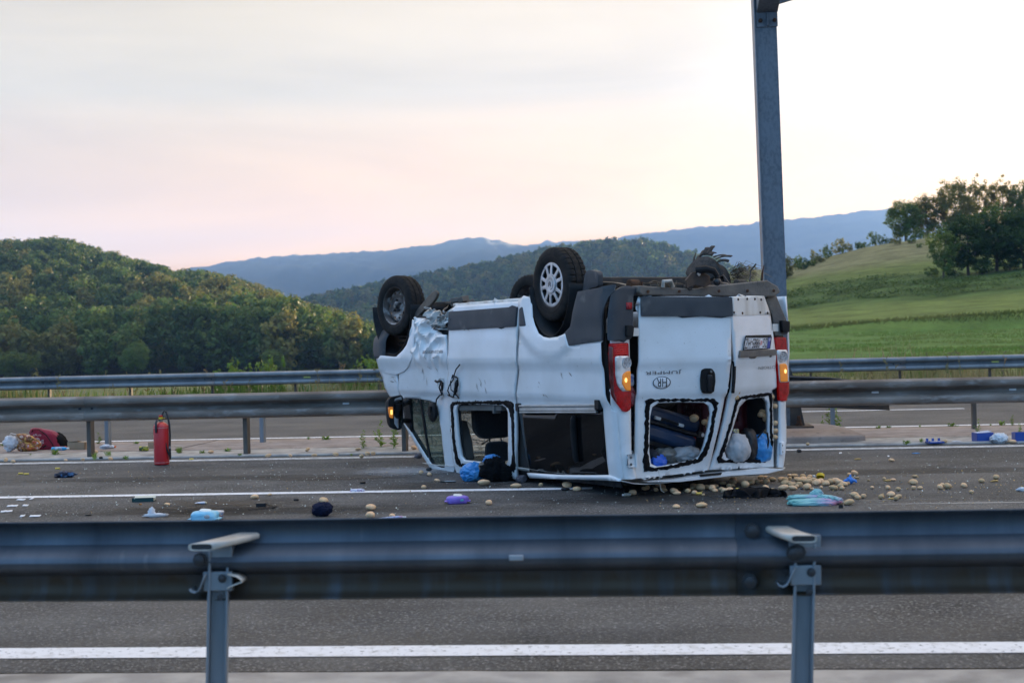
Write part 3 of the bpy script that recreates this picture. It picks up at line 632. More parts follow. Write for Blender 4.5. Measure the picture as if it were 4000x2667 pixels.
# near rail, seen from behind
wob=lambda x,z:(.012*noise.noise(Vector((x*.35,0,1))),.006*noise.noise(Vector((x*.5,3,1)))+.0018*x*0)
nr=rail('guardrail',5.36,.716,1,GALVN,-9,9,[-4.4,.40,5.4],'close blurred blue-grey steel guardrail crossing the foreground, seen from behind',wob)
for c in nr.children: pass
SPB=mat('galvanised_bright',(.62,.56,.49),.5,.3,col2=(.46,.42,.37),ns=9,bump=.05,bs=60)
def near_post(x,rz,lean,capdir):
    # sigma post standing in the hollow of the beam
    pr=[(-.04,-.0275),(-.029,-.0275),(-.029,.017),(.029,.017),(.029,-.0275),(.04,-.0275),(.04,.0275),(-.04,.0275)]
    mb=MB(); n=len(pr); vs=[]
    for z in (-.35,.20,.60): vs+=[(a-lean*(.535-z),b,z) for a,b in pr]
    mb.add(vs,[(i*n+j,i*n+(j+1)%n,(i+1)*n+(j+1)%n,(i+1)*n+j) for i in range(2) for j in range(n)]+[tuple(2*n+j for j in range(n))])
    mb.build('post',STEEL,nr,ang=20,loc=(x,5.398,0),rot=(0,0,rz*.5),bevel=.003)
    sg=1 if capdir>0 else -1
    # spacer: a strip folded flat on itself, near end closed by a dark cap, slanting from the verge side up into the hollow of the beam
    N=18; ring=[]
    for i in range(N):
        t=2*pi*i/N; c,q=cos(t),sin(t); ring.append((.046*(abs(c)**.3)*(1 if c>0 else -1),.0125*(abs(q)**.7)*(1 if q>0 else -1)))
    pth=[(-.038,5.285,.630),(.02,5.335,.638),(.075,5.385,.646),(.108,5.425,.652)] if sg>0 else [(-.012,5.29,.632),(-.045,5.335,.638),(-.072,5.38,.644),(-.092,5.425,.650)]
    mb=MB(); mb.add([(px_+a_,py_,pz_+b_) for px_,py_,pz_ in pth for a_,b_ in ring],[(i*N+j,i*N+(j+1)%N,(i+1)*N+(j+1)%N,(i+1)*N+j) for i in range(3) for j in range(N)]+[tuple(3*N+j for j in range(N))]); mb.build('spacer',SPB,nr,ang=40,thick=.003,loc=(x,0,0))
    mb=MB(); px_,py_,pz_=pth[0]; mb.add([(px_+a_*.93,py_+.006,pz_+b_*.85) for a_,b_ in ring],[tuple(range(N))]); mb.build('spacer_shade_cap',BOLT,nr,loc=(x,0,0))  # dark cap just inside the near end, painted as the shade of the hollow
    w=MB(); w.box((0,.0,.60),(.12,.05,.07)); w.box((0,-.012,.485),(.115,.03,.075)); w.build('spacer_web',STEEL,nr,bevel=.004,loc=(x,5.398,0))
    # curled lower lips
    mb=MB(); lo=[(.0,.515),(-.012,.49),(-.02,.468),(-.03,.452),(-.044,.445),(-.058,.450),(-.064,.460)]; vs=[(a-.042,bb,z) for bb in (-.045,.03) for a,z in lo]; k=len(lo); mb.add(vs,[(i,i+1,k+i+1,k+i) for i in range(k-1)])
    mb.build('spacer_lip',STEEL,nr,ang=40,thick=.004,loc=(x,5.395,0)); mb=MB()
    lo=[(.045,.515),(.08,.506),(.098,.494),(.10,.484),(.05,.466),(.042,.46)]; vs=[(a,bb,z) for bb in (-.045,.03) for a,z in lo]; k=len(lo)
    if sg>0:
        mb.add(vs,[(i,i+1,k+i+1,k+i) for i in range(k-1)]); mb.build('spacer_lip',SPB,nr,ang=40,thick=.004,loc=(x,5.395,0))
    bb=MB(); bolt_at(bb,0,0,0,.021,.02); bb.build('bolt',BOLT,nr,loc=(x+(-.06 if sg>0 else -.045),5.354,.572))
    bb=MB(); bolt_at(bb,0,0,0,.012,.01); bb.build('bolt',BOLT,nr,loc=(x+.02,5.368,.497))
    bb=MB(); bolt_at(bb,0,0,0,.009,.004); bb.build('bolt_hole',BOLT,nr,loc=(x+.01,5.368,.425))
for x,rz,le,cd in ((-5.15,.1,.02,.3),(-1.61,.32,.045,.42),(.66+.3,0,.03,-.2),(5.0,.1,.02,.2)):
    if abs(x-.96)<.01: continue
    near_post(x,rz,le,cd)
near_post(.63,-.12,.045,-.42)
for x,z in ((.44,.645),(.425,.455),(.60,.575),(-4.5,.65),(-4.5,.46),(4.9,.65),(4.9,.46)):
    bb=MB(); bolt_at(bb,0,0,0,.022,.016); bb.build('bolt',BOLT,nr,loc=(x,5.43 if z<.5 or z>.6 else 5.354,z))
for x in (-.45,1.62):
    bb=MB(); bb.box((0,0,0),(.055,.012,.022)); bb.build('reflector',mat('slot_steel',(.32,.34,.37),.5,.4),nr,bevel=.004,loc=(x,5.352,.566))
# middle rail, facing the camera
mr_=rail('guardrail',17.50,.79,-1,GALVD,-14,11,[-6.86,-2.83,1.1,5.2],'dark weathered steel guardrail running just behind the overturned van')
def post(par,x,b,top,mt,rz=0,lean=0,w=.10,d=.055,zb=-.2):
    mb=MB(); pr=[(-w/2,-d/2),(w/2,-d/2),(w/2,-d/2+.006),(-w/2+.008,-d/2+.006),(-w/2+.008,d/2-.006),(w/2,d/2-.006),(w/2,d/2),(-w/2,d/2)]; n=len(pr)
    vs=[(a+lean*(top-z),bb,z) for z in (zb,top) for a,bb in pr]
    mb.add(vs,[(j,(j+1)%n,n+(j+1)%n,n+j) for j in range(n)]+[tuple(n+j for j in range(n))]); return mb.build('post',mt,par,ang=20,loc=(x,b,0),rot=(0,0,rz))
for x in (-12.9,-10.9,-8.88,-6.86,-4.84,-2.83,-.82,1.2,7.2): post(mr_,x,17.55,.74,STEELD,1.45)
def bolts4(par,x,b,zt,sg=-1,dx=.09):
    for i,(ox,oz) in enumerate(((-.17,-.045),(.0,-.045),(-.17,-.265),(.0,-.265),(-.13,-.155),(.03,-.155))):
        bb=MB(); bolt_at(bb,0,0,0,.014,.012,sg); bb.build('bolt',BOLT,par,loc=(x+ox+.02,b+(sg*.085 if i<4 else sg*.004),zt+oz))
for x in (-6.86,-2.83,1.1,5.2): bolts4(mr_,x,17.50,.79)
for x in (-10.2,-3.55,-.2,2.93,4.55,6.7):
    bb=MB(); bb.box((0,0,0),(.085,.012,.024)); bb.build('reflector',WREFL,mr_,bevel=.008,loc=(x,17.486,.632))
# second median rail, a little lower, behind
rr_=rail('guardrail',19.36,.70,1,GALVD,-14,11,[-6.5,-2.5,5.0],'lower second median guardrail mostly hidden behind the dark weathered one')
for x in (-11.4,-9.3,-7.3,-5.1,-3.1,-1.1,2.67,4.52,6.6,8.6): post(rr_,x,19.32,.66,STEEL if x!=4.52 else STEELD,1.5,.03 if x==4.52 else 0)
# dark bowed guard piece round the gantry foot
gp=MB(); pf=[(0,.0),(.0,.36)]
arc=[(1.5,17.66,.03),(1.9,17.66,.03),(2.4,17.68,.02),(2.8,17.72,-.01),(3.15,17.76,-.03)]
vs=[];fs=[]
for i,(x,b,dz) in enumerate(arc):
    sh=[(.0,.815),(.03,.845-.03*i/4),(.05,.83-.05*i/4),(.05,.45),(.03,.43),(.0,.44)]
    vs+=[(x,b+a,z+dz-(.06*i/4 if z>.6 else -.0)) for a,z in sh]
k=6; fs=[(i*k+j,i*k+j+1,(i+1)*k+j+1,(i+1)*k+j) for i in range(len(arc)-1) for j in range(k-1)]
gp.add(vs,fs); g=gp.build('barrier_plate',mat('dark_plate',(.035,.036,.04),.6,.3,col2=(.06,.055,.05),ns=6),thick=.006,ang=30); g.rotation_euler=(0,0,-RA); tag(g,'dark steel guard plate bowed behind the rail at the gantry foot','barrier plate')
# far rail
fr=rail('guardrail',32.95,.75,-1,GALV,-26,24,[-13.9,-9.95,-5.95,-1.95,2.05,6.05,10.05],'grey guardrail on the far side of the opposite road below the meadow')
for i in range(25): post(fr,-25.9+2*i,33.05,.70,STEELD,1.5)
for x in (-13.9,-9.95,-5.95,-1.95,2.05,6.05,10.05): bolts4(fr,x,32.95,.75)
for x in (-7.6,-1.3,3.4,8.2): 
    bb=MB(); bb.box((0,0,0),(.16,.012,.03)); bb.build('reflector',YREFL,fr,loc=(x,32.93,.595))
# torn strips of clear tape hanging on the middle rail
TAPE=mat('clear_tape',(.72,.72,.70),.25,alpha=.75,spec=.6)
def ribbon(name,pts,wd,mt,label,cat,group=None,dirv=(1,0,0)):
    mb=MB(); d=Vector(dirv)*wd/2; vs=[];n=len(pts)
    for p in pts: p=Vector(p); vs+=[p-d,p+d]
    mb.add(vs,[(2*i,2*i+1,2*i+3,2*i+2) for i in range(n-1)]); o=mb.build(name,mt,fix=False,thick=.0006); tag(o,label,cat,group); return o
o=ribbon('tape_strip',[(5.02,17.405,.775),(5.01,17.40,.68),(5.03,17.47,.62),(5.02,17.40,.55),(5.0,17.40,.47),(4.99,17.41,.30),(5.0,17.43,.15),(4.98,17.42,-.0)],.035,TAPE,'long torn strip of clear tape hanging from the middle guardrail','tape'); o.rotation_euler=(0,0,-RA)
o=ribbon('tape_strip',[(5.20,17.40,.62),(5.17,17.39,.55),(5.13,17.39,.47),(5.10,17.40,.41)],.03,TAPE,'short torn strip of tape right of the long one','tape'); o.rotation_euler=(0,0,-RA)
# ------------------------------------------------------------------ gantry post
GX,GB=1.93,18.72
gt=empty('gantry_post',rd(GX,GB,.0),-RA,'tall grey steel gantry post rising behind the overturned van','gantry post')
GP=mat('zinc_patina',(.15,.172,.198),.6,.4,col2=(.118,.138,.162),ns=26,nd_=7,lo=.45,hi=.6,rvar=.1,col3=(.16,.19,.225),ns3=2,stretch=(1,1,.6))
lean=-.0135
def leanp(v): return (v[0]+lean*v[2],v[1],v[2])
mb=MB()
for bx in (((-.02,-.15,3.1),(.275,.012,6.1)),((-.02,.15,3.1),(.275,.012,6.1)),((-.14,0,3.1),(.014,.29,6.1)),((.10,0,3.1),(.014,.29,6.1))): mb.box(*bx)
mb.v=[leanp(v) for v in mb.v]; mb.build('column',GP,gt,bevel=.004)
mb=MB(); mb.box((-.165,-.02,3.1),(.012,.33,6.1)); mb.v=[leanp(v) for v in mb.v]; mb.build('flange',mat('zinc_light',(.26,.275,.30),.5,.5,col2=(.20,.21,.235),ns=8),gt)
mb=MB(); mb.box((-.02,0,.165),(.80,.62,.03)); mb.build('base_plate',STEELD,gt,bevel=.005)
for sx in (-1,1):
    mb=MB(); pl=[(.115,.18),(.30,.18),(.22,.62),(.13,.95)]
    mb.prism([(sx*a-.02,z) for a,z in pl],lambda a,b_,t:(a,-.16+t,b_),.014); mb.build('gusset',mat('gusset_dark',(.055,.05,.048),.6,.4,col2=(.09,.075,.06),ns=6),gt)
for x_,y_ in ((.20,-.24),(-.24,-.24),(.20,.24),(-.24,.24)):
    mb=MB(); mb.lathe([(.045,.18),(.045,.215),(.032,.215),(.032,.26),(.022,.26),(.022,.31)],6,'Z',(x_,y_,0),True); mb.build('anchor_nut',RUST,gt)
mb=MB(); pl=[(-.95,-1.10),(.45,-1.12),(.80,-1.05),(.92,-.95),(.90,.6),(.3,1.25),(-.95,1.25)]
mb.add([(a,b_,z) for z in (-.1,.10) for a,b_ in pl]+[(a*.72,b_*.72,.155) for a,b_ in pl],[tuple((j,(j+1)%7,7+(j+1)%7,7+j)) for j in range(7)]+[(7+j,7+(j+1)%7,14+(j+1)%7,14+j) for j in range(7)]+[tuple(14+j for j in range(7))])
mb.build('plinth',CONC,gt,ang=30,bevel=.02)
# splice plate and arm at the top
mb=MB(); mb.box((-.005,-.165,5.42),(.27,.02,.20)); mb.v=[leanp(v) for v in mb.v]; mb.build('end_plate',GP,gt,bevel=.003)
for x_ in (-.09,.09):
    mb=MB(); mb.lathe([(.028,0),(.028,-.03),(.016,-.03),(.016,-.05)],6,'Y',(x_+lean*5.4,-.175,5.40),True); mb.build('bolt',RUST,gt)
mb=MB(); mb.box((0,-.19,5.42),(.014,.05,.17)); mb.v=[leanp(v) for v in mb.v]; mb.build('stiffener',GP,gt)
mb=MB(); mb.add([(-.135,-.17,5.50),(.135,-.17,5.50),(.18,-2.2,6.15),(-.09,-2.2,6.15),(-.135,-.17,6.2),(.135,-.17,6.2),(.18,-2.2,6.5),(-.09,-2.2,6.5)],[(0,1,2,3),(4,7,6,5),(0,3,7,4),(1,5,6,2),(0,4,5,1),(3,2,6,7)]); mb.v=[leanp(v) for v in mb.v]; mb.build('arm',GP,gt,bevel=.01)
mb=MB(); mb.prism([(.13,5.63),(.13,5.95),(.44,5.80),(.44,5.71)],lambda a,b_,t:(a,-.05+t,b_),.05); mb.v=[leanp(v) for v in mb.v]; mb.build('side_gusset',GP,gt)
mb=MB(); mb.tube([(.40,-.02,5.735),(1.6,-.02,5.80)],.022,8); mb.v=[leanp(v) for v in mb.v]; mb.build('brace',GP,gt)
# van outlines in its own frame: side panels as (u, z), rear panels as (v, z)
VD={
'slide':[(2.925,1.711),(2.841,1.744),(2.168,1.744),(1.536,1.742),(1.54,1.688),(1.542,1.499),(1.597,1.114),(1.652,0.956),(1.685,0.844),(1.72,0.776),(1.783,0.415),(1.896,0.025),(2.131,0.022),(2.655,-0.004),(3.172,-0.029),(3.208,0.047),(3.205,0.188),(3.179,0.448),(3.146,0.758),(3.064,1.067),(2.993,1.258),(2.979,1.492),(2.963,1.631)],
'slide_hole':[(3.001,0.649),(2.972,0.701),(2.897,0.726),(2.384,0.738),(2.0,0.745),(1.922,0.723),(1.896,0.676),(1.943,0.407),(1.993,0.197),(2.042,0.165),(2.481,0.151),(2.941,0.146),(2.995,0.18),(3.009,0.404)],
'slide_band_o':[(3.108,0.712),(3.058,0.748),(2.376,0.776),(1.816,0.791),(1.76,0.766),(1.812,0.413),(1.867,0.124),(1.91,0.094),(2.053,0.101),(2.5,0.095),(2.934,0.081),(3.074,0.066),(3.142,0.108),(3.144,0.346)],
'slide_band_i':[(3.063,0.693),(3.018,0.725),(2.381,0.752),(1.939,0.756),(1.859,0.715),(1.829,0.603),(1.866,0.315),(1.908,0.188),(1.995,0.13),(2.492,0.116),(2.922,0.104),(3.012,0.098),(3.078,0.164),(3.088,0.4)],
'clad':[(2.944,1.683),(1.544,1.691),(1.561,1.504),(2.97,1.492)],
'clad2':[(1.501,1.668),(1.447,1.69),(1.371,1.507),(1.49,1.502)],
'quarter':[(1.508,1.498),(1.565,1.114),(1.622,0.957),(1.697,0.768),(1.695,0.704),(0.203,0.772),(0.212,0.573),(0.221,0.188),(0.286,0.17),(0.293,0.144),(0.185,0.152)],
'quarter_arch':[(1.441,1.791),(1.356,1.774),(1.298,1.699),(1.276,1.589),(1.226,1.515),(1.141,1.433),(1.051,1.4),(0.938,1.387),(0.793,1.397),(0.668,1.424)],
'qglass':[(1.696,0.7),(1.621,0.105),(0.995,0.135),(0.635,0.157),(0.225,0.187),(0.215,0.572),(0.208,0.767),(0.515,0.754),(0.868,0.739)],
'gutter':[(1.64,0.104),(1.614,0.061),(1.003,0.108),(0.302,0.144),(0.286,0.17),(0.996,0.132)],
'railtop':[(1.61,0.779),(1.623,0.709),(0.31,0.772),(0.27,0.833)],
'flank':[(0.716,1.412),(0.673,1.421),(0.614,1.316),(0.382,1.335),(0.076,1.354),(0.078,1.474),(0.062,1.562),(-0.015,1.832),(0.127,1.807),(0.274,1.8),(0.458,1.788),(0.513,1.655),(0.589,1.484)],
'door':[(3.83,1.643),(3.466,1.618),(3.317,1.506),(3.106,1.452),(3.027,1.445),(3.018,1.207),(3.077,1.067),(3.064,1.067),(3.153,0.757),(3.19,0.447),(3.212,0.135),(3.233,0.029),(3.272,-0.021),(3.437,-0.038),(3.716,-0.026),(3.846,0.014),(3.902,0.086),(4.152,0.317),(4.329,0.462),(4.278,0.761),(4.341,0.768),(4.285,1.057),(4.321,1.021),(4.254,1.218),(4.078,1.291),(3.974,1.352),(3.907,1.442),(3.862,1.526)],
'dwin':[(4.24,0.759),(3.864,0.76),(3.613,0.745),(3.459,0.726),(3.429,0.614),(3.396,0.396),(3.418,0.08),(3.457,0.029),(3.554,0.023),(3.774,0.054),(3.855,0.127),(4.149,0.383),(4.293,0.475)],
'glass1':[(4.221,0.751),(3.878,0.754),(3.848,0.504),(3.804,0.065),(3.853,0.133),(4.135,0.389),(4.273,0.481)],
'glass2':[(3.836,0.755),(3.614,0.743),(3.469,0.723),(3.436,0.614),(3.408,0.396),(3.447,0.057),(3.546,0.037),(3.763,0.066),(3.796,0.495)],
'fender':[(4.269,1.218),(4.336,1.02),(4.323,0.913),(4.362,0.767),(4.578,0.762),(4.631,0.765),(4.687,0.863),(4.737,0.986),(4.758,1.005),(4.804,1.083),(4.754,1.196),(4.684,1.233)],
'archext':[(4.261,1.218),(4.683,1.235),(4.754,1.196),(4.804,1.083),(4.714,1.05),(4.504,1.024),(4.334,1.02),(4.136,1.055),(3.995,1.11),(3.858,1.197),(3.81,1.313),(3.771,1.525),(3.854,1.632),(3.862,1.526),(3.907,1.442),(3.974,1.352),(4.078,1.291)],
'bumpgrey':[(4.89,1.68),(4.937,1.591),(4.965,1.433),(4.942,1.264),(4.9,1.128),(4.816,1.06),(4.754,1.196),(4.798,1.375),(4.823,1.544)],
'bflap':[(0.654,1.659),(0.546,1.949),(0.502,1.974),(0.451,1.978),(0.313,1.959),(0.286,1.931),(0.295,1.828),(0.433,1.816),(0.567,1.792)],
'fflap':[(3.942,1.655),(3.927,1.708),(3.836,1.78),(3.735,1.851),(3.611,1.91),(3.527,1.927),(3.481,1.894),(3.508,1.843),(3.607,1.773),(3.717,1.734),(3.793,1.683),(3.844,1.642)],
'hole1':[(3.32,0.961),(3.263,0.991),(3.178,0.989),(3.171,0.943),(3.245,0.807),(3.314,0.772),(3.377,0.783)],
'swirl':[(1.432,1.464),(1.322,1.317),(1.146,1.243),(0.955,1.221),(0.749,1.251),(0.646,1.303)],
'rdoor':[(0.716,1.549),(0.708,1.725),(0.313,1.72),(-0.092,1.706),(-0.094,1.539),(-0.087,1.16),(-0.087,1.171),(-0.092,0.989),(-0.086,0.867),(-0.066,0.607),(-0.041,0.397),(-0.037,0.183),(0.356,0.167),(0.755,0.161),(0.743,0.483),(0.731,0.838),(0.721,1.193)],
'rd_hole':[(0.601,0.69),(0.582,0.77),(0.526,0.802),(0.328,0.801),(0.107,0.79),(0.056,0.759),(0.031,0.685),(0.041,0.539),(0.06,0.402),(0.08,0.311),(0.129,0.281),(0.342,0.258),(0.524,0.248),(0.589,0.278),(0.609,0.386),(0.606,0.565)],
'rd_band_o':[(0.646,0.817),(0.62,0.843),(0.376,0.838),(0.014,0.822),(-0.021,0.783),(-0.021,0.683),(-0.006,0.491),(0.028,0.317),(0.081,0.26),(0.339,0.225),(0.576,0.209),(0.662,0.215),(0.667,0.345),(0.655,0.568)],
'rd_band_i':[(0.61,0.798),(0.582,0.822),(0.376,0.816),(0.051,0.802),(0.013,0.771),(0.01,0.684),(0.025,0.492),(0.062,0.356),(0.11,0.294),(0.342,0.253),(0.556,0.235),(0.609,0.252),(0.626,0.37),(0.623,0.566)],
'rd_clad':[(0.705,1.725),(-0.094,1.706),(-0.097,1.537),(0.706,1.556)],
'ldoor':[(-0.1,1.71),(-0.346,1.719),(-0.609,1.718),(-0.664,1.62),(-0.706,1.536),(-0.776,1.205),(-0.815,0.902),(-0.811,0.886),(-0.737,0.861),(-0.769,0.831),(-0.778,0.491),(-0.776,0.16),(-0.409,0.171),(-0.044,0.183),(-0.085,0.357),(-0.119,0.605),(-0.137,0.865),(-0.142,0.988),(-0.134,1.167),(-0.102,1.475),(-0.096,1.539)],
'ld_hole':[(-0.293,0.733),(-0.378,0.794),(-0.543,0.804),(-0.644,0.799),(-0.699,0.75),(-0.715,0.626),(-0.71,0.401),(-0.724,0.305),(-0.706,0.24),(-0.658,0.215),(-0.498,0.24),(-0.33,0.237),(-0.213,0.282),(-0.175,0.341),(-0.224,0.478)],
'ld_band_o':[(-0.227,0.801),(-0.266,0.827),(-0.54,0.837),(-0.745,0.846),(-0.76,0.794),(-0.754,0.492),(-0.762,0.35),(-0.731,0.248),(-0.67,0.205),(-0.464,0.223),(-0.127,0.241),(-0.102,0.271),(-0.138,0.39),(-0.197,0.619)],
'ld_band_i':[(-0.263,0.786),(-0.301,0.805),(-0.542,0.815),(-0.716,0.819),(-0.729,0.776),(-0.73,0.494),(-0.738,0.352),(-0.712,0.268),(-0.657,0.23),(-0.461,0.245),(-0.194,0.26),(-0.147,0.282),(-0.176,0.388),(-0.227,0.617)],
'ld_top':[(-0.107,1.706),(-0.6,1.715),(-0.664,1.62),(-0.703,1.55),(-0.105,1.543)],
'plate':[(-0.274,1.355),(-0.686,1.348),(-0.656,1.246),(-0.237,1.239)],
'plate_fr':[(-0.29,1.368),(-0.681,1.369),(-0.686,1.348),(-0.282,1.351)],
'plate_rec':[(-0.234,1.374),(-0.291,1.391),(-0.696,1.39),(-0.733,1.376),(-0.766,1.234),(-0.197,1.238)],
'plate_bar':[(-0.197,1.238),(-0.767,1.234),(-0.768,1.182),(-0.178,1.175)],
'handle':[(0.163,1.081),(0.141,1.09),(0.081,1.088),(0.051,1.051),(0.039,0.974),(0.044,0.883),(0.049,0.885),(0.071,0.868),(0.147,0.875),(0.165,0.908),(0.177,0.998),(0.172,1.07)],
'grip':[(0.119,1.03),(0.082,1.029),(0.072,0.877),(0.081,0.878),(0.1,0.878)],
'hr':[(0.515,0.98),(0.595,0.983),(0.433,0.978),(0.515,1.034),(0.515,0.927)],
'hrtxt':[(0.559,0.982),(0.472,0.979),(0.515,1.018),(0.515,0.94)],
'jumper':[(0.664,1.079),(0.346,1.069),(0.509,1.089),(0.509,1.052)],
'citroen':[(-0.503,1.073),(-0.776,1.069),(-0.633,1.086),(-0.633,1.055)],
'rl':[(1.028,1.33),(0.933,1.332),(0.82,1.332),(0.817,1.141),(0.809,1.107),(0.807,0.93),(0.812,0.762),(0.861,0.739),(0.903,0.752),(0.974,0.831),(1.02,0.885),(1.03,1.026),(1.032,1.202)],
'rl_clear':[(0.965,1.22),(0.817,1.219),(0.81,1.096),(0.813,0.919),(0.898,0.916),(0.949,0.969),(0.968,1.058)],
'rl_rev':[(0.848,1.16),(0.891,1.161),(0.806,1.158),(0.847,1.204),(0.85,1.107)],
'rl_amb':[(0.894,1.064),(0.85,1.089),(0.813,1.092),(0.815,0.919),(0.866,0.926),(0.901,0.985)],
'll':[(-0.789,1.345),(-0.919,1.342),(-0.937,1.135),(-0.954,0.916),(-0.956,0.756),(-0.822,0.764),(-0.819,0.866),(-0.817,0.997),(-0.798,1.186)],
'll_rev':[(-0.87,1.165),(-0.816,1.167),(-0.925,1.164),(-0.872,1.217),(-0.869,1.113)],
'll_amb':[(-0.826,1.1),(-0.893,1.103),(-0.917,1.079),(-0.918,0.936),(-0.833,0.937)],
'll_clear':[(-0.8,1.229),(-0.924,1.228),(-0.944,0.931),(-0.824,0.93)],
'lpil':[(-0.812,0.761),(-0.955,0.753),(-0.941,0.482),(-0.863,0.143),(-0.776,0.16),(-0.791,0.49)],
'rbump':[(1.042,1.561),(1.054,1.355),(0.928,1.347),(0.8,1.362),(0.782,1.406),(0.767,1.743),(0.735,1.748),(0.733,1.804),(0.829,1.819),(0.888,1.806),(0.989,1.762),(1.024,1.657)],
'lbump':[(-0.694,1.706),(-0.803,1.738),(-0.86,1.62),(-0.929,1.486),(-0.94,1.372),(-0.791,1.354),(-0.763,1.536),(-0.71,1.64)],
'bar':[(0.733,1.819),(0.506,1.804),(0.073,1.785),(-0.053,1.812),(-0.507,1.847),(-0.675,1.861),(-0.793,1.804),(-0.816,1.752),(-0.742,1.71),(0.063,1.721),(0.708,1.734),(0.74,1.761)],
'rpil':[(0.966,0.755),(0.882,0.74),(0.802,0.739),(0.807,0.398),(0.778,0.263),(0.755,0.163),(0.888,0.162),(0.962,0.169)],
'hingeR':[(0.858,0.379),(0.786,0.38),(0.778,0.267),(0.858,0.268)],
'hingeL':[(-0.816,0.386),(-0.877,0.385),(-0.87,0.273),(-0.813,0.273)],
'lip':[(0.664,0.13),(0.335,0.134),(-0.118,0.158),(-0.646,0.164),(-0.851,0.138),(-0.645,0.113),(-0.232,0.122),(0.336,0.107)],
'brk3':[(0.119,0.158),(-0.12,0.16),(-0.106,0.14),(0.116,0.139)],
'refl':[(0.846,1.675),(0.785,1.674),(0.79,1.615),(0.846,1.615)],
'hitch':[(0.257,1.844),(-0.015,1.935),(-0.006,1.848),(0.121,1.916),(0.27,1.79)],
'sh':[(0.693,1.859),(0.562,1.859),(-0.466,1.876),(-0.621,1.875),(0.374,1.845),(0.047,1.844)],
'mirror':[(1.282,0.751),(1.251,0.79),(1.122,0.808),(1.102,0.786),(1.099,0.711),(1.114,0.466),(1.139,0.425),(1.191,0.43),(1.26,0.458),(1.275,0.559)],
'mirror_lamp':[(1.28,0.681),(1.231,0.685),(1.232,0.557),(1.271,0.57)],
'mglass1':[(1.211,0.769),(1.125,0.792),(1.119,0.728),(1.212,0.728)],
'mglass2':[(1.216,0.711),(1.119,0.712),(1.132,0.451),(1.185,0.448),(1.222,0.503)],
'sail':[(4.286,0.76),(4.114,0.754),(4.106,0.624),(4.136,0.383),(4.293,0.475)],
'knob':[(3.615,0.62),(3.401,0.627),(3.482,0.739),(3.531,0.518)],
'text':[(3.575,1.27),(3.075,1.276),(3.326,1.295),(3.328,1.248)],
'hole2':[(2.93,0.947),(2.87,0.988),(2.841,0.958),(2.876,0.857),(2.944,0.835)],
'seat':[(3.501,0.589),(2.783,0.613),(2.785,0.358),(3.225,0.331),(3.311,0.364),(3.418,0.454)],
'headrest':[(3.273,0.24),(3.182,0.307),(2.881,0.328),(2.799,0.301),(2.799,0.092),(3.258,0.104)],
'hpost':[(3.148,0.34),(3.149,0.307),(2.834,0.356),(2.835,0.323)],
'bpillar':[(3.282,0.535),(3.151,0.545),(3.04,0.345),(2.996,0.138),(3.118,0.13),(3.193,0.182),(3.261,0.385)],
'grab':[(3.948,0.539),(3.891,0.525),(3.899,0.361),(3.96,0.319)],
'beam':[(2.971,0.713),(2.07,0.735),(2.073,0.675),(2.973,0.662)],
'crum':[(3.719,1.745),(3.526,1.739),(3.168,1.667),(3.055,1.664),(2.942,1.752),(2.868,1.775),(2.917,1.61),(2.979,1.551),(3.134,1.513),(3.414,1.56),(3.467,1.623)],
'cables':[(2.708,1.13),(2.856,1.067),(2.919,1.006),(2.973,0.936),(2.883,1.029),(2.799,1.0),(2.846,0.889),(2.981,0.799),(3.1,0.822),(3.037,0.875),(2.969,0.967),(2.91,0.993)],
'cables2':[(3.159,0.975),(3.205,0.82),(3.294,0.823),(3.386,0.753),(3.397,0.648)],
'case':[(0.431,0.747),(-0.065,0.599),(-0.049,0.479),(-0.012,0.372),(0.45,0.419)],
'case_seam':[(0.479,0.633),(-0.0,0.474)],
'case_handle':[(0.432,0.645),(0.337,0.64),(0.249,0.604),(0.188,0.582)],
'casew':[(-0.073,0.529),(-0.043,0.373)],
'inpot':[(0.015,0.64),(-0.105,0.599),(-0.164,0.626),(-0.147,0.56),(-0.766,0.659),(-0.783,0.622),(-0.747,0.636),(-0.803,0.59),(-0.815,0.475),(-0.784,0.454)],
'gappot':[(-0.25,0.921),(-0.239,0.866),(-0.223,0.821),(-0.797,0.717),(-0.796,0.561),(-0.796,0.49),(-0.785,0.434),(-0.764,0.803)],
'bags':[(-0.384,0.36),(-0.514,0.362),(-0.675,0.333),(-0.328,0.442),(-0.389,0.528),(0.492,0.322),(0.338,0.303),(0.136,0.318),(0.336,0.738)],
'rednet':[(0.688,1.013),(0.692,0.861),(0.68,0.725)],
'black':[(0.86,1.483),(0.786,1.473),(0.799,1.38),(0.863,1.386)],
'blackL':[(-0.838,1.497),(-0.932,1.486),(-0.926,1.387),(-0.847,1.388)],
}
# ------------------------------------------------------------------ overturned van (frame: u forward, v towards its near side, z up from the road; the wheels point up)
van=empty('van',(1.703,12.587,0),R(119.44),'white van lying upside down on its crushed roof, wheels in the air','van')
def W(u,v,z):
    th=.5139; return Vector((1.703-sin(th)*u-cos(th)*v,12.587+cos(th)*u-sin(th)*v,z))
PAINT=mat('white_paint',(.80,.81,.82),.30,coat=.7,col2=(.66,.655,.64),ns=2.2,lo=.45,hi=.78,nd_=9,col3=(.34,.31,.27),ns3=38,lo3=.69,hi3=.78,bump=.012,bs=3)
PAINTD=mat('white_paint_dirty',(.66,.65,.62),.45,coat=.3,col2=(.42,.39,.34),ns=7,lo=.42,hi=.72,nd_=8,stretch=(1,1,.4))
GREYP=mat('grey_plastic',(.046,.050,.058),.6,spec=.35,col2=(.062,.066,.072),ns=3,nd_=6,bump=.05,bs=220,col3=(.16,.155,.145),ns3=5,lo3=.62,hi3=.8)
DIRTP=mat('dirty_plastic',(.10,.092,.085),.7,col2=(.17,.145,.12),ns=5,lo=.38,hi=.66,nd_=8,bump=.2,bs=40)
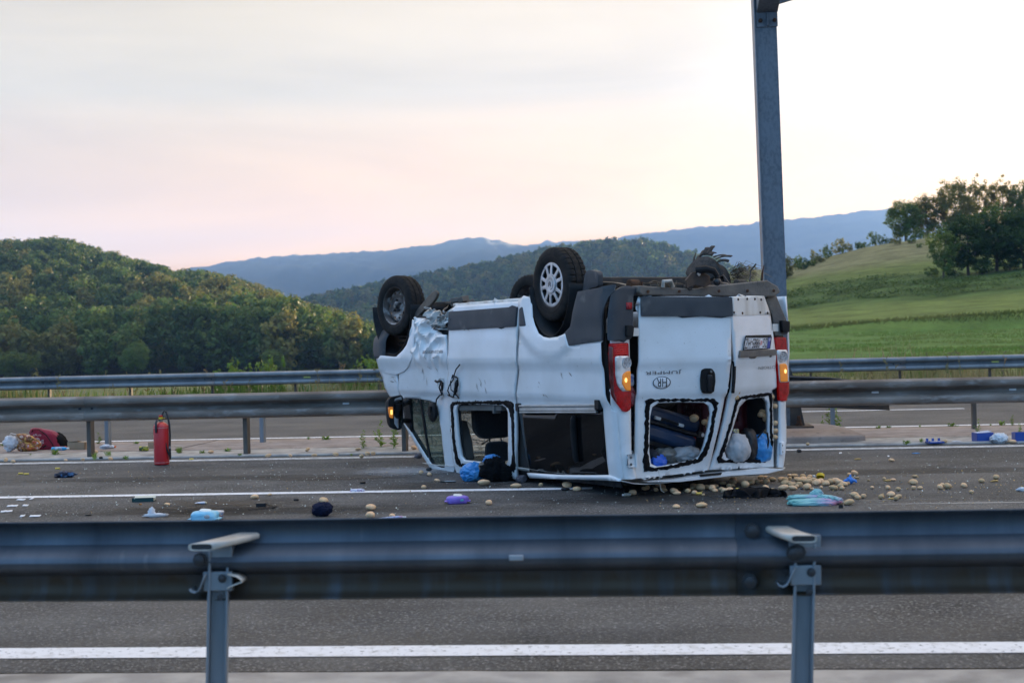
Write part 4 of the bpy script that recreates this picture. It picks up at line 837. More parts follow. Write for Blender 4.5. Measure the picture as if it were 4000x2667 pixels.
BLK=mat('black_plastic',(.009,.009,.010),.55,spec=.25,col2=(.015,.015,.016),ns=9)
INT=mat('dark_interior',(.022,.022,.024),.85,col2=(.035,.034,.033),ns=4)
TRIM=mat('grey_trim',(.13,.13,.125),.7,col2=(.10,.098,.09),ns=5)
RUB=mat('tyre_rubber',(.012,.012,.012),.75,spec=.2,col2=(.024,.021,.019),ns=12,nd_=6,bump=.15,bs=90)
ADH=mat('black_adhesive',(.004,.004,.005),.6,spec=.12,bump=.8,bs=60)
RAW=mat('bare_metal',(.42,.42,.41),.42,.75,col2=(.2,.19,.18),ns=14)
UND=mat('underbody',(.035,.032,.029),.75,.1,col2=(.085,.068,.052),ns=6,lo=.42,hi=.68,nd_=7,bump=.3,bs=30)
AXL=mat('axle_steel',(.03,.032,.036),.5,.4,col2=(.06,.052,.046),ns=7)
def glass(name,tint,alpha,rough=.02,crack=0):
    m=bpy.data.materials.new(name); m.use_nodes=True; t=m.node_tree; L=t.links.new; p=t.nodes['Principled BSDF']; o=t.nodes['Material Output']
    p.inputs['Base Color'].default_value=(*tint,1); p.inputs['Roughness'].default_value=rough; p.inputs['Specular IOR Level'].default_value=.6 if alpha<.9 else .22
    tr=t.nodes.new('ShaderNodeBsdfTransparent'); tr.inputs[0].default_value=(*[min(1,.75+x*.25/max(tint)) for x in tint],1); mx=t.nodes.new('ShaderNodeMixShader'); mx.inputs[0].default_value=alpha
    L(tr.outputs[0],mx.inputs[1]); L(p.outputs[0],mx.inputs[2]); L(mx.outputs[0],o.inputs[0])
    if crack:
        tc=t.nodes.new('ShaderNodeTexCoord'); mp=t.nodes.new('ShaderNodeMapping'); mp.inputs['Scale'].default_value=(1,1,1.6); mp.inputs['Rotation'].default_value=(.5,.6,.3); L(tc.outputs['Object'],mp.inputs[0])
        f=None
        for sc,th in ((5.5,.012),(15,.022)):
            v=t.nodes.new('ShaderNodeTexVoronoi'); v.feature='DISTANCE_TO_EDGE'; v.inputs['Scale'].default_value=sc; L(mp.outputs[0],v.inputs['Vector'])
            r=t.nodes.new('ShaderNodeMapRange'); r.inputs[1].default_value=th; r.inputs[2].default_value=th*2.2; r.inputs[3].default_value=.85; r.inputs[4].default_value=0; L(v.outputs[0],r.inputs[0])
            if f is None: f=r.outputs[0]
            else:
                a=t.nodes.new('ShaderNodeMath'); a.operation='MAXIMUM'; L(f,a.inputs[0]); L(r.outputs[0],a.inputs[1]); f=a.outputs[0]
        a=t.nodes.new('ShaderNodeMath'); a.operation='MAXIMUM'; a.inputs[1].default_value=alpha; L(f,a.inputs[0]); L(a.outputs[0],mx.inputs[0])
        x=t.nodes.new('ShaderNodeMix'); x.data_type='RGBA'; x.inputs[6].default_value=(*tint,1); x.inputs[7].default_value=(.55,.62,.60,1); L(f,x.inputs[0]); L(x.outputs[2],p.inputs['Base Color'])
    return m
GLD=glass('tinted_glass',(.004,.0045,.005),.982); GLC=glass('cracked_glass',(.10,.15,.13),.25,.1,1); GLW=glass('side_glass',(.03,.05,.045),.35,.03,0)
VZ=[-.1,0.0,.1,.3,.6,.79,.845,1.10,1.165,1.4,1.7,1.85]; VV=[.85,.86,.885,.915,.94,.955,.985,.995,1.02,1.02,1.0,.985]
def V(z): return (itp(z-.012,VZ,VV)+itp(z,VZ,VV)+itp(z+.012,VZ,VV))/3
def SF(off=0,dent=.0016,fn=None):
    def f(u,z):
        v=V(z)+off
        if u<.09: v-=.09-math.sqrt(max(0,.0081-(.09-u)**2))
        v+=dent*fbm(u*1.7,z*1.9,2)
        if fn: v+=fn(u,z)
        return (u,v,z)
    return f
def prot(z): return itp(z,[.18,.39,.86,1.1,1.75],[0,.08,.21,.25,.25])
def joint(z): return itp(z,[.18,.39,.86,1.1,1.75],[-.04,-.06,-.13,-.11,-.11])
def ribs(z):
    # pressed ribs of the rear doors: two shallow steps
    return itp(z,[.80,.85,.865,1.10,1.15,1.4],[.0,.0,-.022,-.03,-.05,-.05])
def RF(off=0,dent=.004,left=False,rib=True):
    def f(v,z):
        p=prot(z); j=joint(z)
        k=(v+.82)/(j+.82) if left else (.74-v)/(.74-j)
        u=-p*max(-.05,min(1.08,k))-off+(ribs(z) if rib else 0)+.03*(1 if rib else 0)
        u+=dent*fbm(v*2.2,z*2.2,6 if left else 3)
        return (u,v,z)
    return f
def CF(off=0):
    # rear corner: wraps from the rear face round to the side
    def f(v,z):
        s=1 if v>0 else -1; a=abs(v); vm=V(z)+off; r=.10
        if s>0:
            t=0.0
            for i in range(60):
                u=.786*t; vs=vm-r+math.sqrt(max(0,r*r-(r-min(u,r))**2))
                if a-.618*t<=vs: break
                t+=.0045
            u=.786*t; vv=a-.618*t
            if t==0 and vv>vm-r: u=r-math.sqrt(max(0,r*r-(vv-(vm-r))**2))
            return (u-off,vv,z)
        vm=max(vm,.965); a=min(a,vm); u=0 if a<vm-r else r-math.sqrt(max(0,r*r-(a-(vm-r))**2))
        return (u-off,-a,z)
    return f
P=lambda n:VD[n]
exp_=lambda poly,k:[(sum(p[0] for p in poly)/len(poly)*(1-k)+a*k,sum(p[1] for p in poly)/len(poly)*(1-k)+b*k) for a,b in poly]
def crush(u,z):
    k=sst(1.22,1.62,z)*sst(3.0,3.3,u)*sst(4.0,3.75,u); k2=sst(1.02,1.3,z)*sst(2.95,3.2,u)*sst(4.1,3.7,u)
    r=1-abs(noise.noise(Vector((u*3.6+z*2.0,z*4.2-u*1.3,4))))*2
    r2=1-abs(noise.noise(Vector((u*7.5,z*7.5+u*3,11))))*2
    return k*(.085*r-.10+.03*r2)+k2*(.028*r+.014*r2)-.012
# --- right side
qo=[(1.535,1.742)]+P('quarter')[:6]+[(.212,.573),(.221,.188),(.221,.152),(.03,.163),(.03,.74),(.07,.755),(.11,.89),(.11,1.335),(.076,1.354),(.382,1.335),(.614,1.316),(.668,1.424)]+P('quarter_arch')[::-1][1:]
def archbulge(u,z):
    d=math.hypot(u-.97,z-1.875); return .016*sst(.70,.64,d)*sst(.40,.5,d)*sst(1.15,1.2,z)
panel('rear_side_panel',qo,[],SF(0,.0016,archbulge),PAINT,van,.036,.004)
panel('side_window',P('qglass'),[],SF(-.006,.001),GLD,van,.08,.004)
g_=[(1.66,.104),(1.63,.055),(1.0,.095),(.30,.135),(.05,.145),(.05,.165),(.22,.188),(.63,.157),(1.0,.132)]
panel('roof_gutter',g_,[],SF(.008,.002),PAINT,van,.06,.012)
mb=MB(); mb.box((.96,V(.8)+.012,.795),(1.34,.024,.018)); mb.box((.96,V(.8)+.010,.762),(1.34,.016,.03)); mb.box((.96,V(.73)+.014,.735),(1.34,.024,.016)); mb.v=[(u,v,z-.0+(-.045*(u-.3)/1.3)) for u,v,z in mb.v]; mb.build('door_rail',mat('rail_aluminium',(.55,.54,.52),.4,.5,col2=(.42,.40,.37),ns=6),van,bevel=.003)
mb=MB(); mb.box((.25,V(.78)+.018,.80),(.07,.04,.085)); mb.box((1.655,V(.74)+.018,.735),(.06,.04,.075)); mb.build('rail_end',BLK,van,bevel=.006)
# window handle rail seen on the dark glass
mb=MB(); hz_=[(.66,.68),(.675,.66),(.69,.60),(.70,.45),(.70,.30),(.69,.27)]
mb.tube([(u,V(z)+.02,z) for u,z in hz_],[.022,.028,.03,.03,.028,.02],8); mb.build('window_latch',BLK,van)
# scuffs and dirt smears on the bodywork
random.seed(77)
SCF=mat('scuff',(.30,.24,.19),.7,col2=(.20,.16,.13),ns=20)
for u0,z0,n_,ln,an in ((2.36,.93,6,.045,1.2),(2.55,1.55,3,.05,.4),(.75,1.0,3,.03,1.0),(1.1,.92,3,.03,.7),(3.4,1.15,5,.05,.5),(3.7,1.0,4,.04,1.9),(4.4,.95,3,.05,.3)):
    for k in range(n_):
        u=u0+random.uniform(-.12,.12); z=z0+random.uniform(-.07,.07); a=an+random.uniform(-.4,.4); l=ln*random.uniform(.5,1.3); w=random.uniform(.0025,.007); c,s_=cos(a),sin(a)
        panel('scuff_mark',[(u-c*l,z-s_*l),(u-s_*w*-1,z-c*w),(u+c*l,z+s_*l),(u+s_*w*-1,z+c*w)],[],SF(.0085 if 1.6<u<3.0 else .0035,.0017,(lambda u,z:crush(u,z)+.012) if u>3.0 else None),SCF,van,.03,.0006)
# --- sliding door
slide=panel('sliding_door',P('slide'),[P('slide_hole')],SF(.006,.0018),PAINT,van,.036,.028)
panel('adhesive_band',dens(P('slide_band_o'),.02,.010,1),[dens(exp_(P('slide_band_i'),.985),.02,.011,2)],SF(.010,.0018),ADH,slide,.03,.004)
panel('door_cladding',rnd(P('clad'),.02),[],SF(.028,.002),GREYP,slide,.09,.024,bevel=.008)
panel('side_cladding',rnd(P('clad2'),.02),[],SF(.022,.002),GREYP,van,.09,.02,bevel=.006)
panel('handle_recess',rnd(P('hole2'),.02),[],SF(.009,.004),BLK,slide,.05,.003)
hd=[(2.99,.80),(3.02,.95),(2.96,1.02),(2.84,1.02),(2.79,.96),(2.83,.84),(2.92,.79)]
mb=MB(); q=[(u,V(z)+.012,z) for u,z in hd]; mb.tube(q+[q[0]],.004,5,False); mb.build('handle_frame',PAINTD,slide)
mb=MB()
def cab(pts,r=.006,n=6):
    q=[(u,V(z)+.03+.015*math.sin(i*1.7),z) for i,(u,z) in enumerate(pts)]; mb.tube(q,r,n)
cab([(2.71,1.14),(2.80,1.09),(2.87,1.05),(2.93,.985),(2.985,.925),(3.02,.87),(3.05,.82)],.007); cab([(2.93,1.0),(2.88,1.03),(2.81,1.0),(2.83,.93),(2.87,.87),(2.95,.80),(3.01,.80),(3.09,.82)],.008); cab([(2.97,.97),(2.94,.88),(2.90,.85),(2.88,.79)],.006); cab([(2.82,.96),(2.84,.9),(2.91,.83)],.014)
mb.build('torn_cable',BLK,slide)
mb=MB(); mb.box((2.52,V(.7)-.05,.70),(.9,.06,.055),(0,.03,0)); mb.box((2.2,V(.7)-.04,.70),(.03,.08,.09)); mb.build('window_rail',TRIM,slide,bevel=.006)
# --- front door, fender and nose
door=panel('front_door',P('door'),[P('dwin')],SF(0,.004,lambda u,z:crush(u,z)+.012),PAINT,van,.022,.02,ang=24)
panel('quarter_window',P('glass1'),[],SF(-.012,.001),GLW,door,.08,.004); panel('door_window',P('glass2'),[],SF(-.012,.001),GLW,door,.08,.004)
panel('window_seal',rnd(P('dwin'),.02),[P('glass1'),P('glass2')],SF(-.008,.001),BLK,door,.05,.012)
panel('mirror_base',P('sail'),[],SF(.004,.001),BLK,door,.05,.03)
panel('handle_recess',rnd([(3.27,.93),(3.24,.96),(3.19,.95),(3.20,.90),(3.25,.82),(3.28,.82),(3.26,.9)],.01),[],SF(.004,.004),BLK,door,.05,.003)
mb=MB(); q=[(u,V(z)+.004,z) for u,z in P('hole1')]; mb.tube(q+[q[0]],.004,5,False); mb.build('handle_frame',PAINTD,door)
mb=MB(); cab([(3.18,.97),(3.21,.90),(3.22,.82),(3.29,.815),(3.36,.77),(3.39,.70),(3.40,.60)],.008); cab([(3.32,.965),(3.26,.955),(3.2,.965)],.012); mb.build('torn_cable',BLK,door)
mb=MB(); mb.lathe([(.0,.03),(.06,.03),(.095,.015),(.10,-.005),(.09,-.02)],16,'Y',(0,0,0)); mb.box((-.02,.03,.03),(.05,.04,.05)); mb.box((-.03,.03,-.03),(.05,.05,.03)); o=mb.build('lock_unit',BLK,door,loc=(3.50,V(.63)+.03,.63),scale=(.95,1,1.08))
fend=panel('fender',P('fender'),[],SF(.0,.003),PAINT,van,.04,.01)
panel('arch_extension',rnd(P('archext'),.02),[],SF(.014,.002),PAINT,van,.05,.02,bevel=.006)
def nose(name,z0,z1,n,mt,dw=0):
    mb=MB(); rows=n; cols=28; vs=[]
    for i in range(rows+1):
        z=z0+(z1-z0)*i/rows; Wd=itp(z,[.74,.8,1.0,1.2,1.42,1.54,1.60],[.86,.93,.985,1.005,.99,.90,.74])+dw; Ln=itp(z,[.74,.80,.9,1.05,1.3,1.46,1.60],[.06,.12,.36,.62,.80,.78,.55])+dw
        for j in range(cols+1):
            t=pi*j/cols; c,s=cos(t),sin(t); e=.62
            vs.append((4.58+Ln*abs(s)**e,Wd*(abs(c)**e)*(1 if c>0 else -1),z+.01*fbm(c*3,z*3,2)))
    k=cols+1; mb.add(vs,[(i*k+j,i*k+j+1,(i+1)*k+j+1,(i+1)*k+j) for i in range(rows) for j in range(cols)])
    return mb.build(name,mt,van,thick=.006)
nose('bonnet',.74,1.21,16,PAINT); nose('front_bumper',1.20,1.60,12,GREYP,.016)
# windscreen hanging crazed in its frame, far pillar, roof
mb=MB(); vs=[]
for i in range(9):
    for j in range(13):
        t=i/8; v=-.80+1.6*j/12; vs.append((3.93+.68*t+.07*sin(pi*j/12)*t,v*(.93+.07*t),.03+.74*t+.02*noise.noise(Vector((v*3,t*3,1)))))
mb.add(vs,[(i*13+j,i*13+j+1,(i+1)*13+j+1,(i+1)*13+j) for i in range(8) for j in range(12)]); mb.build('windscreen',GLC,van)
mb=MB(); mb.tube([(4.62,-.88,.80),(4.3,-.86,.46),(3.93,-.83,.06)],.04,6); mb.build('pillar',PAINT,van)
def lside(u,z): return (u,-V(z)+.004*fbm(u*2,z*2,9),z)
lo_=[(.06,.15),(3.4,.03),(3.92,.03),(4.3,.44),(4.62,.78),(4.66,1.2),(4.0,1.3),(3.86,1.7),(1.48,1.72),(1.3,1.5),(.95,1.4),(.65,1.5),(.5,1.72),(.06,1.72)]
panel('far_side_panel',lo_,[[(3.22,.10),(3.85,.10),(4.22,.46),(4.30,.74),(3.22,.74)]],lside,PAINT,van,.10,.02,flip=False)
panel('far_door_window',[(3.22,.10),(3.85,.10),(4.22,.46),(4.30,.74),(3.22,.74)],[],lambda u,z:(u,-V(z)+.01,z),GLC,van,.15,.004,flip=False)
mb=MB(); nu,nv=30,24; vs=[]
for i in range(nu+1):
    for j in range(nv+1):
        u=.0+3.96*i/nu; s=-1+2*j/nv; v=.885*s; z=.02+.095*sst(.9,.0,u)*(1-.5*s*s)+.125*abs(s)**5*(1-.75*sst(2.2,3.6,u))*(1-.35*sst(.6,0,u))+.012*fbm(u*1.5,v*2,5)*(1-abs(s)); vs.append((u,v,max(.004,z)))
mb.add(vs,[(i*(nv+1)+j,i*(nv+1)+j+1,(i+1)*(nv+1)+j+1,(i+1)*(nv+1)+j) for i in range(nu) for j in range(nv)]); mb.build('roof',PAINTD,van,thick=.006)
# crumpled sill metal between front wheel and sliding door
def crum(u,z,o=0):
    r=1-abs(noise.noise(Vector((u*6+z*3,z*8,o))))*2; r2=1-abs(noise.noise(Vector((u*15,z*15+u*6,o+4))))*2
    return (u,.94+.09*r+.045*r2-.10*sst(1.62,1.78,z),z+.02*noise.noise(Vector((u*11,z*11,3))))
panel('crumpled_sill',dens(P('crum'),.03,.022,4),[],lambda u,z:crum(u,z,1),mat('torn_sheet',(.62,.62,.60),.4,.25,col2=(.30,.29,.27),ns=9,coat=.2),van,.02,.003,ang=25)
random.seed(21)
for i in range(9):
    u=random.uniform(2.95,3.45); z=random.uniform(1.50,1.70); a=random.uniform(0,6.3); l=random.uniform(.05,.13); mb=MB()
    vs=[]
    for k in range(5):
        t=k/4; w=.02*(1-t)+.006; c=Vector((u+cos(a)*l*t,1.0+.05*sin(t*4+i),z+sin(a)*l*t)); n=Vector((-sin(a),.4*sin(i),cos(a)))*w; vs+=[c-n,c+n]
    mb.add(vs,[(2*k,2*k+1,2*k+3,2*k+2) for k in range(4)]); mb.build('torn_shard',RAW,van,thick=.002,ang=25)
panel('front_mud_flap',rnd(P('fflap'),.02),[],lambda u,z:(u,.93+.04*sin(z*9),z),mat('worn_rubber',(.06,.052,.045),.7,col2=(.11,.092,.072),ns=5),van,.05,.03,bevel=.008)
panel('rear_mud_flap',rnd(P('bflap'),.02),[],lambda u,z:(u,.90+.02*sin(u*7),z),GREYP,van,.06,.05,bevel=.012)
# flank and bumper cladding at the rear corner
panel('flank_cladding',P('flank'),[],SF(.014,.003,lambda u,z:.02*sst(1.45,1.6,z)*sst(.62,.5,u)),GREYP,van,.05,.02,bevel=.004)
panel('corner_bumper',rnd(P('rbump'),.02),[],CF(.03),GREYP,van,.035,.03,bevel=.006)
panel('corner_bumper',rnd(P('lbump'),.02),[],CF(.02),DIRTP,van,.035,.03,bevel=.006)
panel('reflector',P('refl'),[],CF(.036),mat('red_reflector',(.35,.02,.025),.25,bump=.5,bs=120),van,.05,.006)
for n in ('black','blackL'): panel('bumper_bracket',rnd(P(n),.012),[],CF(.06),BLK,van,.05,.04,bevel=.008)
# bent rear crossbar
def barm(a,b,t):
    d=.035*math.exp(-((a-.02)/.12)**2); return (-.075+t+d*.8+.012*noise.noise(Vector((a*4,b*9,3))),a,b-.0+d*.3*(1 if b>1.76 else 0))
q=[]
mb=MB(); bo=dens(P('bar'),.06); mb.prism(bo,barm,.14); mb.build('crossbar',DIRTP,van,ang=30,bevel=.012)
for v_ in (.66,.33,-.1,-.42,-.72):
    mb=MB(); mb.lathe([(.014,0),(.014,-.008),(.008,-.010)],8,'X',(-.092+.0,v_,1.765),True); mb.build('bolt',RUST,van)
# --- rear
rp=[(1.0,1.36),(.80,1.36),(.802,.739),(.807,.398),(.778,.263),(.755,.163),(.888,.160),(.962,.167),(.99,.40),(1.02,.74)]
panel('rear_pillar',rp,[],CF(0),PAINT,van,.03,.02)
panel('rear_pillar',[(-.835,.761),(-.955,.753),(-.941,.482),(-.863,.143),(-.80,.16),(-.825,.49)],[],CF(0),PAINT,van,.03,.03)
panel('pillar_backing',[(-.79,1.36),(-.93,1.36),(-.955,.75),(-.80,.76)],[],CF(-.03),BLK,van,.05,.01)
rdoor=panel('rear_door',P('rdoor'),[P('rd_hole')],RF(0,.0022),PAINT,van,.034,.03)
ldoor=panel('rear_door',P('ldoor'),[P('ld_hole')],RF(0,.0022,True),PAINT,van,.034,.03)
panel('adhesive_band',dens(P('rd_band_o'),.02,.012,5),[dens(exp_(P('rd_band_i'),.985),.02,.012,6)],RF(.006,.005),ADH,rdoor,.03,.005)
panel('adhesive_band',dens(P('ld_band_o'),.02,.010,7),[dens(exp_(P('ld_band_i'),.985),.02,.010,8)],RF(.006,.005,True),ADH,ldoor,.03,.005)
panel('door_cladding',rnd(P('rd_clad'),.012),[],RF(.022,.003),GREYP,rdoor,.08,.02,bevel=.006)
panel('bare_strip',P('ld_top'),[],RF(.004,.003,True),PAINTD,ldoor,.06,.003)
for v_,z_ in ((-.19,1.685),(-.33,1.69),(-.45,1.69),(-.55,1.685),(-.12,1.57),(-.25,1.565),(-.53,1.57),(-.65,1.565)):
    f=RF(.006,.003,True); mb=MB(); mb.lathe([(.0,-.004),(.009,-.003),(.012,.0)],8,'X',f(v_,z_)); mb.build('rivet_hole',RUST,ldoor)
panel('door_edge_seal',[(-.10,1.54),(-.128,1.5),(-.155,1.17),(-.165,.99),(-.158,.865),(-.135,.865),(-.14,.99),(-.130,1.17),(-.098,1.5)],[],RF(.002,.003,True,False),BLK,ldoor,.03,.02)
# number plate, recess, lettering
panel('plate_recess',rnd(P('plate_rec'),.03),[],RF(-.004,.002,True),PAINT,ldoor,.05,.014,bevel=.006)
panel('plate_bar',rnd(P('plate_bar'),.012),[],RF(.022,.002,True),DIRTP,ldoor,.06,.025,bevel=.006)
pf=RF(.016,.0,True,True)
plate=panel('number_plate',rnd(P('plate'),.006),[],pf,mat('plate_white',(.72,.72,.74),.45),ldoor,.05,.004)
mb=MB()
def quadon(mb,f,pts):
    k=len(mb.v); mb.v+=[f(*p) for p in pts]; mb.f.append(tuple(range(k,k+len(pts)))); mb.mi.append(mb.cur)
def lerp2(c,s,t):
    # c: the four corners (tl,tr,br,bl); s across, t down
    a=[c[0][i]+(c[1][i]-c[0][i])*s for i in (0,1)]; b=[c[3][i]+(c[2][i]-c[3][i])*s for i in (0,1)]
    return (a[0]+(b[0]-a[0])*t,a[1]+(b[1]-a[1])*t)
PC=P('plate'); pl2=RF(.023,0,True); 
mb=MB(); quadon(mb,pl2,[lerp2(PC,s,t) for s,t in ((.885,.02),(.985,.02),(.985,.98),(.885,.98))]); mb.build('blue_band',mat('plate_blue',(.02,.05,.30),.4),plate,fix=False)
mb=MB(); fr_=RF(.020,0,True)
for a,b in (((0,0),(1,.0)),((0,1),(1,1)),((0,0),(0,1)),((1,0),(1,1))): mb.tube([fr_(*lerp2(PC,*a)),fr_(*lerp2(PC,*b))],.005,6)
mb.build('plate_frame',BLK,plate)
panel('frame_rim',P('plate_fr'),[],RF(.022,0,True),BLK,plate,.08,.01)
FONT=None
def text_mesh(s,f,c,mt,name,parent,sp=1.0,h=1.0,shear=0):
    # writes s upside down on surface f inside the quad c, as it reads on the overturned van
    cu=bpy.data.curves.new('t','FONT'); cu.body=s; cu.space_character=sp; cu.shear=shear; cu.resolution_u=3
    to=bpy.data.objects.new('t',cu); COL.objects.link(to); dg=bpy.context.evaluated_depsgraph_get(); dg.update()
    me=bpy.data.meshes.new_from_object(to.evaluated_get(dg)); bpy.data.objects.remove(to); bpy.data.curves.remove(cu)
    xs=[v.co.x for v in me.vertices]; ys=[v.co.y for v in me.vertices]; x0,x1,y0,y1=min(xs),max(xs),min(ys),max(ys)
    for v in me.vertices:
        s_=1-(v.co.x-x0)/(x1-x0); t_=(v.co.y-y0)/(y1-y0)
        v.co=Vector(f(*lerp2(c,s_,t_)))
    me.materials.clear(); me.update(); return obj(name,me,mt,parent)
INK=mat('ink_black',(.012,.012,.014),.5); CHR=mat('chrome_letters',(.10,.10,.105),.35,.5)
sub=lambda c,s0,s1,t0,t1:[lerp2(c,s0,t0),lerp2(c,s1,t0),lerp2(c,s1,t1),lerp2(c,s0,t1)]
text_mesh('ZG',pl2,sub(PC,.70,.865,.12,.88),INK,'plate_letters',plate)
text_mesh('9885-HZ',pl2,sub(PC,.03,.585,.12,.88),INK,'plate_letters',plate)
text_mesh('HR',RF(.025,0,True),sub(PC,.90,.975,.08,.36),mat('white_print',(.8,.8,.8),.5),'plate_country_mark',plate)
CW=[MATS['plate_white'],mat('shield_red',(.55,.03,.03),.5)]
for i in range(4):
    for j in range(5):
        if (i+j)%2==0:
            mb=MB(); quadon(mb,pl2,[lerp2(PC,.60+.018*(i+a),.30+.075*(j+b)) for a,b in ((0,0),(1,0),(1,1),(0,1))]); mb.build('plate_shield_square',CW[1],plate,fix=False)
rdf=RF(.006,.005)
def bx(c4): 
    l,r,t,b=c4; return [(l[0],t[1]),(r[0],t[1]),(r[0],b[1]),(l[0],b[1])]
text_mesh('JUMPER',RF(.013,.005),bx(P('jumper')),CHR,'badge_letters',rdoor,1.05)
text_mesh('CITROËN',RF(.013,.005,True),bx(P('citroen')),CHR,'badge_letters',ldoor,1.0)
c=P('hr'); cx_,cz_=c[0]; rx_=(c[1][0]-c[2][0])/2; rz_=(c[3][1]-c[4][1])/2
ov=lambda k:[(cx_+rx_*k*cos(2*pi*i/36),cz_+rz_*k*sin(2*pi*i/36)) for i in range(36)]
st_=panel('country_sticker',ov(1),[],RF(.005,.005),MATS['plate_white'],rdoor,.03,.0008)
panel('sticker_ring',ov(.985),[ov(.90)],RF(.0065,.005),INK,st_,.03,.0005)
text_mesh('HR',RF(.0068,.005),[(cx_+rx_*.56,cz_+rz_*.70),(cx_-rx_*.56,cz_+rz_*.70),(cx_-rx_*.56,cz_-rz_*.70),(cx_+rx_*.56,cz_-rz_*.70)],INK,'sticker_letters',st_)
ct=P('text'); text_mesh('PRIJEVOZ ZA VLASTITE POTREBE',SF(.006,.004,lambda u,z:crush(u,z)+.012),[(3.56,1.293),(3.09,1.298),(3.09,1.258),(3.56,1.252)],INK,'door_lettering',door,.95)
hnd=panel('door_handle',rnd(P('handle'),.015),[],RF(.014,.0),BLK,rdoor,.04,.016,bevel=.006)
panel('grip',[(.125,1.035),(.080,1.035),(.070,.885),(.112,.885)],[],RF(.030,.0),mat('black_plastic_gloss',(.016,.016,.018),.3),hnd,.04,.02,bevel=.008)
mb=MB(); f=RF(.03,0); mb.lathe([(.012,-.004),(.010,-.008),(.0,-.008)],10,'X',f(.098,1.062)); mb.build('key_lock',TRIM,hnd)
for n in ('hingeR','hingeL'):
    h_=panel('hinge',rnd(P(n),.015),[],CF(.022),PAINT,van,.04,.024,bevel=.006)
    (a,b),(c,d)=P(n)[0],P(n)[2]
    for tt in (.25,.78):
        mb=MB(); mb.lathe([(.012,-.0),(.010,-.006),(.0,-.007)],10,'X',CF(.024)((a+c)/2+.012,b+(d-b)*tt)); mb.build('hinge_bolt',TRIM,h_)
    mb=MB(); sg=-1 if n=='hingeR' else 1; x_=(c if n=='hingeR' else P(n)[0][0]); mb.tube([(-.03,x_,d),(-.03,x_,b)],.012,8); mb.build('hinge_pin',PAINT,h_)
# check straps at the sprung doors
mb=MB(); mb.box((-.02,.755,1.42),(.012,.09,.07)); mb.build('door_strap',mat('zinc_strap',(.6,.6,.58),.4,.3),van,bevel=.004)
mb=MB(); mb.box((-.02,-.79,1.43),(.012,.07,.07)); mb.build('door_strap',MATS['zinc_strap'],van,bevel=.004)
# --- tail lamps
LR=mat('lamp_red',(.30,.002,.004),.22,spec=.3,coat=.25,bump=.45,bs=110,col2=(.14,.001,.002),ns=30,emit=(1,.01,.008),es=.012); LRD=mat('lamp_red_dark',(.10,.004,.006),.12,coat=1)
LC=mat('lamp_chrome',(.80,.80,.80),.22,.55,col2=(.60,.60,.61),ns=14); LA=mat('lamp_amber_lit',(.60,.21,.03),.2,emit=(1,.30,.02),es=.05,bump=.3,bs=90); LAH=mat('lamp_filament',(1,.7,.2),.2,emit=(1,.62,.18),es=.4)
LV=mat('lamp_reverse',(.30,.30,.31),.12,.5,bump=.9,bs=110,col2=(.62,.62,.62),ns=60)
GLZ=glass('lamp_cover',(.5,.5,.5),.16,.03)
def lamp(n,sg):
    base=panel('tail_lamp',rnd(P(n),.02),[],CF(.016),LR,van,.022,.03,bevel=.006)
    vs_=[p[0] for p in P(n)]; lo,hi=min(vs_),max(vs_)
    if sg>0:
        panel('lamp_edge',[(1.030,1.30),(.985,1.30),(.985,.90),(.95,.82),(.975,.835),(1.02,.885),(1.03,1.02)],[],CF(.020),LRD,base,.02,.004)
        # red lens bars
        for i in range(5): panel('lens_bar',[(.98-.004*i,1.318-.018*i),(.83,1.318-.018*i),(.83,1.310-.018*i),(.98-.004*i,1.310-.018*i)],[],CF(.021),mat('lamp_red_bright',(.6,.02,.02),.15,emit=(1,.03,.02),es=.02),base,.03,.003)
    cl=panel('clear_section',rnd(P(n+'_clear'),.02),[],CF(.021),LC,base,.025,.004)
    c=P(n+'_rev'); cx_,cz_=c[0]; rx_=abs(c[1][0]-c[2][0])/2*.92; rz_=(c[3][1]-c[4][1])/2*.92
    panel('reverse_lens',[(cx_+rx_*cos(2*pi*i/24),cz_+rz_*sin(2*pi*i/24)) for i in range(24)],[],CF(.027),LV,cl,.02,.004)
    panel('lens_ring',[(cx_+rx_*1.12*cos(2*pi*i/24),cz_+rz_*1.12*sin(2*pi*i/24)) for i in range(24)],[[(cx_+rx_*cos(2*pi*i/24),cz_+rz_*sin(2*pi*i/24)) for i in range(24)]],CF(.03),LC,cl,.02,.006)
    am=panel('indicator_lens',rnd(P(n+'_amb'),.015),[],CF(.027),LA,cl,.02,.006)
    a=P(n+'_amb'); ax=sum(p[0] for p in a)/len(a)+.01*sg; az=sum(p[1] for p in a)/len(a)
    panel('indicator_glow',[(ax+.012*cos(i*.785),az+.02*sin(i*.785)) for i in range(8)],[],CF(.034),LAH,am,.02,.003)
lamp('rl',1); lamp('ll',-1)
# --- roof lip with third brake lamp
mb=MB(); lp=dens(P('lip'),.05); mb.prism(lp,lambda a,b,t:(-.04+t+.01*fbm(a*3,b,1),a,b),.12); lip=mb.build('roof_lip',PAINT,van,ang=30,bevel=.01)
mb=MB(); mb.prism(P('brk3'),lambda a,b,t:(-.052+t,a,b),.02); mb.build('brake_lamp_slot',BLK,lip)
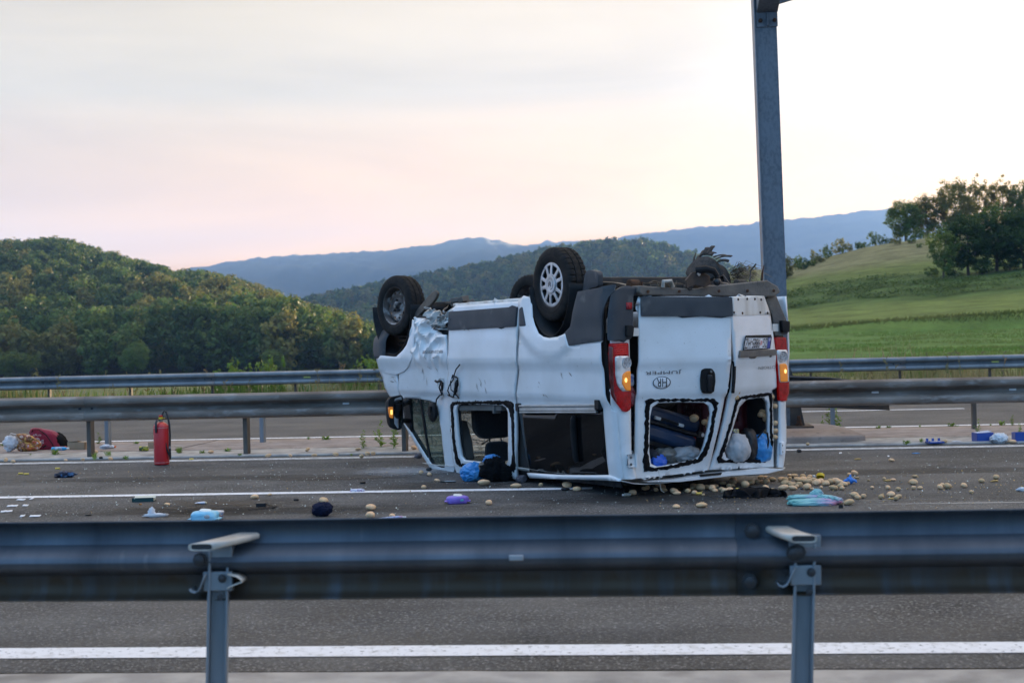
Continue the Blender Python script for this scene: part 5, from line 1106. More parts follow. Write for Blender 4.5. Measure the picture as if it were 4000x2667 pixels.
# --- mirror
mir=empty('wing_mirror'); mir.parent=van
mb=MB(); pm=rnd(P('mirror'),.03); n=len(pm); cz=sum(p[1] for p in pm)/n; cv=sum(p[0] for p in pm)/n
vs=[]
for du,k in ((.0,.97),(.012,1.0),(.06,.98),(.11,.86),(.14,.6),(.15,.3)): vs+=[(3.95+du,cv+(a-cv)*k,cz+(b-cz)*k) for a,b in pm]
mb.add(vs,[(i*n+j,i*n+(j+1)%n,(i+1)*n+(j+1)%n,(i+1)*n+j) for i in range(5) for j in range(n)]+[tuple(range(n-1,-1,-1)),tuple(5*n+j for j in range(n))]); mb.build('housing',BLK,mir)
MG=mat('mirror_glass',(.35,.36,.37),.04,1.0)
for k in ('mglass1','mglass2'):
    mb=MB(); mb.prism(rnd(P(k),.012),lambda a,b,t:(3.944+t,a,b),.005); mb.build('mirror_glass',MG,mir)
mb=MB(); mb.prism(rnd(P('mirror_lamp'),.01),lambda a,b,t:(3.938+t,a+.002,b),.03); il=mb.build('indicator',LA,mir,bevel=.003)
mb=MB(); mb.box((3.936,1.253,.625),(.004,.022,.05)); mb.build('indicator_glow',mat('lamp_filament_small',(1,.6,.15),.2,emit=(1,.55,.12),es=.4),il)
mb=MB(); mb.tube([(3.98,1.10,.70),(4.05,1.02,.72),(4.12,.94,.72)],.03,8); mb.tube([(3.98,1.11,.52),(4.08,1.02,.52),(4.16,.92,.50)],.028,8); mb.build('mirror_arm',BLK,mir)
# --- body behind the seams
fro=[(.12,.08),(3.95,.03),(4.34,.46),(4.30,.76),(4.55,.78),(4.62,1.18),(4.2,1.30),(3.95,1.45),(3.85,1.66),(1.46,1.70),(1.30,1.60),(1.20,1.44),(.95,1.36),(.66,1.45),(.5,1.66),(.12,1.66)]
exp_=lambda poly,k:[(sum(p[0] for p in poly)/len(poly)*(1-k)+a*k,sum(p[1] for p in poly)/len(poly)*(1-k)+b*k) for a,b in poly]
panel('inner_frame',fro,[exp_(P('slide_hole'),1.02),exp_(P('dwin'),1.0)],SF(-.05,0),INT,van,.12,.01)
mb=MB(); mb.box((2.35,0,1.665),(4.35,1.80,.05)); mb.build('floor_pan',UND,van)
panel('sill_flange',[(1.46,1.73),(3.0,1.735),(3.0,1.765),(1.46,1.775)],[],lambda u,z:(u,.955+.01*noise.noise(Vector((u*6,z*3,1))),z+.008*noise.noise(Vector((u*9,0,2)))),PAINTD,van,.05,.03)
# wheel housings
for nm,uc,zc,r,v0 in (('rear',.985,1.875,.475,.55),('front',4.43,1.80,.56,.50)):
    mb=MB(); vs=[];N=28
    for v_ in (V(1.4)-.02,v0):
        for i in range(N+1):
            a=pi+.02+(pi-.04)*i/N; rr=r*(1.0 if nm=='rear' else 1.0); vs.append((uc+rr*cos(a)*(.74 if nm=='rear' else .92),v_,zc+rr*sin(a)))
    mb.add(vs,[(i,i+1,N+2+i,N+1+i) for i in range(N)]+[tuple(N+1+i for i in range(N+1))]); 
    wh=mb.build('wheel_housing',BLK,van,thick=.006)
    if nm=='front':
        for i in range(6):
            b2=MB(); b2.box((4.60-.012*i,.80,1.26+.055*i),(.10,.05,.025)); b2.build('liner_slot',mat('black_deep',(.004,.004,.004),.9),wh)
# --- wheels
def tyre_mesh(name,seed,N=180,directional=True):
    prof=[(.206,-.088),(.214,-.098),(.235,-.106),(.275,-.108),(.308,-.103),(.328,-.094),(.338,-.080),(.341,-.062),(.341,-.040),(.333,-.037),(.333,-.028),(.341,-.025),(.342,0),(.341,.025),(.333,.028),(.333,.037),(.341,.040),(.341,.062),(.338,.080),(.328,.094),(.308,.103),(.275,.108),(.262,.106),(.258,.1085),(.235,.106),(.214,.098),(.206,.088)]
    vs=[];k=len(prof)
    for i in range(N):
        q=2*pi*i/N
        for r,hh in prof:
            d=0; rr=r
            if abs(hh)<.097 and r>.325:
                ph=(i+abs(hh)*(70 if directional else 12))%5
                if ph<1.4 and abs(hh)>.0: rr=r-(.009 if abs(hh)>.03 else .006)
            elif .29<r<.31 and i%5<2: rr=r; hh=hh*1.012
            vs.append((rr*cos(q),hh,rr*sin(q)))
    fs=[(i*k+j,((i+1)%N)*k+j,((i+1)%N)*k+j+1,i*k+j+1) for i in range(N) for j in range(k-1)]
    me=bpy.data.meshes.new(name); me.from_pydata(vs,[],fs)
    b=bmesh.new(); b.from_mesh(me); bmesh.ops.recalc_face_normals(b,faces=b.faces); b.to_mesh(me); b.free(); me.materials.append(RUB); return smooth(me,30)
TY=tyre_mesh('tyre',1); TY2=tyre_mesh('tyre',2,180,False)
SIL=mat('hubcap_silver',(.50,.51,.53),.38,.6,col2=(.38,.38,.38),ns=12,col3=(.22,.20,.18),ns3=30,lo3=.62,hi3=.8)
STW=mat('rusty_wheel_steel',(.075,.062,.056),.6,.35,col2=(.20,.16,.14),ns=7,lo=.40,hi=.62,nd_=8,col3=(.42,.40,.39),ns3=13,lo3=.54,hi3=.68,bump=.25,bs=40)
def rim(mb):
    mb.lathe([(.196,-.09),(.200,-.08),(.185,-.06),(.178,.0),(.182,.06),(.196,.080),(.206,.092),(.200,.097),(.188,.088)],40,'Y')
def wheel(pos,rz,cover,tm,lab,camber=0):
    w_=empty('wheel'); w_.parent=van; w_.location=pos; w_.rotation_euler=(camber,0,rz); w_['label']=lab
    obj('tyre',tm,None,w_,rot=(0,random.uniform(0,6),0))
    mb=MB(); rim(mb); mb.build('rim',STW if not cover else mat('rim_dark',(.03,.03,.032),.6,.4),w_,scale=(1.07,1,1.07))
    if cover:
        def dome(a,b):
            r=math.hypot(a,b); return (a,.086+.012*math.cos(r/.2*1.4)-(.018 if r<.085 and r>.0 else 0)*0,b)
        circ=lambda r,n=48:[(r*cos(2*pi*i/n),r*sin(2*pi*i/n)) for i in range(n)]
        holes=[]
        for i in range(5):
            A0=2*pi*i/5+.1
            for d0,d1 in ((-.20,.20),(.34,.92)):
                a0,a1=A0+d0,A0+d1; hs=[]
                wi=.10 if d1<.3 else .0
                for r_,da in ((.090,.10),(.165,.02)):
                    hs.append((r_*cos(a0+da),r_*sin(a0+da)))
                for r_,da in ((.165,.02),(.090,.10)):
                    hs.append((r_*cos(a1-da),r_*sin(a1-da)))
                holes.append(rnd(hs,.014))
        hc=panel('hubcap',circ(.188),holes,dome,SIL,w_,.02,.012,flip=True,bevel=.003); hc.scale=(1.10,1,1.10)
        mb=MB(); mb.lathe([(.078,.098),(.076,.104),(.062,.108),(.045,.104),(.043,.109),(.0,.110)],32,'Y'); mb.build('hub_cap_centre',SIL,hc)
        for zz in (-.004,.014):
            mb=MB(); 
            for s_ in (-1,1): mb.box((s_*.011,.111,zz+.0),(.028,.003,.009),(0,s_*.75,0))
            mb.build('emblem_chevron',mat('emblem_grey',(.16,.16,.17),.4,.6),hc)
        mb=MB(); mb.lathe([(.0,.02),(.19,.02)],32,'Y'); mb.build('brake_disc',MATS['rim_dark'],w_)
        for i in range(6):
            a=2*pi*i/6
            mb=MB(); mb.box((.135*cos(a),.05,.135*sin(a)),(.05,.03,.04),(0,-a,0)); mb.build('wheel_spoke',STW,w_)
    else:
        circ=lambda r,n=40,cx=0,cz=0:[(cx+r*cos(2*pi*i/n),cz+r*sin(2*pi*i/n)) for i in range(n)]
        holes=[circ(.018,10,.135*cos(2*pi*i/10),.135*sin(2*pi*i/10)) for i in range(10)]
        def dish(a,b):
            r=math.hypot(a,b); return (a,itp(r,[0,.055,.075,.105,.125,.15,.165,.186],[.050,.050,.030,.036,.052,.046,.02,-.01]),b)
        panel('wheel_disc',circ(.184),holes,dish,STW,w_,.014,.006,flip=True).scale=(1.08,1,1.08)
        mb=MB(); mb.lathe([(.034,.05),(.034,.075),(.026,.080),(.026,.088),(.012,.09),(.0,.09)],20,'Y'); mb.build('hub',mat('hub_grimy',(.06,.052,.048),.6,.5,col2=(.25,.24,.23),ns=20),w_)
        for i in range(5):
            a=2*pi*i/5+.3; mb=MB(); mb.lathe([(.013,.045),(.013,.075),(.008,.08),(.0,.08)],6,'Y',(.062*cos(a),0,.062*sin(a))); mb.build('wheel_nut',BOLT,w_)
    return w_
random.seed(4)
wheel((1.015,.865,1.875),0,True,TY2,'rear wheel with silver twin-spoke cover')
wheel((4.465,.865,1.789),R(11),False,TY,'front wheel with grimy bare steel rim',R(2))
wheel((4.465,-.865,1.80),pi+R(11),False,TY,'far front wheel, mostly hidden')
# left rear: tyre torn to ribbons on its rim
w_=empty('wheel'); w_.parent=van; w_.location=(1.015,-.86,1.86); w_.rotation_euler=(0,0,pi); w_['label']='far rear wheel with its tyre torn to ribbons'
mb=MB(); rim(mb); mb.build('rim',MATS['rim_dark'],w_)
mb=MB(); mb.lathe([(.0,.02),(.19,.02)],32,'Y'); mb.build('wheel_disc',MATS['rim_dark'],w_)
TORN=mat('torn_rubber',(.030,.029,.028),.85,col2=(.065,.055,.048),ns=20,nd_=6,bump=.5,bs=70)
def curved(name,a0,a1,r0,r1,h0,h1,flare,mt,par,n=18,curl=0):
    mb=MB(); vs=[];m_=7
    for i in range(n+1):
        t=i/n; a=a0+(a1-a0)*t; r=r0+(r1-r0)*t
        for j in range(m_+1):
            s=j/m_; hh=h0+(h1-h0)*s; rr=r+curl*(s-.5)**2+.008*noise.noise(Vector((a*6,hh*30,a0))); vs.append((rr*cos(a),hh+flare*t,rr*sin(a)))
    mb.add(vs,[(i*(m_+1)+j,i*(m_+1)+j+1,(i+1)*(m_+1)+j+1,(i+1)*(m_+1)+j) for i in range(n) for j in range(m_)]); return mb.build(name,mt,par,thick=.012)
curved('torn_tread',R(20),R(150),.26,.30,-.13,.06,-.05,TORN,w_,18,-.9)
curved('torn_tread',R(200),R(330),.25,.27,-.10,.08,.0,TORN,w_,18,-.8)
random.seed(9)
for i in range(12):
    a=R(48+9*i); r=.30; p=Vector((r*cos(a),-.06+.012*(i%3),r*sin(a))); d=Vector((cos(a)*.6-.55*sin(a)*.3,random.uniform(.25,.8),sin(a)*.75+.2)).normalized(); l=random.uniform(.09,.20)
    if i<3: d=Vector((.9,.3,.35)).normalized()
    mb=MB(); side_=d.cross(Vector((cos(a),0,sin(a)))).normalized(); vs=[]
    for k in range(6):
        t=k/5; c=p+d*l*t+Vector((0,0,-.05*t*t)); wv=side_*(.025*(1-.2*t)); vs+=[c-wv,c+wv]
    mb.add(vs,[(2*k,2*k+1,2*k+3,2*k+2) for k in range(5)]); mb.build('rubber_strip',TORN,w_,thick=.011)
# frayed cords and grass caught in it
mb=MB(); 
for i in range(90):
    b=Vector((.30+random.uniform(-.05,.06),random.uniform(.0,.1),random.uniform(.0,.14))); e=b+Vector((random.uniform(.12,.40),random.uniform(-.05,.12),random.uniform(-.12,.06))); mb.tube([b,b.lerp(e,.5)+Vector((0,0,.06)),e],[.003,.002,.001],3,False)
for i in range(70):
    a=random.uniform(-.9,.6); b=Vector((-.30*cos(a),.1,.30*sin(a)-.02)); e=b+Vector((-random.uniform(.02,.07),random.uniform(.0,.06),random.uniform(-.05,.05))); mb.tube([b,e],[.003,.002],3,False)
fc=mb.build('frayed_cords',mat('dry_cord',(.19,.15,.10),.9,col2=(.10,.08,.06),ns=8),w_); fc['kind']='stuff'
# --- running gear
mb=MB(); mb.box((1.015,0,1.90),(.085,1.60,.085)); mb.build('rear_axle',AXL,van,bevel=.012)
mb=MB(); mb.tube([(1.05,.55,1.78),(1.05,-.55,1.78)],.018,8); mb.build('cross_rod',AXL,van)
for s_ in (.62,-.56):
    mb=MB(); 
    pts=[(.18,s_,1.815),(.45,s_,1.86),(.75,s_,1.885),(1.015,s_,1.885),(1.5,s_,1.83),(1.95,s_,1.76)]
    for k in range(len(pts)-1):
        a,b=Vector(pts[k]),Vector(pts[k+1]); mb.box((a+b)/2,((b-a).length,.06,.014),(0,-math.atan2(b.z-a.z,b.x-a.x),0))
    mb.build('leaf_spring',mat('spring_steel',(.13,.12,.11),.55,.5,col2=(.07,.06,.055),ns=10),van)
    mb=MB(); mb.lathe([(.042,-.05),(.048,-.045),(.048,.045),(.042,.05)],14,'Y',(.18,s_,1.835),True); mb.box((.16,s_-.06,1.80),(.06,.012,.12)); mb.box((.16,s_+.06,1.80),(.06,.012,.12)); mb.build('spring_shackle',RUST if s_>0 else UND,van)
# towing hook and bracket
mb=MB(); mb.tube([(-.09,.50,1.80),(-.10,.50,1.85),(-.10,.42,1.855),(-.10,.40,1.80)],.018,8); mb.build('tow_eye',mat('tow_eye_paint',(.45,.45,.43),.5,.3,col2=(.2,.16,.12),ns=9),van)
hb=empty('tow_bar'); hb.parent=van
mb=MB(); mb.prism([(.25,1.79),(.26,1.86),(.19,1.93),(.10,1.94),(.00,1.90),(-.01,1.82),(.06,1.80),(.16,1.82)],lambda a,b,t:(-.10+t,a,b),.02); mb.build('bracket',mat('tow_bracket',(.05,.042,.038),.6,.4,col2=(.10,.07,.05),ns=8),hb,bevel=.003)
mb=MB(); mb.tube([(-.09,.14,1.95),(-.15,.08,1.955),(-.18,.02,1.94),(-.185,-.01,1.90),(-.185,-.012,1.865)],[.036,.036,.03,.024,.022],10); mb.build('hook',BLK,hb)
mb=MB(); mb.lathe([(.0,-.036),(.024,-.027),(.035,-.006),(.036,.006),(.026,.026),(.012,.034)],16,'Z',(-.185,-.012,1.842)); mb.build('ball',mat('tow_ball',(.05,.05,.052),.35,.7),hb)
mb=MB(); mb.lathe([(.02,0),(.02,-.01),(.0,-.012)],6,'X',(-.108,.13,1.915)); mb.build('bolt',RAW,hb)
mb=MB(); mb.tube([(-.08,.20,1.80),(.5,.2,1.78)],.03,8); mb.box((.05,-.1,1.79),(.12,1.2,.08)); mb.build('tow_beam',UND,hb,bevel=.006)
# spare wheel slung under the rear floor, exhaust, tank, rails, sagging wires
obj('spare_tyre',TY2,None,van,loc=(.52,.21,1.76),rot=(R(90),0,0),scale=(.92,.92,.92))
for s_ in (.42,-.42):
    mb=MB(); mb.box((2.4,s_,1.72),(4.2,.09,.11)); mb.build('chassis_rail',UND,van,bevel=.006)
mb=MB(); mb.tube([(.3,-.66,1.78),(1.2,-.66,1.76),(1.6,-.3,1.75),(3.6,-.2,1.76)],.035,8); mb.build('exhaust_pipe',RUST,van)
mb=MB(); mb.tube([(1.9,-.28,1.77),(2.6,-.25,1.77)],.085,12); mb.build('silencer',UND,van)
mb=MB(); mb.box((2.25,.25,1.74),(.9,.5,.12)); mb.build('fuel_tank',BLK,van,bevel=.03)
mb=MB(); mb.box((4.35,0,1.74),(.55,1.1,.16)); mb.box((4.0,.3,1.76),(.3,.4,.10)); mb.tube([(4.46,.7,1.79),(4.46,-.7,1.79)],.04,8); mb.tube([(3.3,.62,1.74),(3.7,.55,1.80),(4.3,.4,1.78)],.03,8); mb.build('engine_underside',UND,van,bevel=.01)
mb=MB()
random.seed(12)
for i in range(9):
    u=random.uniform(3.2,3.6); mb.box((u,.70+random.uniform(-.12,.12),1.76+random.uniform(-.03,.05)),(random.uniform(.06,.18),random.uniform(.05,.12),random.uniform(.04,.09)),(random.uniform(-.5,.5),random.uniform(-.5,.5),random.uniform(-.6,.6)))
mb.build('bent_bracket',DIRTP,van,bevel=.006)
for a,b,c in (((.55,.55,1.80),(.30,.50,1.86),(.16,.45,1.80)),((.6,.3,1.82),(.9,-.1,1.90),(1.0,-.4,1.86)),((.15,-.45,1.80),(.35,-.5,1.93),(.6,-.55,1.88)),((.1,-.6,1.81),(.15,-.66,1.96),(.12,-.7,2.02))):
    mb=MB(); mb.tube([a,b,c],.007,5); mb.build('hanging_wire',AXL,van)
mb=MB()
for i in range(160):
    v_=random.choice([.48,-.55,-.62,.42])+random.gauss(0,.05); b=Vector((-.06,v_,1.80)); e=b+Vector((random.uniform(-.03,.03),random.uniform(-.05,.05),random.uniform(.01,.06))); mb.tube([b,e],[.0015,.001],3,False)
cl=mb.build('caught_grass',MATS['dry_cord'],van); cl['kind']='stuff'
mb=MB(); mb.tube([(.0,-.66,1.86),(.0,-.67,1.93),(.01,-.70,2.0)],[.012,.010,.004],5); mb.build('bent_pin',RUST,van)
# --- cab: seat hanging head down, trim, grab handle, steering wheel
SEAT=mat('seat_cloth',(.010,.010,.012),.95,col2=(.018,.018,.02),ns=60,sheen=.3)
st=empty('seat'); st.parent=van
def slab(name,poly,v0,v1,mt,par,bev=.03):
    mb=MB(); mb.prism(rnd(poly,.03),lambda a,b,t:(a,v0+t,b),v1-v0); return mb.build(name,mt,par,bevel=bev)
slab('cushion',[(3.75,.66),(3.10,.70),(3.10,.84),(3.75,.84)],.22,.68,SEAT,st)
def upr(name,u0,u1,poly,mt,par,bev=.03):
    mb=MB(); mb.prism(rnd(poly,.06),lambda a,b,t:(u0+t+.03*(b-.5),a,b),u1-u0); return mb.build(name,mt,par,bevel=bev)
upr('backrest',3.06,3.19,[(.69,.78),(.21,.78),(.22,.42),(.29,.34),(.60,.34),(.68,.42)],SEAT,st); upr('headrest',3.0,3.10,[(.58,.31),(.32,.31),(.31,.12),(.37,.09),(.54,.09),(.59,.12)],SEAT,st)
for v_ in (.38,.52):
    mb=MB(); mb.tube([(3.06,v_,.29),(3.10,v_,.38)],.008,6); mb.build('headrest_rod',BLK,st)
st2=empty('seat'); st2.parent=van
slab('cushion',[(3.75,.66),(3.15,.70),(3.15,.84),(3.75,.84)],-.72,-.25,SEAT,st2); upr('backrest',3.06,3.19,[(-.25,.78),(-.72,.78),(-.70,.42),(-.64,.34),(-.33,.34),(-.26,.42)],SEAT,st2)
slab('pillar_trim',P('bpillar'),.74,.86,mat('brown_trim',(.085,.075,.065),.7),van,.02)
mb=MB(); mb.tube([(3.98,-.55,.54),(3.95,-.60,.52),(3.95,-.60,.36),(3.98,-.55,.33)],.014,8); mb.build('grab_handle',BLK,van)
mb=MB(); mb.box((4.40,0,.86),(.35,1.6,.16)); mb.build('dashboard',INT,van,bevel=.04)
mb=MB(); mb.lathe([(.0,0),(.0,0)],3,'X'); mb.v=[];mb.f=[];mb.mi=[]
mb.tube([(4.05+.04*cos(i*2*pi/24),-.45+.19*cos(i*2*pi/24),.62+.19*sin(i*2*pi/24)) for i in range(25)],.016,6,False); mb.tube([(4.05,-.45,.62),(4.25,-.45,.74)],.03,6); mb.build('steering_wheel',BLK,van)
mb=MB(); mb.box((1.6,-.82,.8),(2.8,.02,1.25)); mb.build('cargo_lining',INT,van)
print('van done')
PO=[('right',3.961,14.938,0.059,0.034,0),
('right',3.183,13.546,0.039,0.036,0),
('right',3.253,13.614,0.065,0.047,0),
('right',3.2,13.311,0.039,0.018,0),
('right',3.253,13.095,0.03,0.015,0),
('right',3.402,13.108,0.032,0.033,0),
('right',3.467,13.042,0.048,0.025,0),
('right',3.732,13.271,0.049,0.028,0),
('right',3.554,12.683,0.078,0.05,0),
('right',3.119,12.435,0.033,0.027,0),
('right',3.235,12.346,0.043,0.038,0),
('right',3.288,12.211,0.045,0.036,0),
('right',3.445,12.298,0.04,0.034,0),
('right',3.503,12.302,0.047,0.03,0),
('right',3.667,12.264,0.056,0.045,0),
('right',3.73,12.267,0.068,0.056,0),
('right',3.758,12.513,0.038,0.029,0),
('right',3.897,12.345,0.055,0.043,0),
('right',4.172,12.716,0.054,0.039,0),
('right',4.384,12.957,0.056,0.046,0),
('right',3.818,11.904,0.038,0.029,0),
('right',3.0,11.662,0.049,0.043,0),
('right',3.127,11.835,0.068,0.041,0),
('right',3.097,11.563,0.042,0.037,0),
('right',3.147,11.678,0.052,0.036,0),
('towel',2.814,11.798,0.068,0.05,0),
('towel',2.803,11.649,0.055,0.045,0),
('towel',2.879,11.768,0.043,0.036,0),
('towel',2.653,11.316,0.082,0.048,0),
('heap',2.635,13.63,0.047,0.029,0),
('heap',2.718,13.43,0.053,0.046,0),
('heap',2.775,13.385,0.046,0.043,0),
('heap',2.648,13.51,0.078,0.041,0),
('heap',2.476,13.203,0.076,0.045,0),
('heap',2.501,13.177,0.061,0.045,0),
('heap',2.581,13.36,0.036,0.031,0),
('heap',2.625,13.167,0.091,0.042,0),
('heap',2.456,12.943,0.079,0.04,0),
('heap',2.355,12.494,0.091,0.05,0),
('heap',2.436,12.475,0.078,0.043,0),
('heap',2.494,12.745,0.059,0.044,0),
('heap',2.531,12.69,0.068,0.051,0),
('heap',2.564,12.482,0.078,0.059,0),
('heap',2.504,12.65,0.039,0.034,0),
('heap',2.664,12.942,0.084,0.05,0),
('heap',2.714,12.806,0.08,0.054,0),
('heap',2.785,12.952,0.059,0.05,0),
('heap',2.789,12.779,0.073,0.047,0),
('heap',2.851,12.84,0.074,0.057,0),
('heap',2.918,12.959,0.069,0.05,0),
('heap',2.916,12.787,0.076,0.054,0),
('heap',2.934,12.689,0.068,0.044,0),
('heap',2.995,12.806,0.037,0.031,0),
('heap',2.594,12.457,0.029,0.021,0),
('heap',2.688,13.252,0.066,0.039,0),
('heap',2.641,13.045,0.08,0.042,0),
('heap',2.733,13.262,0.061,0.036,0),
('heap',2.501,12.942,0.059,0.032,0),
('heap',2.773,12.398,0.081,0.046,0),
('heap',2.87,12.556,0.058,0.043,0),
('heap',2.849,12.399,0.047,0.038,0),
('heap',2.698,12.55,0.032,0.027,0),
('heap',2.755,13.136,0.06,0.04,0),
('heap',2.463,12.724,0.058,0.039,0),
('rear',1.025,12.417,0.07,0.046,0),
('rear',1.157,12.763,0.051,0.035,0),
('rear',1.188,12.815,0.043,0.041,0),
('rear',1.246,12.613,0.042,0.039,0),
('rear',1.321,12.918,0.096,0.04,0),
('rear',1.31,12.598,0.066,0.042,0),
('rear',1.385,12.441,0.072,0.05,0),
('rear',1.398,12.334,0.068,0.032,0),
('rear',1.508,12.448,0.053,0.042,0),
('rear',1.61,12.821,0.071,0.047,0),
('rear',1.585,12.68,0.062,0.039,0),
('rear',1.642,12.624,0.081,0.062,0),
('rear',1.716,12.76,0.048,0.041,0),
('rear',1.741,12.587,0.066,0.055,0),
('rear',1.75,12.471,0.05,0.034,0),
('rear',1.801,12.821,0.055,0.035,0),
('rear',1.55,12.321,0.047,0.039,0),
('rear',1.612,12.219,0.028,0.021,0),
('rear',1.816,12.519,0.057,0.038,0),
('rear',1.826,12.384,0.061,0.044,0),
('rear',1.888,12.524,0.061,0.035,0),
('rear',1.906,13.078,0.068,0.036,0),
('rear',1.926,12.822,0.051,0.038,0),
('rear',1.958,12.86,0.059,0.031,0),
('rear',2.008,13.078,0.072,0.052,0),
('rear',2.045,13.355,0.065,0.037,0),
('rear',2.065,12.775,0.074,0.066,0),
('rear',2.149,12.998,0.076,0.048,0),
('rear',2.236,13.117,0.052,0.039,0),
('rear',2.331,13.491,0.059,0.037,0),
('rear',2.388,13.569,0.04,0.025,0),
('rear',2.309,13.084,0.064,0.048,0),
('rear',2.397,13.253,0.069,0.041,0),
('rear',2.237,12.698,0.056,0.029,0),
('rear',2.266,12.56,0.038,0.017,0),
('rear',1.286,11.391,0.057,0.031,0),
('rear',1.487,11.379,0.087,0.045,0),
('rear',2.277,13.162,0.036,0.028,0),
('front',-0.982,14.828,0.046,0.041,0),
('front',-0.881,14.592,0.045,0.04,0),
('front',-0.769,13.987,0.056,0.031,0),
('front',-0.862,13.354,0.046,0.037,0),
('front',-0.302,13.515,0.116,0.058,0),
('front',0.003,13.215,0.105,0.044,0),
('front',0.237,13.291,0.044,0.038,0),
('front',0.475,13.131,0.09,0.056,0),
('front',0.556,12.819,0.078,0.044,0),
('front',-0.227,11.921,0.057,0.045,0),
('pair',-1.2,11.752,0.085,0.053,0),
('pair',-1.152,11.213,0.073,0.056,0),
('pair',-0.981,11.241,0.05,0.033,0),
('left',-2.359,12.837,0.071,0.042,0),
('left',-2.262,13.071,0.038,0.024,0),
('left',-1.676,12.388,0.078,0.047,0),
('left',-3.06,12.472,0.056,0.026,0),
('kerb',-2.988,17.218,0.077,0.038,0.03),
('kerb',-2.705,17.135,0.047,0.035,0.03),
('kerb',-2.418,17.15,0.073,0.03,0.03),
('kerb',-2.16,17.145,0.068,0.041,0.03),
('kerb',-1.804,16.706,0.055,0.046,0.03),
('kerb',-1.77,17.073,0.061,0.045,0.03),
('kerb',-1.704,17.125,0.059,0.042,0.03),
('kerb',-3.859,18.039,0.075,0.037,0.03),
('kerb',-2.638,18.133,0.056,0.035,0.03),
('kerb',-2.623,17.956,0.049,0.027,0.03),
('kerb',-1.971,17.879,0.074,0.034,0.03),
('kerb',-6.271,17.506,0.051,0.045,0.03),
('kerb',-6.075,17.208,0.058,0.04,0.03),
('kerb',-5.493,17.385,0.045,0.023,0.03),
('kerb',-5.271,17.346,0.051,0.03,0.03),
('kerb',-4.937,17.35,0.058,0.037,0.03),
('kerb',-5.435,18.415,0.068,0.051,0.03),
('kerb',3.52,17.058,0.042,0.039,0.02),
('kerb',5.147,16.996,0.059,0.033,0.02),
('kerb',-1.264,17.821,0.074,0.049,0.03)]
IT={'ext':(-4.169,16.704),
'backpack':(-6.323,19.05),
'patbag':(-6.472,18.84),
'bluebottle':(-6.028,18.877),
'carton':(-5.845,18.978),
'orangecap':(-6.048,19.112),
'whitebag':(-5.403,19.017),
'can':(-4.809,18.456),
'carton2':(-4.821,18.811),
'wrapper':(-4.898,15.475),
'book':(-3.365,12.828),
'strip1':(-4.593,13.187),
'strip1b':(-4.51,13.24),
'strip2':(-4.49,12.676),
'strip2b':(-4.377,12.685),
'strip3':(-4.392,12.257),
'strip4':(-4.015,11.861),
'strip4b':(-4.128,11.883),
'tissue':(-2.965,11.686),
'tube':(-2.771,12.515),
'wipes':(-2.464,11.22),
'tub':(-2.421,11.381),
'adapter':(-2.189,12.192),
'cable':(-2.106,11.966),
'navy':(-1.566,11.414),
'cap':(-1.503,14.0),
'crush':(-1.474,13.243),
'bit':(-1.948,12.61),
'tube2':(-0.966,11.063),
'purple':(-0.497,12.055),
'phone':(-0.658,13.885),
'bluebag':(-0.448,13.891),
'jacket':(-0.208,13.814),
'greycloth':(0.058,13.694),
'plast':(0.449,12.901),
'dropper':(0.957,12.288),
'blackcloth':(2.014,11.997),
'towel':(2.398,11.332),
'lace':(2.335,11.886),
'clip':(2.548,11.156),
'lid':(2.862,13.312),
'glove':(3.034,12.873),
'tray':(5.021,16.923),
'bluebox':(5.627,17.003),
'diaper':(5.775,16.866),
'bluebox2':(6.056,16.93),
'whitebit':(4.274,12.012),
'nut':(3.276,16.388),
'bstrip':(4.464,15.83),
'wwrap':(5.341,17.15),
'pinkcloth':(-1.145,16.875),
'blob':(-0.919,15.161),
'stone':(2.52,12.528),
'wcap':(2.795,13.349),
'pasta1':(-5.317,16.532),
'pasta2':(-5.554,15.979),
'pasta3':(-5.461,15.894),
'pasta4':(1.587,12.326),
'pasta5':(1.973,12.591),
'pasta6':(-3.96,17.421),
'peel1':(3.41,13.027),
'peel2':(4.298,12.762),
'peel3':(3.081,11.629),
'paper1':(3.666,16.009),
'paper2':(3.399,17.362),
'paper3':(4.064,15.469),
'peel4':(3.682,15.259),
'cig':(1.147,12.55),
'bit2':(-3.572,11.874),
'glove2':(-3.329,12.599),
'socket':(-5.15,17.698)}
WD=[(-1.916,18.12,0.19),(-1.706,18.215,0.274),(-1.531,18.0,0.289),(-5.91,20.202,0.138),(-6.379,20.157,0.088),(-7.303,20.292,0.063),(-5.17,17.508,0.098),(-4.775,17.458,0.054),(-5.315,20.008,0.062),(-4.302,18.197,0.102),(-3.979,18.1,0.051),(-5.939,18.385,0.103),(-5.162,18.048,0.078),(-6.28,18.445,0.034),(4.632,16.817,0.063),(4.888,17.082,0.056),(4.991,19.485,0.061),(5.148,19.542,0.052),(5.581,19.564,0.052),(6.014,19.562,0.073),(5.838,17.885,0.167),(4.258,19.647,0.153),(4.234,19.135,0.297),(4.303,18.957,0.25),(6.817,19.439,0.121),(6.701,19.533,0.091),(6.294,17.723,0.124),(6.562,19.587,0.038),(4.17,19.798,0.108),(-3.404,17.605,0.037),(-4.274,18.164,0.089),(-3.671,18.214,0.064),(-1.976,17.212,0.03),(-2.912,20.103,0.063),(-2.638,19.895,0.083),(6.075,19.491,0.038)]
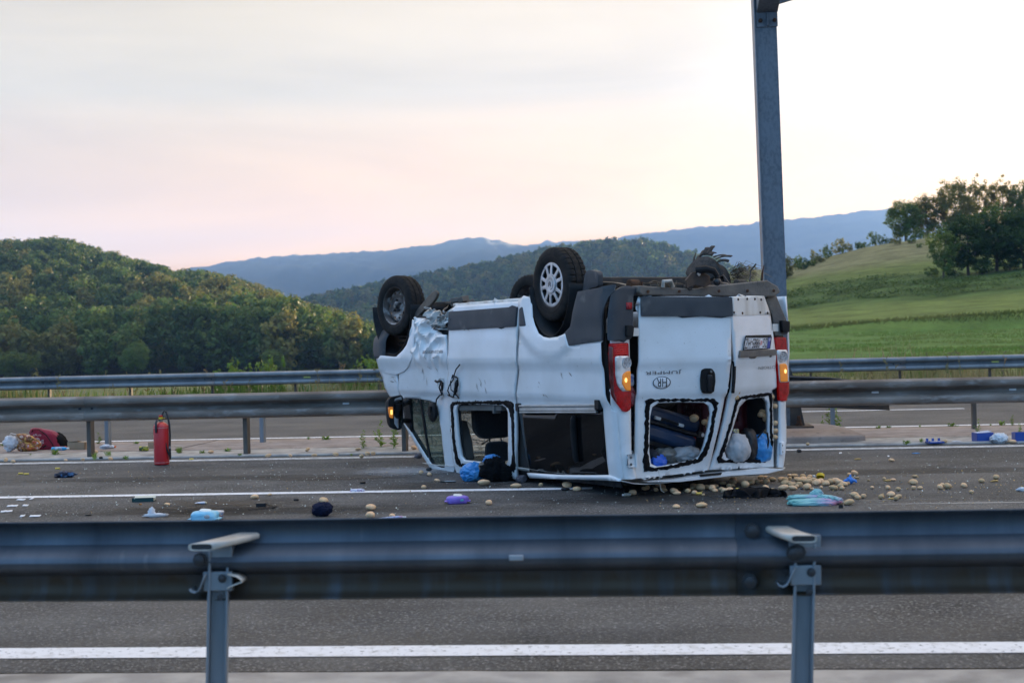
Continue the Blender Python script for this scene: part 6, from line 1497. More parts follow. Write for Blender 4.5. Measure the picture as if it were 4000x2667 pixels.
# ------------------------------------------------------------------ spilled things
def ico(sub):
    b=bmesh.new(); bmesh.ops.create_icosphere(b,subdivisions=sub,radius=1); return b
def crumple_mesh(name,dims,seed,amp=.22,fr=1.6,sub=5,box=.0,flat=.9,fold=1.0):
    b=ico(sub); s=Vector((seed*3.1,seed*1.7,seed*.9))
    for v in b.verts:
        n=v.co.normalized(); r=1.0
        if box: r=1/max(1e-3,(abs(n.x)**(2+box)+abs(n.y)**(2+box)+abs(n.z)**(2+box)))**(1/(2+box))
        wq=n*fr+s+Vector((noise.noise(n*2+s),noise.noise(n*2.1-s),noise.noise(n*1.9+s*.5)))*.5
        k=noise.noise(n*fr+s); k2=1-abs(noise.noise(wq*1.9))*2.2; k3=1-abs(noise.noise(wq*4.3))*2.4; k4=1-abs(noise.noise(wq*8.5))*2.4
        v.co=n*r*(1+amp*(k*.9+k2*.62*fold+k3*.36*fold+k4*.16*fold-.45))
    for v in b.verts: v.co=Vector((v.co.x*dims[0]/2,v.co.y*dims[1]/2,max(v.co.z,-flat)*dims[2]/2))
    z0=min(v.co.z for v in b.verts)
    for v in b.verts: v.co.z-=z0
    me=bpy.data.meshes.new(name); b.to_mesh(me); b.free(); return smooth(me,None)
def T(name,me,mt,xy,label,cat,rz=0,z=0,group=None,rot=None,parent=None):
    loc=Vector((xy[0],xy[1],z)) if len(xy)==2 else Vector(xy)
    o=obj(name,me,mt,parent,loc=loc,rot=rot or (0,0,rz)); return tag(o,label,cat,group)
def crumple(name,xy,dims,seed,mt,label,cat,rz=0,z=0,group=None,rot=None,**k):
    return T(name,crumple_mesh(name,dims,seed,**k),mt,xy,label,cat,rz,z,group,rot)
def plain(n,c,r=.6,**k): return mat(n,c,r,**k)
# potatoes
PT=mat('potato_skin',(.74,.49,.275),.75,col2=(.60,.375,.20),ns=3.2,nd_=6,lo=.35,hi=.7,col3=(.26,.165,.08),ns3=9,lo3=.63,hi3=.76,bump=.12,bs=25,obvar=.5)
PTC=mat('potato_flesh',(.55,.36,.12),.6,col2=(.40,.25,.09),ns=6,bump=.2,bs=20)
PMS=[]
for i in range(7):
    b=ico(3)
    for v in b.verts:
        n=v.co.normalized(); v.co=n*(1+.11*noise.noise(n*1.2+Vector((i*5,0,0)))+.05*noise.noise(n*2.6+Vector((0,i*7,0))))
        v.co.y+=.10*((i%3)-1)*v.co.x**2; v.co.z*=.96+.05*v.co.x*((i%2)*2-1)
    for k in range(5):
        d=Vector((random.uniform(-1,1),random.uniform(-1,1),random.uniform(-1,1))).normalized()
        for v in b.verts:
            q=(v.co-d).length
            if q<.28: v.co-=d*.045*(1-q/.28)
    me=bpy.data.meshes.new('potato'); b.to_mesh(me); b.free(); me.materials.append(PT); PMS.append(smooth(me,None))
PL={'right':('tan potato lying loose on the open road right of the potato heap','loose potatoes on the right'),'towel':('tan potato beside the right end of the tie-dyed towel','potatoes by the towel'),'heap':('tan potato in the dense heap around the yellow lid and blue glove','heap of potatoes'),'rear':('tan potato strewn on the road right below the open rear doors','potatoes below the rear doors'),'front':('tan potato lying along the side of the van near the lane line','potatoes along the van side'),'pair':('tan potato of the three lying left of the purple pack near the front rail','three potatoes near the front rail'),'left':('tan potato on the road left of the van beyond the lane line','potatoes left of the van'),'kerb':('tan potato resting along the concrete gutter of the central reserve','potatoes along the gutter')}
random.seed(31)
def potato(x,y,w,hh,z,label,group,cut=False):
    me=PMS[random.randrange(7)]; o=obj('potato',me,None); d=(w*.55+hh*.45)*1.02
    o.scale=(w*.52,d*.5,hh*.52); o.location=(x,y+d*.28,z+hh*.50); o.rotation_euler=(random.uniform(-.5,.5),random.uniform(-.22,.22),random.uniform(-.45,.45)); return tag(o,label,'potato',group)
ORD='first second third fourth fifth sixth seventh eighth ninth tenth eleventh twelfth thirteenth fourteenth fifteenth sixteenth seventeenth eighteenth nineteenth twentieth'.split()
ROWS={'right':((12.2,'nearest'),(12.75,'second'),(13.2,'third'),(99,'farthest'),'of loose ones right of the heap'),'rear':((11.5,'foremost'),(12.45,'near'),(12.62,'second'),(12.84,'third'),(99,'back'),'strewn below the rear doors'),'front':((13.0,'near'),(13.6,'lane line'),(99,'far'),'along the side of the van'),'kerb':((17.3,'near'),(17.7,'middle'),(99,'far'),'on the gutter of the reserve'),'left':((99,'only'),'on the road left of the van'),'pair':((99,'only'),'left of the purple pack by the front rail'),'towel':((99,'only'),'at the right end of the tie-dyed garment')}
seq={}
for i,p in enumerate(PO):
    if p[0] in ROWS:
        for lim,rn in ROWS[p[0]][:-1]:
            if p[2]<lim: seq.setdefault((p[0],rn),[]).append(i); break
LAB={}
for (tg,rn),ids in seq.items():
    for k,i in enumerate(sorted(ids,key=lambda q:PO[q][1]/PO[q][2])):
        sz='large ' if PO[i][3]>.075 else ('small ' if PO[i][3]<.045 else '')
        LAB[i]='%stan potato %s from left%s %s'%(sz,ORD[k],'' if rn=='only' else ' in %s row'%rn,ROWS[tg][-1])
for i,(tg,x,y,w,hh,z) in enumerate(PO):
    lb,gr=PL[tg]; potato(x,y,w,hh,z,LAB.get(i,lb),gr)
# a few peels and pasta tubes, each its own
for k,lb in (('peel1','flattened strip of potato peel left of the loose potatoes'),('peel2','curled potato peel beside the farthest right potato'),('peel3','torn potato peel in front of the loose potatoes'),('peel4','small potato peel alone beyond the heap')):
    crumple('potato_peel',IT[k],(.07,.03,.018),int(k[-1])+3,PTC,lb,'peel',.3,amp=.5,sub=3)
PAS=plain('pasta',(.72,.50,.10),.5)
for i,(k,lb) in enumerate((('pasta1','yellow pasta tube right of the dark wrapper behind it'),('pasta2','pair of pale pasta pieces at the far left of the road'),('pasta3','small pasta crumb left of the dark wrapper'),('pasta4','short yellow pasta tube among the potatoes below the rear doors'),('pasta5','yellow pasta tube left of the black garment'),('pasta6','yellow pasta piece on the gutter behind the extinguisher'))):
    mb=MB(); mb.lathe([(.009,-.026),(.011,-.026),(.011,.026),(.009,.026),(.009,-.026)],10,'X',(0,0,.011)); T('pasta_tube',mb.mesh('pasta_tube'),PAS,IT[k],lb,'pasta',random.uniform(-.4,.4))
# fire extinguisher
ex=empty('fire_extinguisher',(*IT['ext'],0),0,'red fire extinguisher standing upright on the road by the lane edge','fire extinguisher'); ex.location.y+=.09
RED=mat('extinguisher_red',(.58,.018,.022),.38,coat=.5,col2=(.50,.015,.018),ns=4); EBK=plain('extinguisher_black',(.014,.014,.016),.45)
mb=MB(); mb.lathe([(.0,.0),(.07,.0),(.088,.012),(.0895,.03),(.0895,.44),(.086,.462),(.070,.486),(.045,.502),(.030,.508)],40); mb.build('cylinder',RED,ex)
mb=MB(); mb.lathe([(.0905,.030),(.092,.033),(.0905,.036)],40); mb.lathe([(.0905,.437),(.092,.440),(.0905,.443)],40); mb.build('weld_ring',plain('extinguisher_seam',(.55,.25,.24),.4),ex)
mb=MB(); mb.lathe([(.022,.505),(.022,.53),(.017,.532),(.017,.545)],16); mb.build('valve_neck',plain('valve_metal',(.30,.28,.22),.4,metal=.7),ex)
mb=MB(); mb.lathe([(.024,.543),(.024,.565),(.020,.566)],16,cap=True); mb.tube([(.0,.0,.552),(.055,-.02,.556)],.004,6); mb.build('safety_collar',plain('extinguisher_yellow',(.75,.52,.03),.4),ex)
mb=MB(); mb.lathe([(.022,.566),(.023,.572),(.023,.585),(.018,.588),(.0,.588)],16); mb.build('knob',RED,ex)
mb=MB(); mb.tube([(-.01,-.03,.535),(-.03,-.075,.53),(-.034,-.098,.49),(-.034,-.102,.42),(-.034,-.100,.385)],[.013,.014,.016,.016,.012],8,sq=.6); mb.build('handle',EBK,ex)
mb=MB(); mb.tube([(.015,.0,.535),(.018,.01,.60),(.035,.02,.635),(.06,.02,.625),(.085,.0,.56),(.102,-.01,.47),(.108,-.015,.36),(.106,-.02,.26),(.105,-.025,.20)],.011,10); hs=mb.build('hose',EBK,ex)
mb=MB(); mb.lathe([(.013,.195),(.013,.22)],12,'Z',(.105,-.025,0),True); mb.build('hose_clip',plain('clip_metal',(.5,.5,.5),.3,metal=.8),hs)
mb=MB(); mb.tube([(.106,-.025,.20),(.107,-.027,.10),(.104,-.027,.065)],[.012,.013,.010],8); mb.tube([(.105,-.035,.10),(.085,-.05,.16),(.068,-.052,.22),(.065,-.052,.265)],[.010,.012,.010,.008],8); mb.build('nozzle',EBK,hs)
WPR=plain('faint_print',(.62,.30,.28),.5)
for z0,z1 in ((.13,.24),(.26,.32),(.33,.37)):
    for k in range(int((z1-z0)/.012)):
        a=R(212); 
        for q in range(2):
            mb=MB(); a2=R(205+9*q); mb.box((.0902*cos(a2),.0902*sin(a2),z0+.012*k),(.002,.010,.005),(0,0,a2)); mb.build('label_print',WPR,ex)
# backpack and bags on the reserve
MAR=mat('maroon_cloth',(.31,.013,.04),.85,col2=(.21,.010,.03),ns=90,sheen=.3,bump=.2,bs=80); BCL=mat('black_cloth',(.006,.006,.007),.9,spec=.15,col2=(.011,.011,.011),ns=6,bump=.15,bs=40)
bp=empty('backpack',(*IT['backpack'],.05),0,'maroon and black backpack slumped on the central reserve','backpack'); bp.location.y+=.1
me=crumple_mesh('body',(.40,.22,.31),3,.10,1.2,5,1.2,.8,.5)
for v in me.vertices: v.co.x+= (v.co.z-.12)*-.45; v.co.y+=.02
obj('body',me,MAR,bp,rot=(0,R(8),0))
me=crumple_mesh('rear_pocket',(.30,.22,.27),5,.16,1.5,4,.5,.8)
for v in me.vertices: v.co.x+=(v.co.z-.1)*-.55
obj('rear_pocket',me,BCL,bp,loc=(.13,.06,-.01))
mb=MB(); mb.tube([(-.17,-.055,.20),(-.13,-.075,.28),(-.05,-.08,.275),(.05,-.085,.20),(.13,-.085,.08),(.15,-.08,.02)],.006,6); mb.build('zip',BLK,bp)
WP=plain('white_print2',(.62,.60,.60),.7)
for i,ch in enumerate('RPLAY'):
    f=lambda a,b:(-.115+.023*i+a,-.118,.188+.008*i-.0022*i*i+b); text_mesh(ch,lambda a,b,f=f:f(a,b),[(.018,.0),(.0,.0),(.0,.026),(.018,.026)],WP,'print_letter',bp)
mb=MB(); q=[(-.065+.032*cos(a*.55)*(1+.2*sin(a*2.2)),-.122,.135+.032*sin(a*.55)) for a in range(13)]; mb.tube(q,.0035,5); q=[(-.06+.016*cos(a*.6),-.123,.135+.018*sin(a*.6)) for a in range(9)]; mb.tube(q,.003,5); mb.build('print_emblem',WP,bp)
for i in range(3):
    mb=MB(); mb.box((-.0+.005*i,-.123,.128-.018*i),(.05-.006*i,.002,.007),(0,R(-22),0)); mb.build('print_line',WP,bp)
mb=MB(); mb.box((.035,-.122,.05),(.055,.003,.018),(0,R(-30),0)); mb.build('brand_tab',BLK,bp)
def patch_mat(name,cols,sc,rough=.35):
    m=bpy.data.materials.new(name); m.use_nodes=True; t=m.node_tree; L=t.links.new; p=t.nodes['Principled BSDF']; p.inputs['Roughness'].default_value=rough
    tc=t.nodes.new('ShaderNodeTexCoord'); n=t.nodes.new('ShaderNodeTexNoise'); n.inputs['Scale'].default_value=sc; n.inputs['Detail'].default_value=3; n.inputs['Distortion'].default_value=.7; L(tc.outputs['Object'],n.inputs['Vector'])
    r=t.nodes.new('ShaderNodeValToRGB'); e=r.color_ramp.elements; r.color_ramp.interpolation='LINEAR'
    for i,c in enumerate(cols):
        pos=.30+.40*i/(len(cols)-1)
        if i<2: e[i].position=pos; e[i].color=(*c,1)
        else: x=e.new(pos); x.color=(*c,1)
    L(n.outputs[0],r.inputs[0]); L(r.outputs[0],p.inputs['Base Color']); return m
PAT=patch_mat('printed_plastic',[(.70,.66,.58),(.42,.12,.04),(.12,.03,.02),(.62,.36,.08),(.50,.04,.03),(.72,.70,.62)],12)
WPL=mat('white_plastic_film',(.70,.72,.76),.35,col2=(.50,.52,.58),ns=6)
pb=empty('shopping_bag',(*IT['patbag'],.05),0,'crumpled shopping bag with red and yellow print and white edge','bag'); pb.location.y+=.05; pb.location.x-=.04
obj('body',crumple_mesh('body',(.30,.19,.16),7,.22,1.7,4),PAT,pb,loc=(.06,0,0))
obj('flap',crumple_mesh('flap',(.30,.12,.10),9,.25,2.0,4),PAT,pb,loc=(.06,-.02,.12),rot=(0,R(22),0)); obj('white_edge',crumple_mesh('white_edge',(.20,.12,.20),12,.30,2.0,4),WPL,pb,loc=(-.13,-.01,.03),rot=(0,R(-28),0))
mb=MB(); mb.tube([(-.16,-.05,.10),(-.19,-.06,.20),(-.15,-.07,.25),(-.08,-.07,.235)],.007,6,sq=.4); mb.build('handle',WPL,pb)
# bottles, cartons and other items
def bottle(name,xy,L_,r,mt,cmt,label,cat,rz=0,z=0,grp=None,label_mat=None):
    e=empty(name,(xy[0],xy[1],z+r),rz,label,cat,grp)
    mb=MB(); mb.lathe([(.0,-L_/2),(r*.85,-L_/2),(r,-L_/2+r*.2),(r*.93,-L_*.1),(r,L_*.22),(r*.55,L_*.36),(r*.45,L_*.38)],16,'X'); mb.build('body',mt,e)
    mb=MB(); mb.lathe([(r*.5,L_*.37),(r*.55,L_*.38),(r*.55,L_/2),(.0,L_/2)],16,'X'); mb.build('cap',cmt,e)
    if label_mat: mb=MB(); mb.lathe([(r*1.01,-L_*.3),(r*1.01,.12*L_)],16,'X'); mb.build('label_sleeve',label_mat,e)
    return e
WHP=plain('white_plastic',(.72,.72,.72),.4)
bottle('bottle',IT['bluebottle'],.23,.026,mat('blue_liquid',(.02,.32,.62),.2,coat=.5),WHP,'bottle of bright blue liquid with white cap lying by the backpack','bottle',.05,.05,None,patch_mat('bottle_label',[(.6,.65,.7),(.1,.4,.7),(.65,.2,.2)],30))
bottle('bottle',IT['whitebag'],.15,.024,WHP,plain('orange_cap',(.70,.13,.03),.45),'white bottle with orange cap lying between the rail posts','bottle',-.1,.05)
bottle('bottle',IT['orangecap'],.10,.02,plain('orange_plastic',(.66,.11,.03),.45),plain('orange_cap2',(.66,.11,.03),.45),'orange bottle end poking out behind the cardboard box','bottle',.4,.05)
crumple('plastic_bag',(IT['whitebag'][0]-.05,IT['whitebag'][1]-.02),(.15,.10,.06),14,WPL,'thin white plastic bag under the orange-capped bottle','bag',0,.05,amp=.35)
CARD=mat('cardboard',(.40,.29,.19),.8,col2=(.34,.24,.155),ns=5)
def carton(xy,d,rz,label,z=.05,flap=True):
    e=empty('cardboard_box',(xy[0],xy[1],z),rz,label,'box'); mb=MB(); mb.box((0,0,d[2]/2),d); mb.build('body',CARD,e,bevel=.004)
    if flap:
        mb=MB(); mb.box((-d[0]*.2,-d[1]*.1,d[2]+.004),(d[0]*.6,d[1]*.85,.004),(R(-6),R(-5),0)); mb.build('flap',CARD,e); mb=MB(); mb.box((d[0]*.52,-.02,d[2]*.5),(.004,d[1]*.7,d[2]*.9),(0,R(12),R(10))); mb.build('flap',CARD,e)
    mb=MB(); mb.box((0,-d[1]/2-.001,d[2]/2),(.022,.002,d[2]*.98)); mb.build('tape',plain('parcel_tape',(.33,.24,.14),.35),e)
    return e
carton((IT['carton'][0],IT['carton'][1]+.08),(.24,.15,.10),R(-8),'brown cardboard box lying beside the left rail post')
carton((IT['carton2'][0]+.05,IT['carton2'][1]+.06),(.16,.12,.09),R(5),'small cardboard box half hidden behind the fire extinguisher',.05,False)
mb=MB(); mb.lathe([(.0,-.06),(.028,-.058),(.030,-.05),(.030,.05),(.028,.058),(.0,.06)],20,'X',(0,0,.03)); T('drink_can',mb.mesh('can'),patch_mat('can_print',[(.03,.05,.02),(.05,.08,.02),(.6,.55,.03),(.04,.05,.03)],26),IT['can'],'dark green and yellow can lying left of the extinguisher','can',.05,.05)
crumple('wrapper',IT['wrapper'],(.19,.09,.065),17,patch_mat('dark_wrapper',[(.004,.006,.018),(.006,.010,.03),(.01,.014,.05),(.06,.20,.42),(.01,.012,.03)],14,.3),'crumpled dark blue shiny wrapper on the road left of the extinguisher','wrapper',.1,amp=.4,fr=2)
bk=empty('book',(*IT['book'],0),.06,'closed book with dark green spine and pale pages on the road','book')
mb=MB(); mb.box((0,.06,.004),(.19,.13,.006)); mb.build('cover',plain('book_green',(.012,.055,.055),.5),bk); mb=MB(); mb.box((.008,.07,.037),(.185,.14,.004),(R(4),0,R(6))); mb.build('title_page',plain('book_pale',(.55,.58,.50),.7),bk); mb=MB(); mb.box((0,-.004,.02),(.19,.008,.037)); mb.build('spine',plain('book_green2',(.012,.05,.052),.5),bk); mb=MB(); mb.box((.003,.06,.02),(.18,.12,.027)); mb.build('pages',plain('book_pages',(.60,.62,.55),.8),bk)
WPA=mat('white_paper',(.74,.74,.76),.8,col2=(.62,.62,.64),ns=9)
for k,w,lb in (('strip1',.085,'white paper strip just under the lane line at far left'),('strip1b',.04,'small white paper scrap right of the strip under the lane line'),('strip2',.095,'white paper strip second from the top at far left'),('strip2b',.05,'thin grey paper scrap beside the second strip'),('strip3',.095,'white paper strip at the left edge of the road'),('strip4',.09,'white paper strip lowest of those at left'),('strip4b',.04,'small paper scrap left of the lowest strip'),('paper1',.03,'tiny square of white paper beyond the potatoes'),('paper2',.09,'flat white paper by the gantry plinth'),('paper3',.02,'tiny white paper scrap far right on the road')):
    mb=MB(); n=5; vs=[]
    for i in range(n+1):
        x=-w/2+w*i/n; zz=.006+.012*abs(noise.noise(Vector((i*1.3,len(k)*2.0,w*50)))); vs+=[(x,-.012,zz),(x,.03,zz+.01)]
    mb.add(vs,[(2*i,2*i+2,2*i+3,2*i+1) for i in range(n)]); T('paper_scrap',mb.mesh('paper'),WPA,IT[k],lb,'paper',random.uniform(-.3,.3)).modifiers.new('s','SOLIDIFY').thickness=.0008
def sheet(name,xy,dims,seed,mt,label,cat,rz=0,amp=.05,nx=34,ny=22,outl=None,z=0,thick=.004,fr=9,fold=0,tilt=None):
    # a limp cloth: a draped grid with ridges, trimmed to a soft outline
    dx,dy,dz=dims
    def f(a,b):
        s=Vector((a*fr+seed,b*fr*1.6,seed*2.0)); r=(1-abs(noise.noise(s))*2); r2=(1-abs(noise.noise(s*2.2))*2); e=sst(0,.16,min(1-abs(a)*2,1-abs(b)*2))
        zz=.004+dz*e*max(0,.35+.55*r+.22*r2); return (a*dx+.03*noise.noise(s*.6),b*dy+.03*noise.noise(s*.7+Vector((5,0,0))),zz)
    ol=outl or [(.5*cos(2*pi*i/28)*(.86+.28*noise.noise(Vector((cos(i*.224)*1.6,sin(i*.224)*1.6,seed)))),.5*sin(2*pi*i/28)*(.86+.28*noise.noise(Vector((cos(i*.224)*1.6,sin(i*.224)*1.6,seed+4))))) for i in range(28)]
    me=panel_mesh(name,ol,[],f,.032,flip=False,ang=None); o=T(name,me,mt,xy,label,cat,rz,z); q=o.modifiers.new('s','SOLIDIFY'); q.thickness=thick; q.offset=1; return o
tq=crumple('tissue',IT['tissue'],(.17,.06,.028),64,WPA,'crumpled white tissue with a raised corner on the road','tissue',.05,amp=.5); obj('raised_corner',crumple_mesh('raised_corner',(.05,.04,.075),66,.45,1.8,4),WPA,tq,loc=(-.04,.01,.005),rot=(0,.2,0))
def tube_pack(name,xy,L_,r,mt,cmt,label,cat,rz):
    e=empty(name,(*xy,0),rz,label,cat); mb=MB(); vs=[];n=12
    for x,ry,rz_ in ((-L_/2,r*1.4,.002),(-L_*.2,r*1.2,r*.6),(L_*.2,r,r*.9),(L_*.36,r*.9,r*.9)): vs+=[(x,ry*cos(2*pi*j/n),r+rz_*sin(2*pi*j/n)) for j in range(n)]
    mb.add(vs,[(i*n+j,i*n+(j+1)%n,(i+1)*n+(j+1)%n,(i+1)*n+j) for i in range(3) for j in range(n)]+[tuple(range(n)),tuple(3*n+j for j in range(n))]); mb.build('body',mt,e); mb=MB(); mb.lathe([(r*.6,L_*.36),(r*.6,L_*.5),(0,L_*.5)],12,'X',(0,0,r)); mb.build('cap',cmt,e); return e
tube_pack('cream_tube',IT['tube'],.105,.014,patch_mat('tube_print',[(.62,.62,.70),(.68,.68,.74),(.35,.36,.50)],60),plain('tube_cap',(.62,.55,.38),.5),'small white and blue cream tube on the road left of the adapter','tube',R(-8))
tube_pack('ointment_tube',(IT['tube2'][0],IT['tube2'][1]+.03),.215,.017,patch_mat('tube_print2',[(.55,.60,.70),(.25,.36,.62),(.60,.08,.09)],16),WHP,'long red and blue tube partly hidden by the front rail','tube',R(2))
def pack(name,xy,d,seed,m1,m2,label,rz,stripe):
    e=empty(name,(*xy,0),rz,label,'wipes pack'); e.location.y+=d[1]*.4
    me=crumple_mesh('body',d,seed,.10,1.6,4,1.5,.85,.6); obj('body',me,m1,e)
    for s_ in (-1,1):
        mb=MB(); vs=[]
        for i in range(8): vs+=[(s_*(d[0]*.44),-d[1]*.42+d[1]*.84*i/7,d[2]*.28+.008*(i%2)),(s_*(d[0]*.58),-d[1]*.46+d[1]*.92*i/7,d[2]*.22+.010*((i+1)%2))]
        mb.add(vs,[(2*i,2*i+1,2*i+3,2*i+2) for i in range(7)]); mb.build('end_seal',m1,e,thick=.001)
    me=crumple_mesh('top_label',(d[0]*.42,d[1]*.55,.014),seed+2,.05,1,3,2,.9,0); obj('top_label',me,m2,e,loc=(d[0]*.02,-d[1]*.04,d[2]*.86),rot=(R(10),R(4),0))
    me=crumple_mesh('side_print',(d[0]*.26,.012,d[2]*.34),seed+5,.12,2,3); obj('side_print',stripe and me or me,stripe,e,loc=(d[0]*.16,-d[1]*.46,d[2]*.32))
    return e
pack('wipes_pack',IT['purple'],(.19,.12,.075),23,mat('purple_film',(.25,.16,.60),.3,col2=(.20,.12,.50),ns=8),plain('pack_white',(.70,.70,.68),.4),'purple plastic wipes pack with white top lying on the road','' or .03,plain('pack_teal',(.10,.40,.42),.4))
pack('wipes_pack',(IT['wipes'][0],IT['wipes'][1]-.02),(.22,.14,.10),27,mat('lightblue_film',(.20,.52,.72),.3,col2=(.30,.60,.76),ns=8),plain('pack_white2',(.62,.72,.76),.4),'light blue wipes pack lying just above the front rail',R(-6),plain('pack_tan',(.35,.36,.38),.4))
tb=empty('margarine_tub',(*IT['tub'],0),.05,'blue and white plastic food tub behind the light blue pack','tub'); tb.location.y+=.05
mb=MB(); mb.lathe([(.0,.0),(.055,.0),(.058,.004),(.066,.055)],28); mb.build('body',patch_mat('tub_print',[(.03,.16,.45),(.05,.22,.55),(.60,.62,.62),(.35,.10,.05),(.05,.2,.5)],24),tb,scale=(1.05,.8,1)); mb=MB(); mb.lathe([(.069,.050),(.070,.062),(.066,.066),(.0,.066)],28); mb.build('lid',plain('tub_lid',(.62,.62,.66),.4),tb,scale=(1.05,.8,1))
ad=empty('power_adapter',(*IT['adapter'],0),.02,'black power adapter with a looped cable on the road','adapter'); mb=MB(); mb.box((0,.03,.018),(.085,.055,.034)); mb.build('block',EBK,ad,bevel=.005)
mb=MB(); mb.tube([(.042,.03,.02),(.075,.02,.012),(.10,.03,.006),(.07,-.03,.005),(.0,-.12,.005),(-.07,-.20,.005),(-.02,-.215,.005),(.07,-.16,.005),(.14,-.09,.005),(.15,-.03,.005),(.10,-.02,.005),(.06,-.07,.005),(.11,-.15,.006),(.135,-.155,.008)],.0032,5); mb.build('cable',EBK,ad); mb=MB(); mb.box((.13,-.155,.010),(.03,.012,.012),(0,0,.2)); mb.build('plug',EBK,ad)
crumple('clothing_bundle',(IT['navy'][0],IT['navy'][1]+.06),(.165,.14,.115),33,mat('navy_cloth',(.005,.009,.03),.75,spec=.2,col2=(.009,.014,.042),ns=5),'rolled dark navy bundle of cloth on the road','bundle',.2,amp=.22,fr=1.8)
mb=MB(); mb.lathe([(.0,.0),(.026,.0),(.027,.003),(.027,.019),(.025,.021),(.0,.021)],24); T('screw_top',mb.mesh('cap'),EBK,IT['cap'],'round flat black screw top standing near the lane line','cap')
e=empty('crushed_carton',(*IT['crush'],0),.05,'small crushed white box lying on the lane line','carton'); me=crumple_mesh('body',(.125,.05,.03),41,.22,2,3,2,.9); obj('body',me,patch_mat('carton_print',[(.65,.65,.72),(.70,.70,.75),(.45,.45,.62),(.55,.2,.3)],40),e)
crumple('rubber_scrap',IT['bit'],(.05,.02,.022),43,EBK,'small bent scrap of black rubber right of the adapter','scrap',.2,amp=.35,sub=3)
crumple('rubber_scrap',IT['bit2'],(.05,.025,.014),44,EBK,'tiny black scrap in front of the book','scrap',.2,amp=.4,sub=3)
crumple('foil_scrap',IT['glove2'],(.03,.02,.012),45,plain('orange_scrap',(.5,.2,.05),.5),'tiny orange peel scrap right of the book','scrap',.2,amp=.4,sub=3)
mb=MB(); mb.box((0,.035,.006),(.15,.075,.009)); ph=T('smartphone',mb.mesh('phone'),mat('phone_black',(.008,.008,.009),.12,coat=1),IT['phone'],'black smartphone lying flat beside the front of the van','phone',.05); 
mb=MB(); mb.box((0,.035,.0115),(.14,.068,.002)); mb.build('screen',mat('phone_screen',(.02,.025,.03),.05,coat=1),ph)
# things hanging out of the sliding door
BPL=mat('blue_plastic_film',(.035,.25,.60),.28,col2=(.10,.34,.62),ns=7,lo=.4,hi=.7,nd_=6,bump=.3,bs=14,coat=.3)
crumple('plastic_bag',(IT['bluebag'][0]+.03,IT['bluebag'][1]+.10),(.24,.18,.19),51,BPL,'bright blue stuffed plastic bag lying under the sliding door window','bag',.1,amp=.16,fr=1.9)
crumple('plastic_bag',(IT['jacket'][0]-.02,IT['jacket'][1]+.16,.17),(.16,.09,.09),52,BPL,'blue plastic bag end poking over the window edge behind the black jacket','bag',.3,amp=.3)
crumple('cloth',(IT['bluebag'][0]+.125,IT['bluebag'][1]+.06,.055),(.08,.07,.14),54,mat('beige_cloth',(.27,.21,.17),.85,col2=(.22,.17,.13),ns=9),'beige cloth squeezed between the blue bag and the black jacket','cloth',.1,amp=.2)
crumple('jacket',(IT['jacket'][0],IT['jacket'][1]+.09),(.25,.17,.24),56,BCL,'black jacket bunched up under the sliding door window','jacket',.2,amp=.30,fr=2.0)
crumple('jacket_sleeve',(IT['jacket'][0]+.10,IT['jacket'][1]+.07),(.14,.11,.17),58,BCL,'black sleeve hanging to the right of the bunched jacket','jacket',-.2,amp=.28)
crumple('cloth',(IT['greycloth'][0],IT['greycloth'][1]+.03),(.10,.08,.075),60,mat('mauve_cloth',(.11,.095,.11),.85,col2=(.16,.14,.15),ns=9),'greyish mauve cloth stuck under the end of the sliding door','cloth',.1,amp=.35)
crumple('plastic_part',IT['plast'],(.07,.03,.03),61,EBK,'broken black plastic part on the lane line end','plastic part',.1,amp=.45,sub=3)
crumple('cloth',IT['pinkcloth'],(.09,.05,.06),62,mat('pink_cloth',(.42,.33,.33),.8,col2=(.12,.09,.09),ns=14),'small pinkish crumpled cloth behind the front of the van','cloth',.1,amp=.35)
crumple('plastic_part',IT['blob'],(.06,.05,.045),63,EBK,'black rubber piece under the front pillar of the van','plastic part',.1,amp=.2,sub=3)
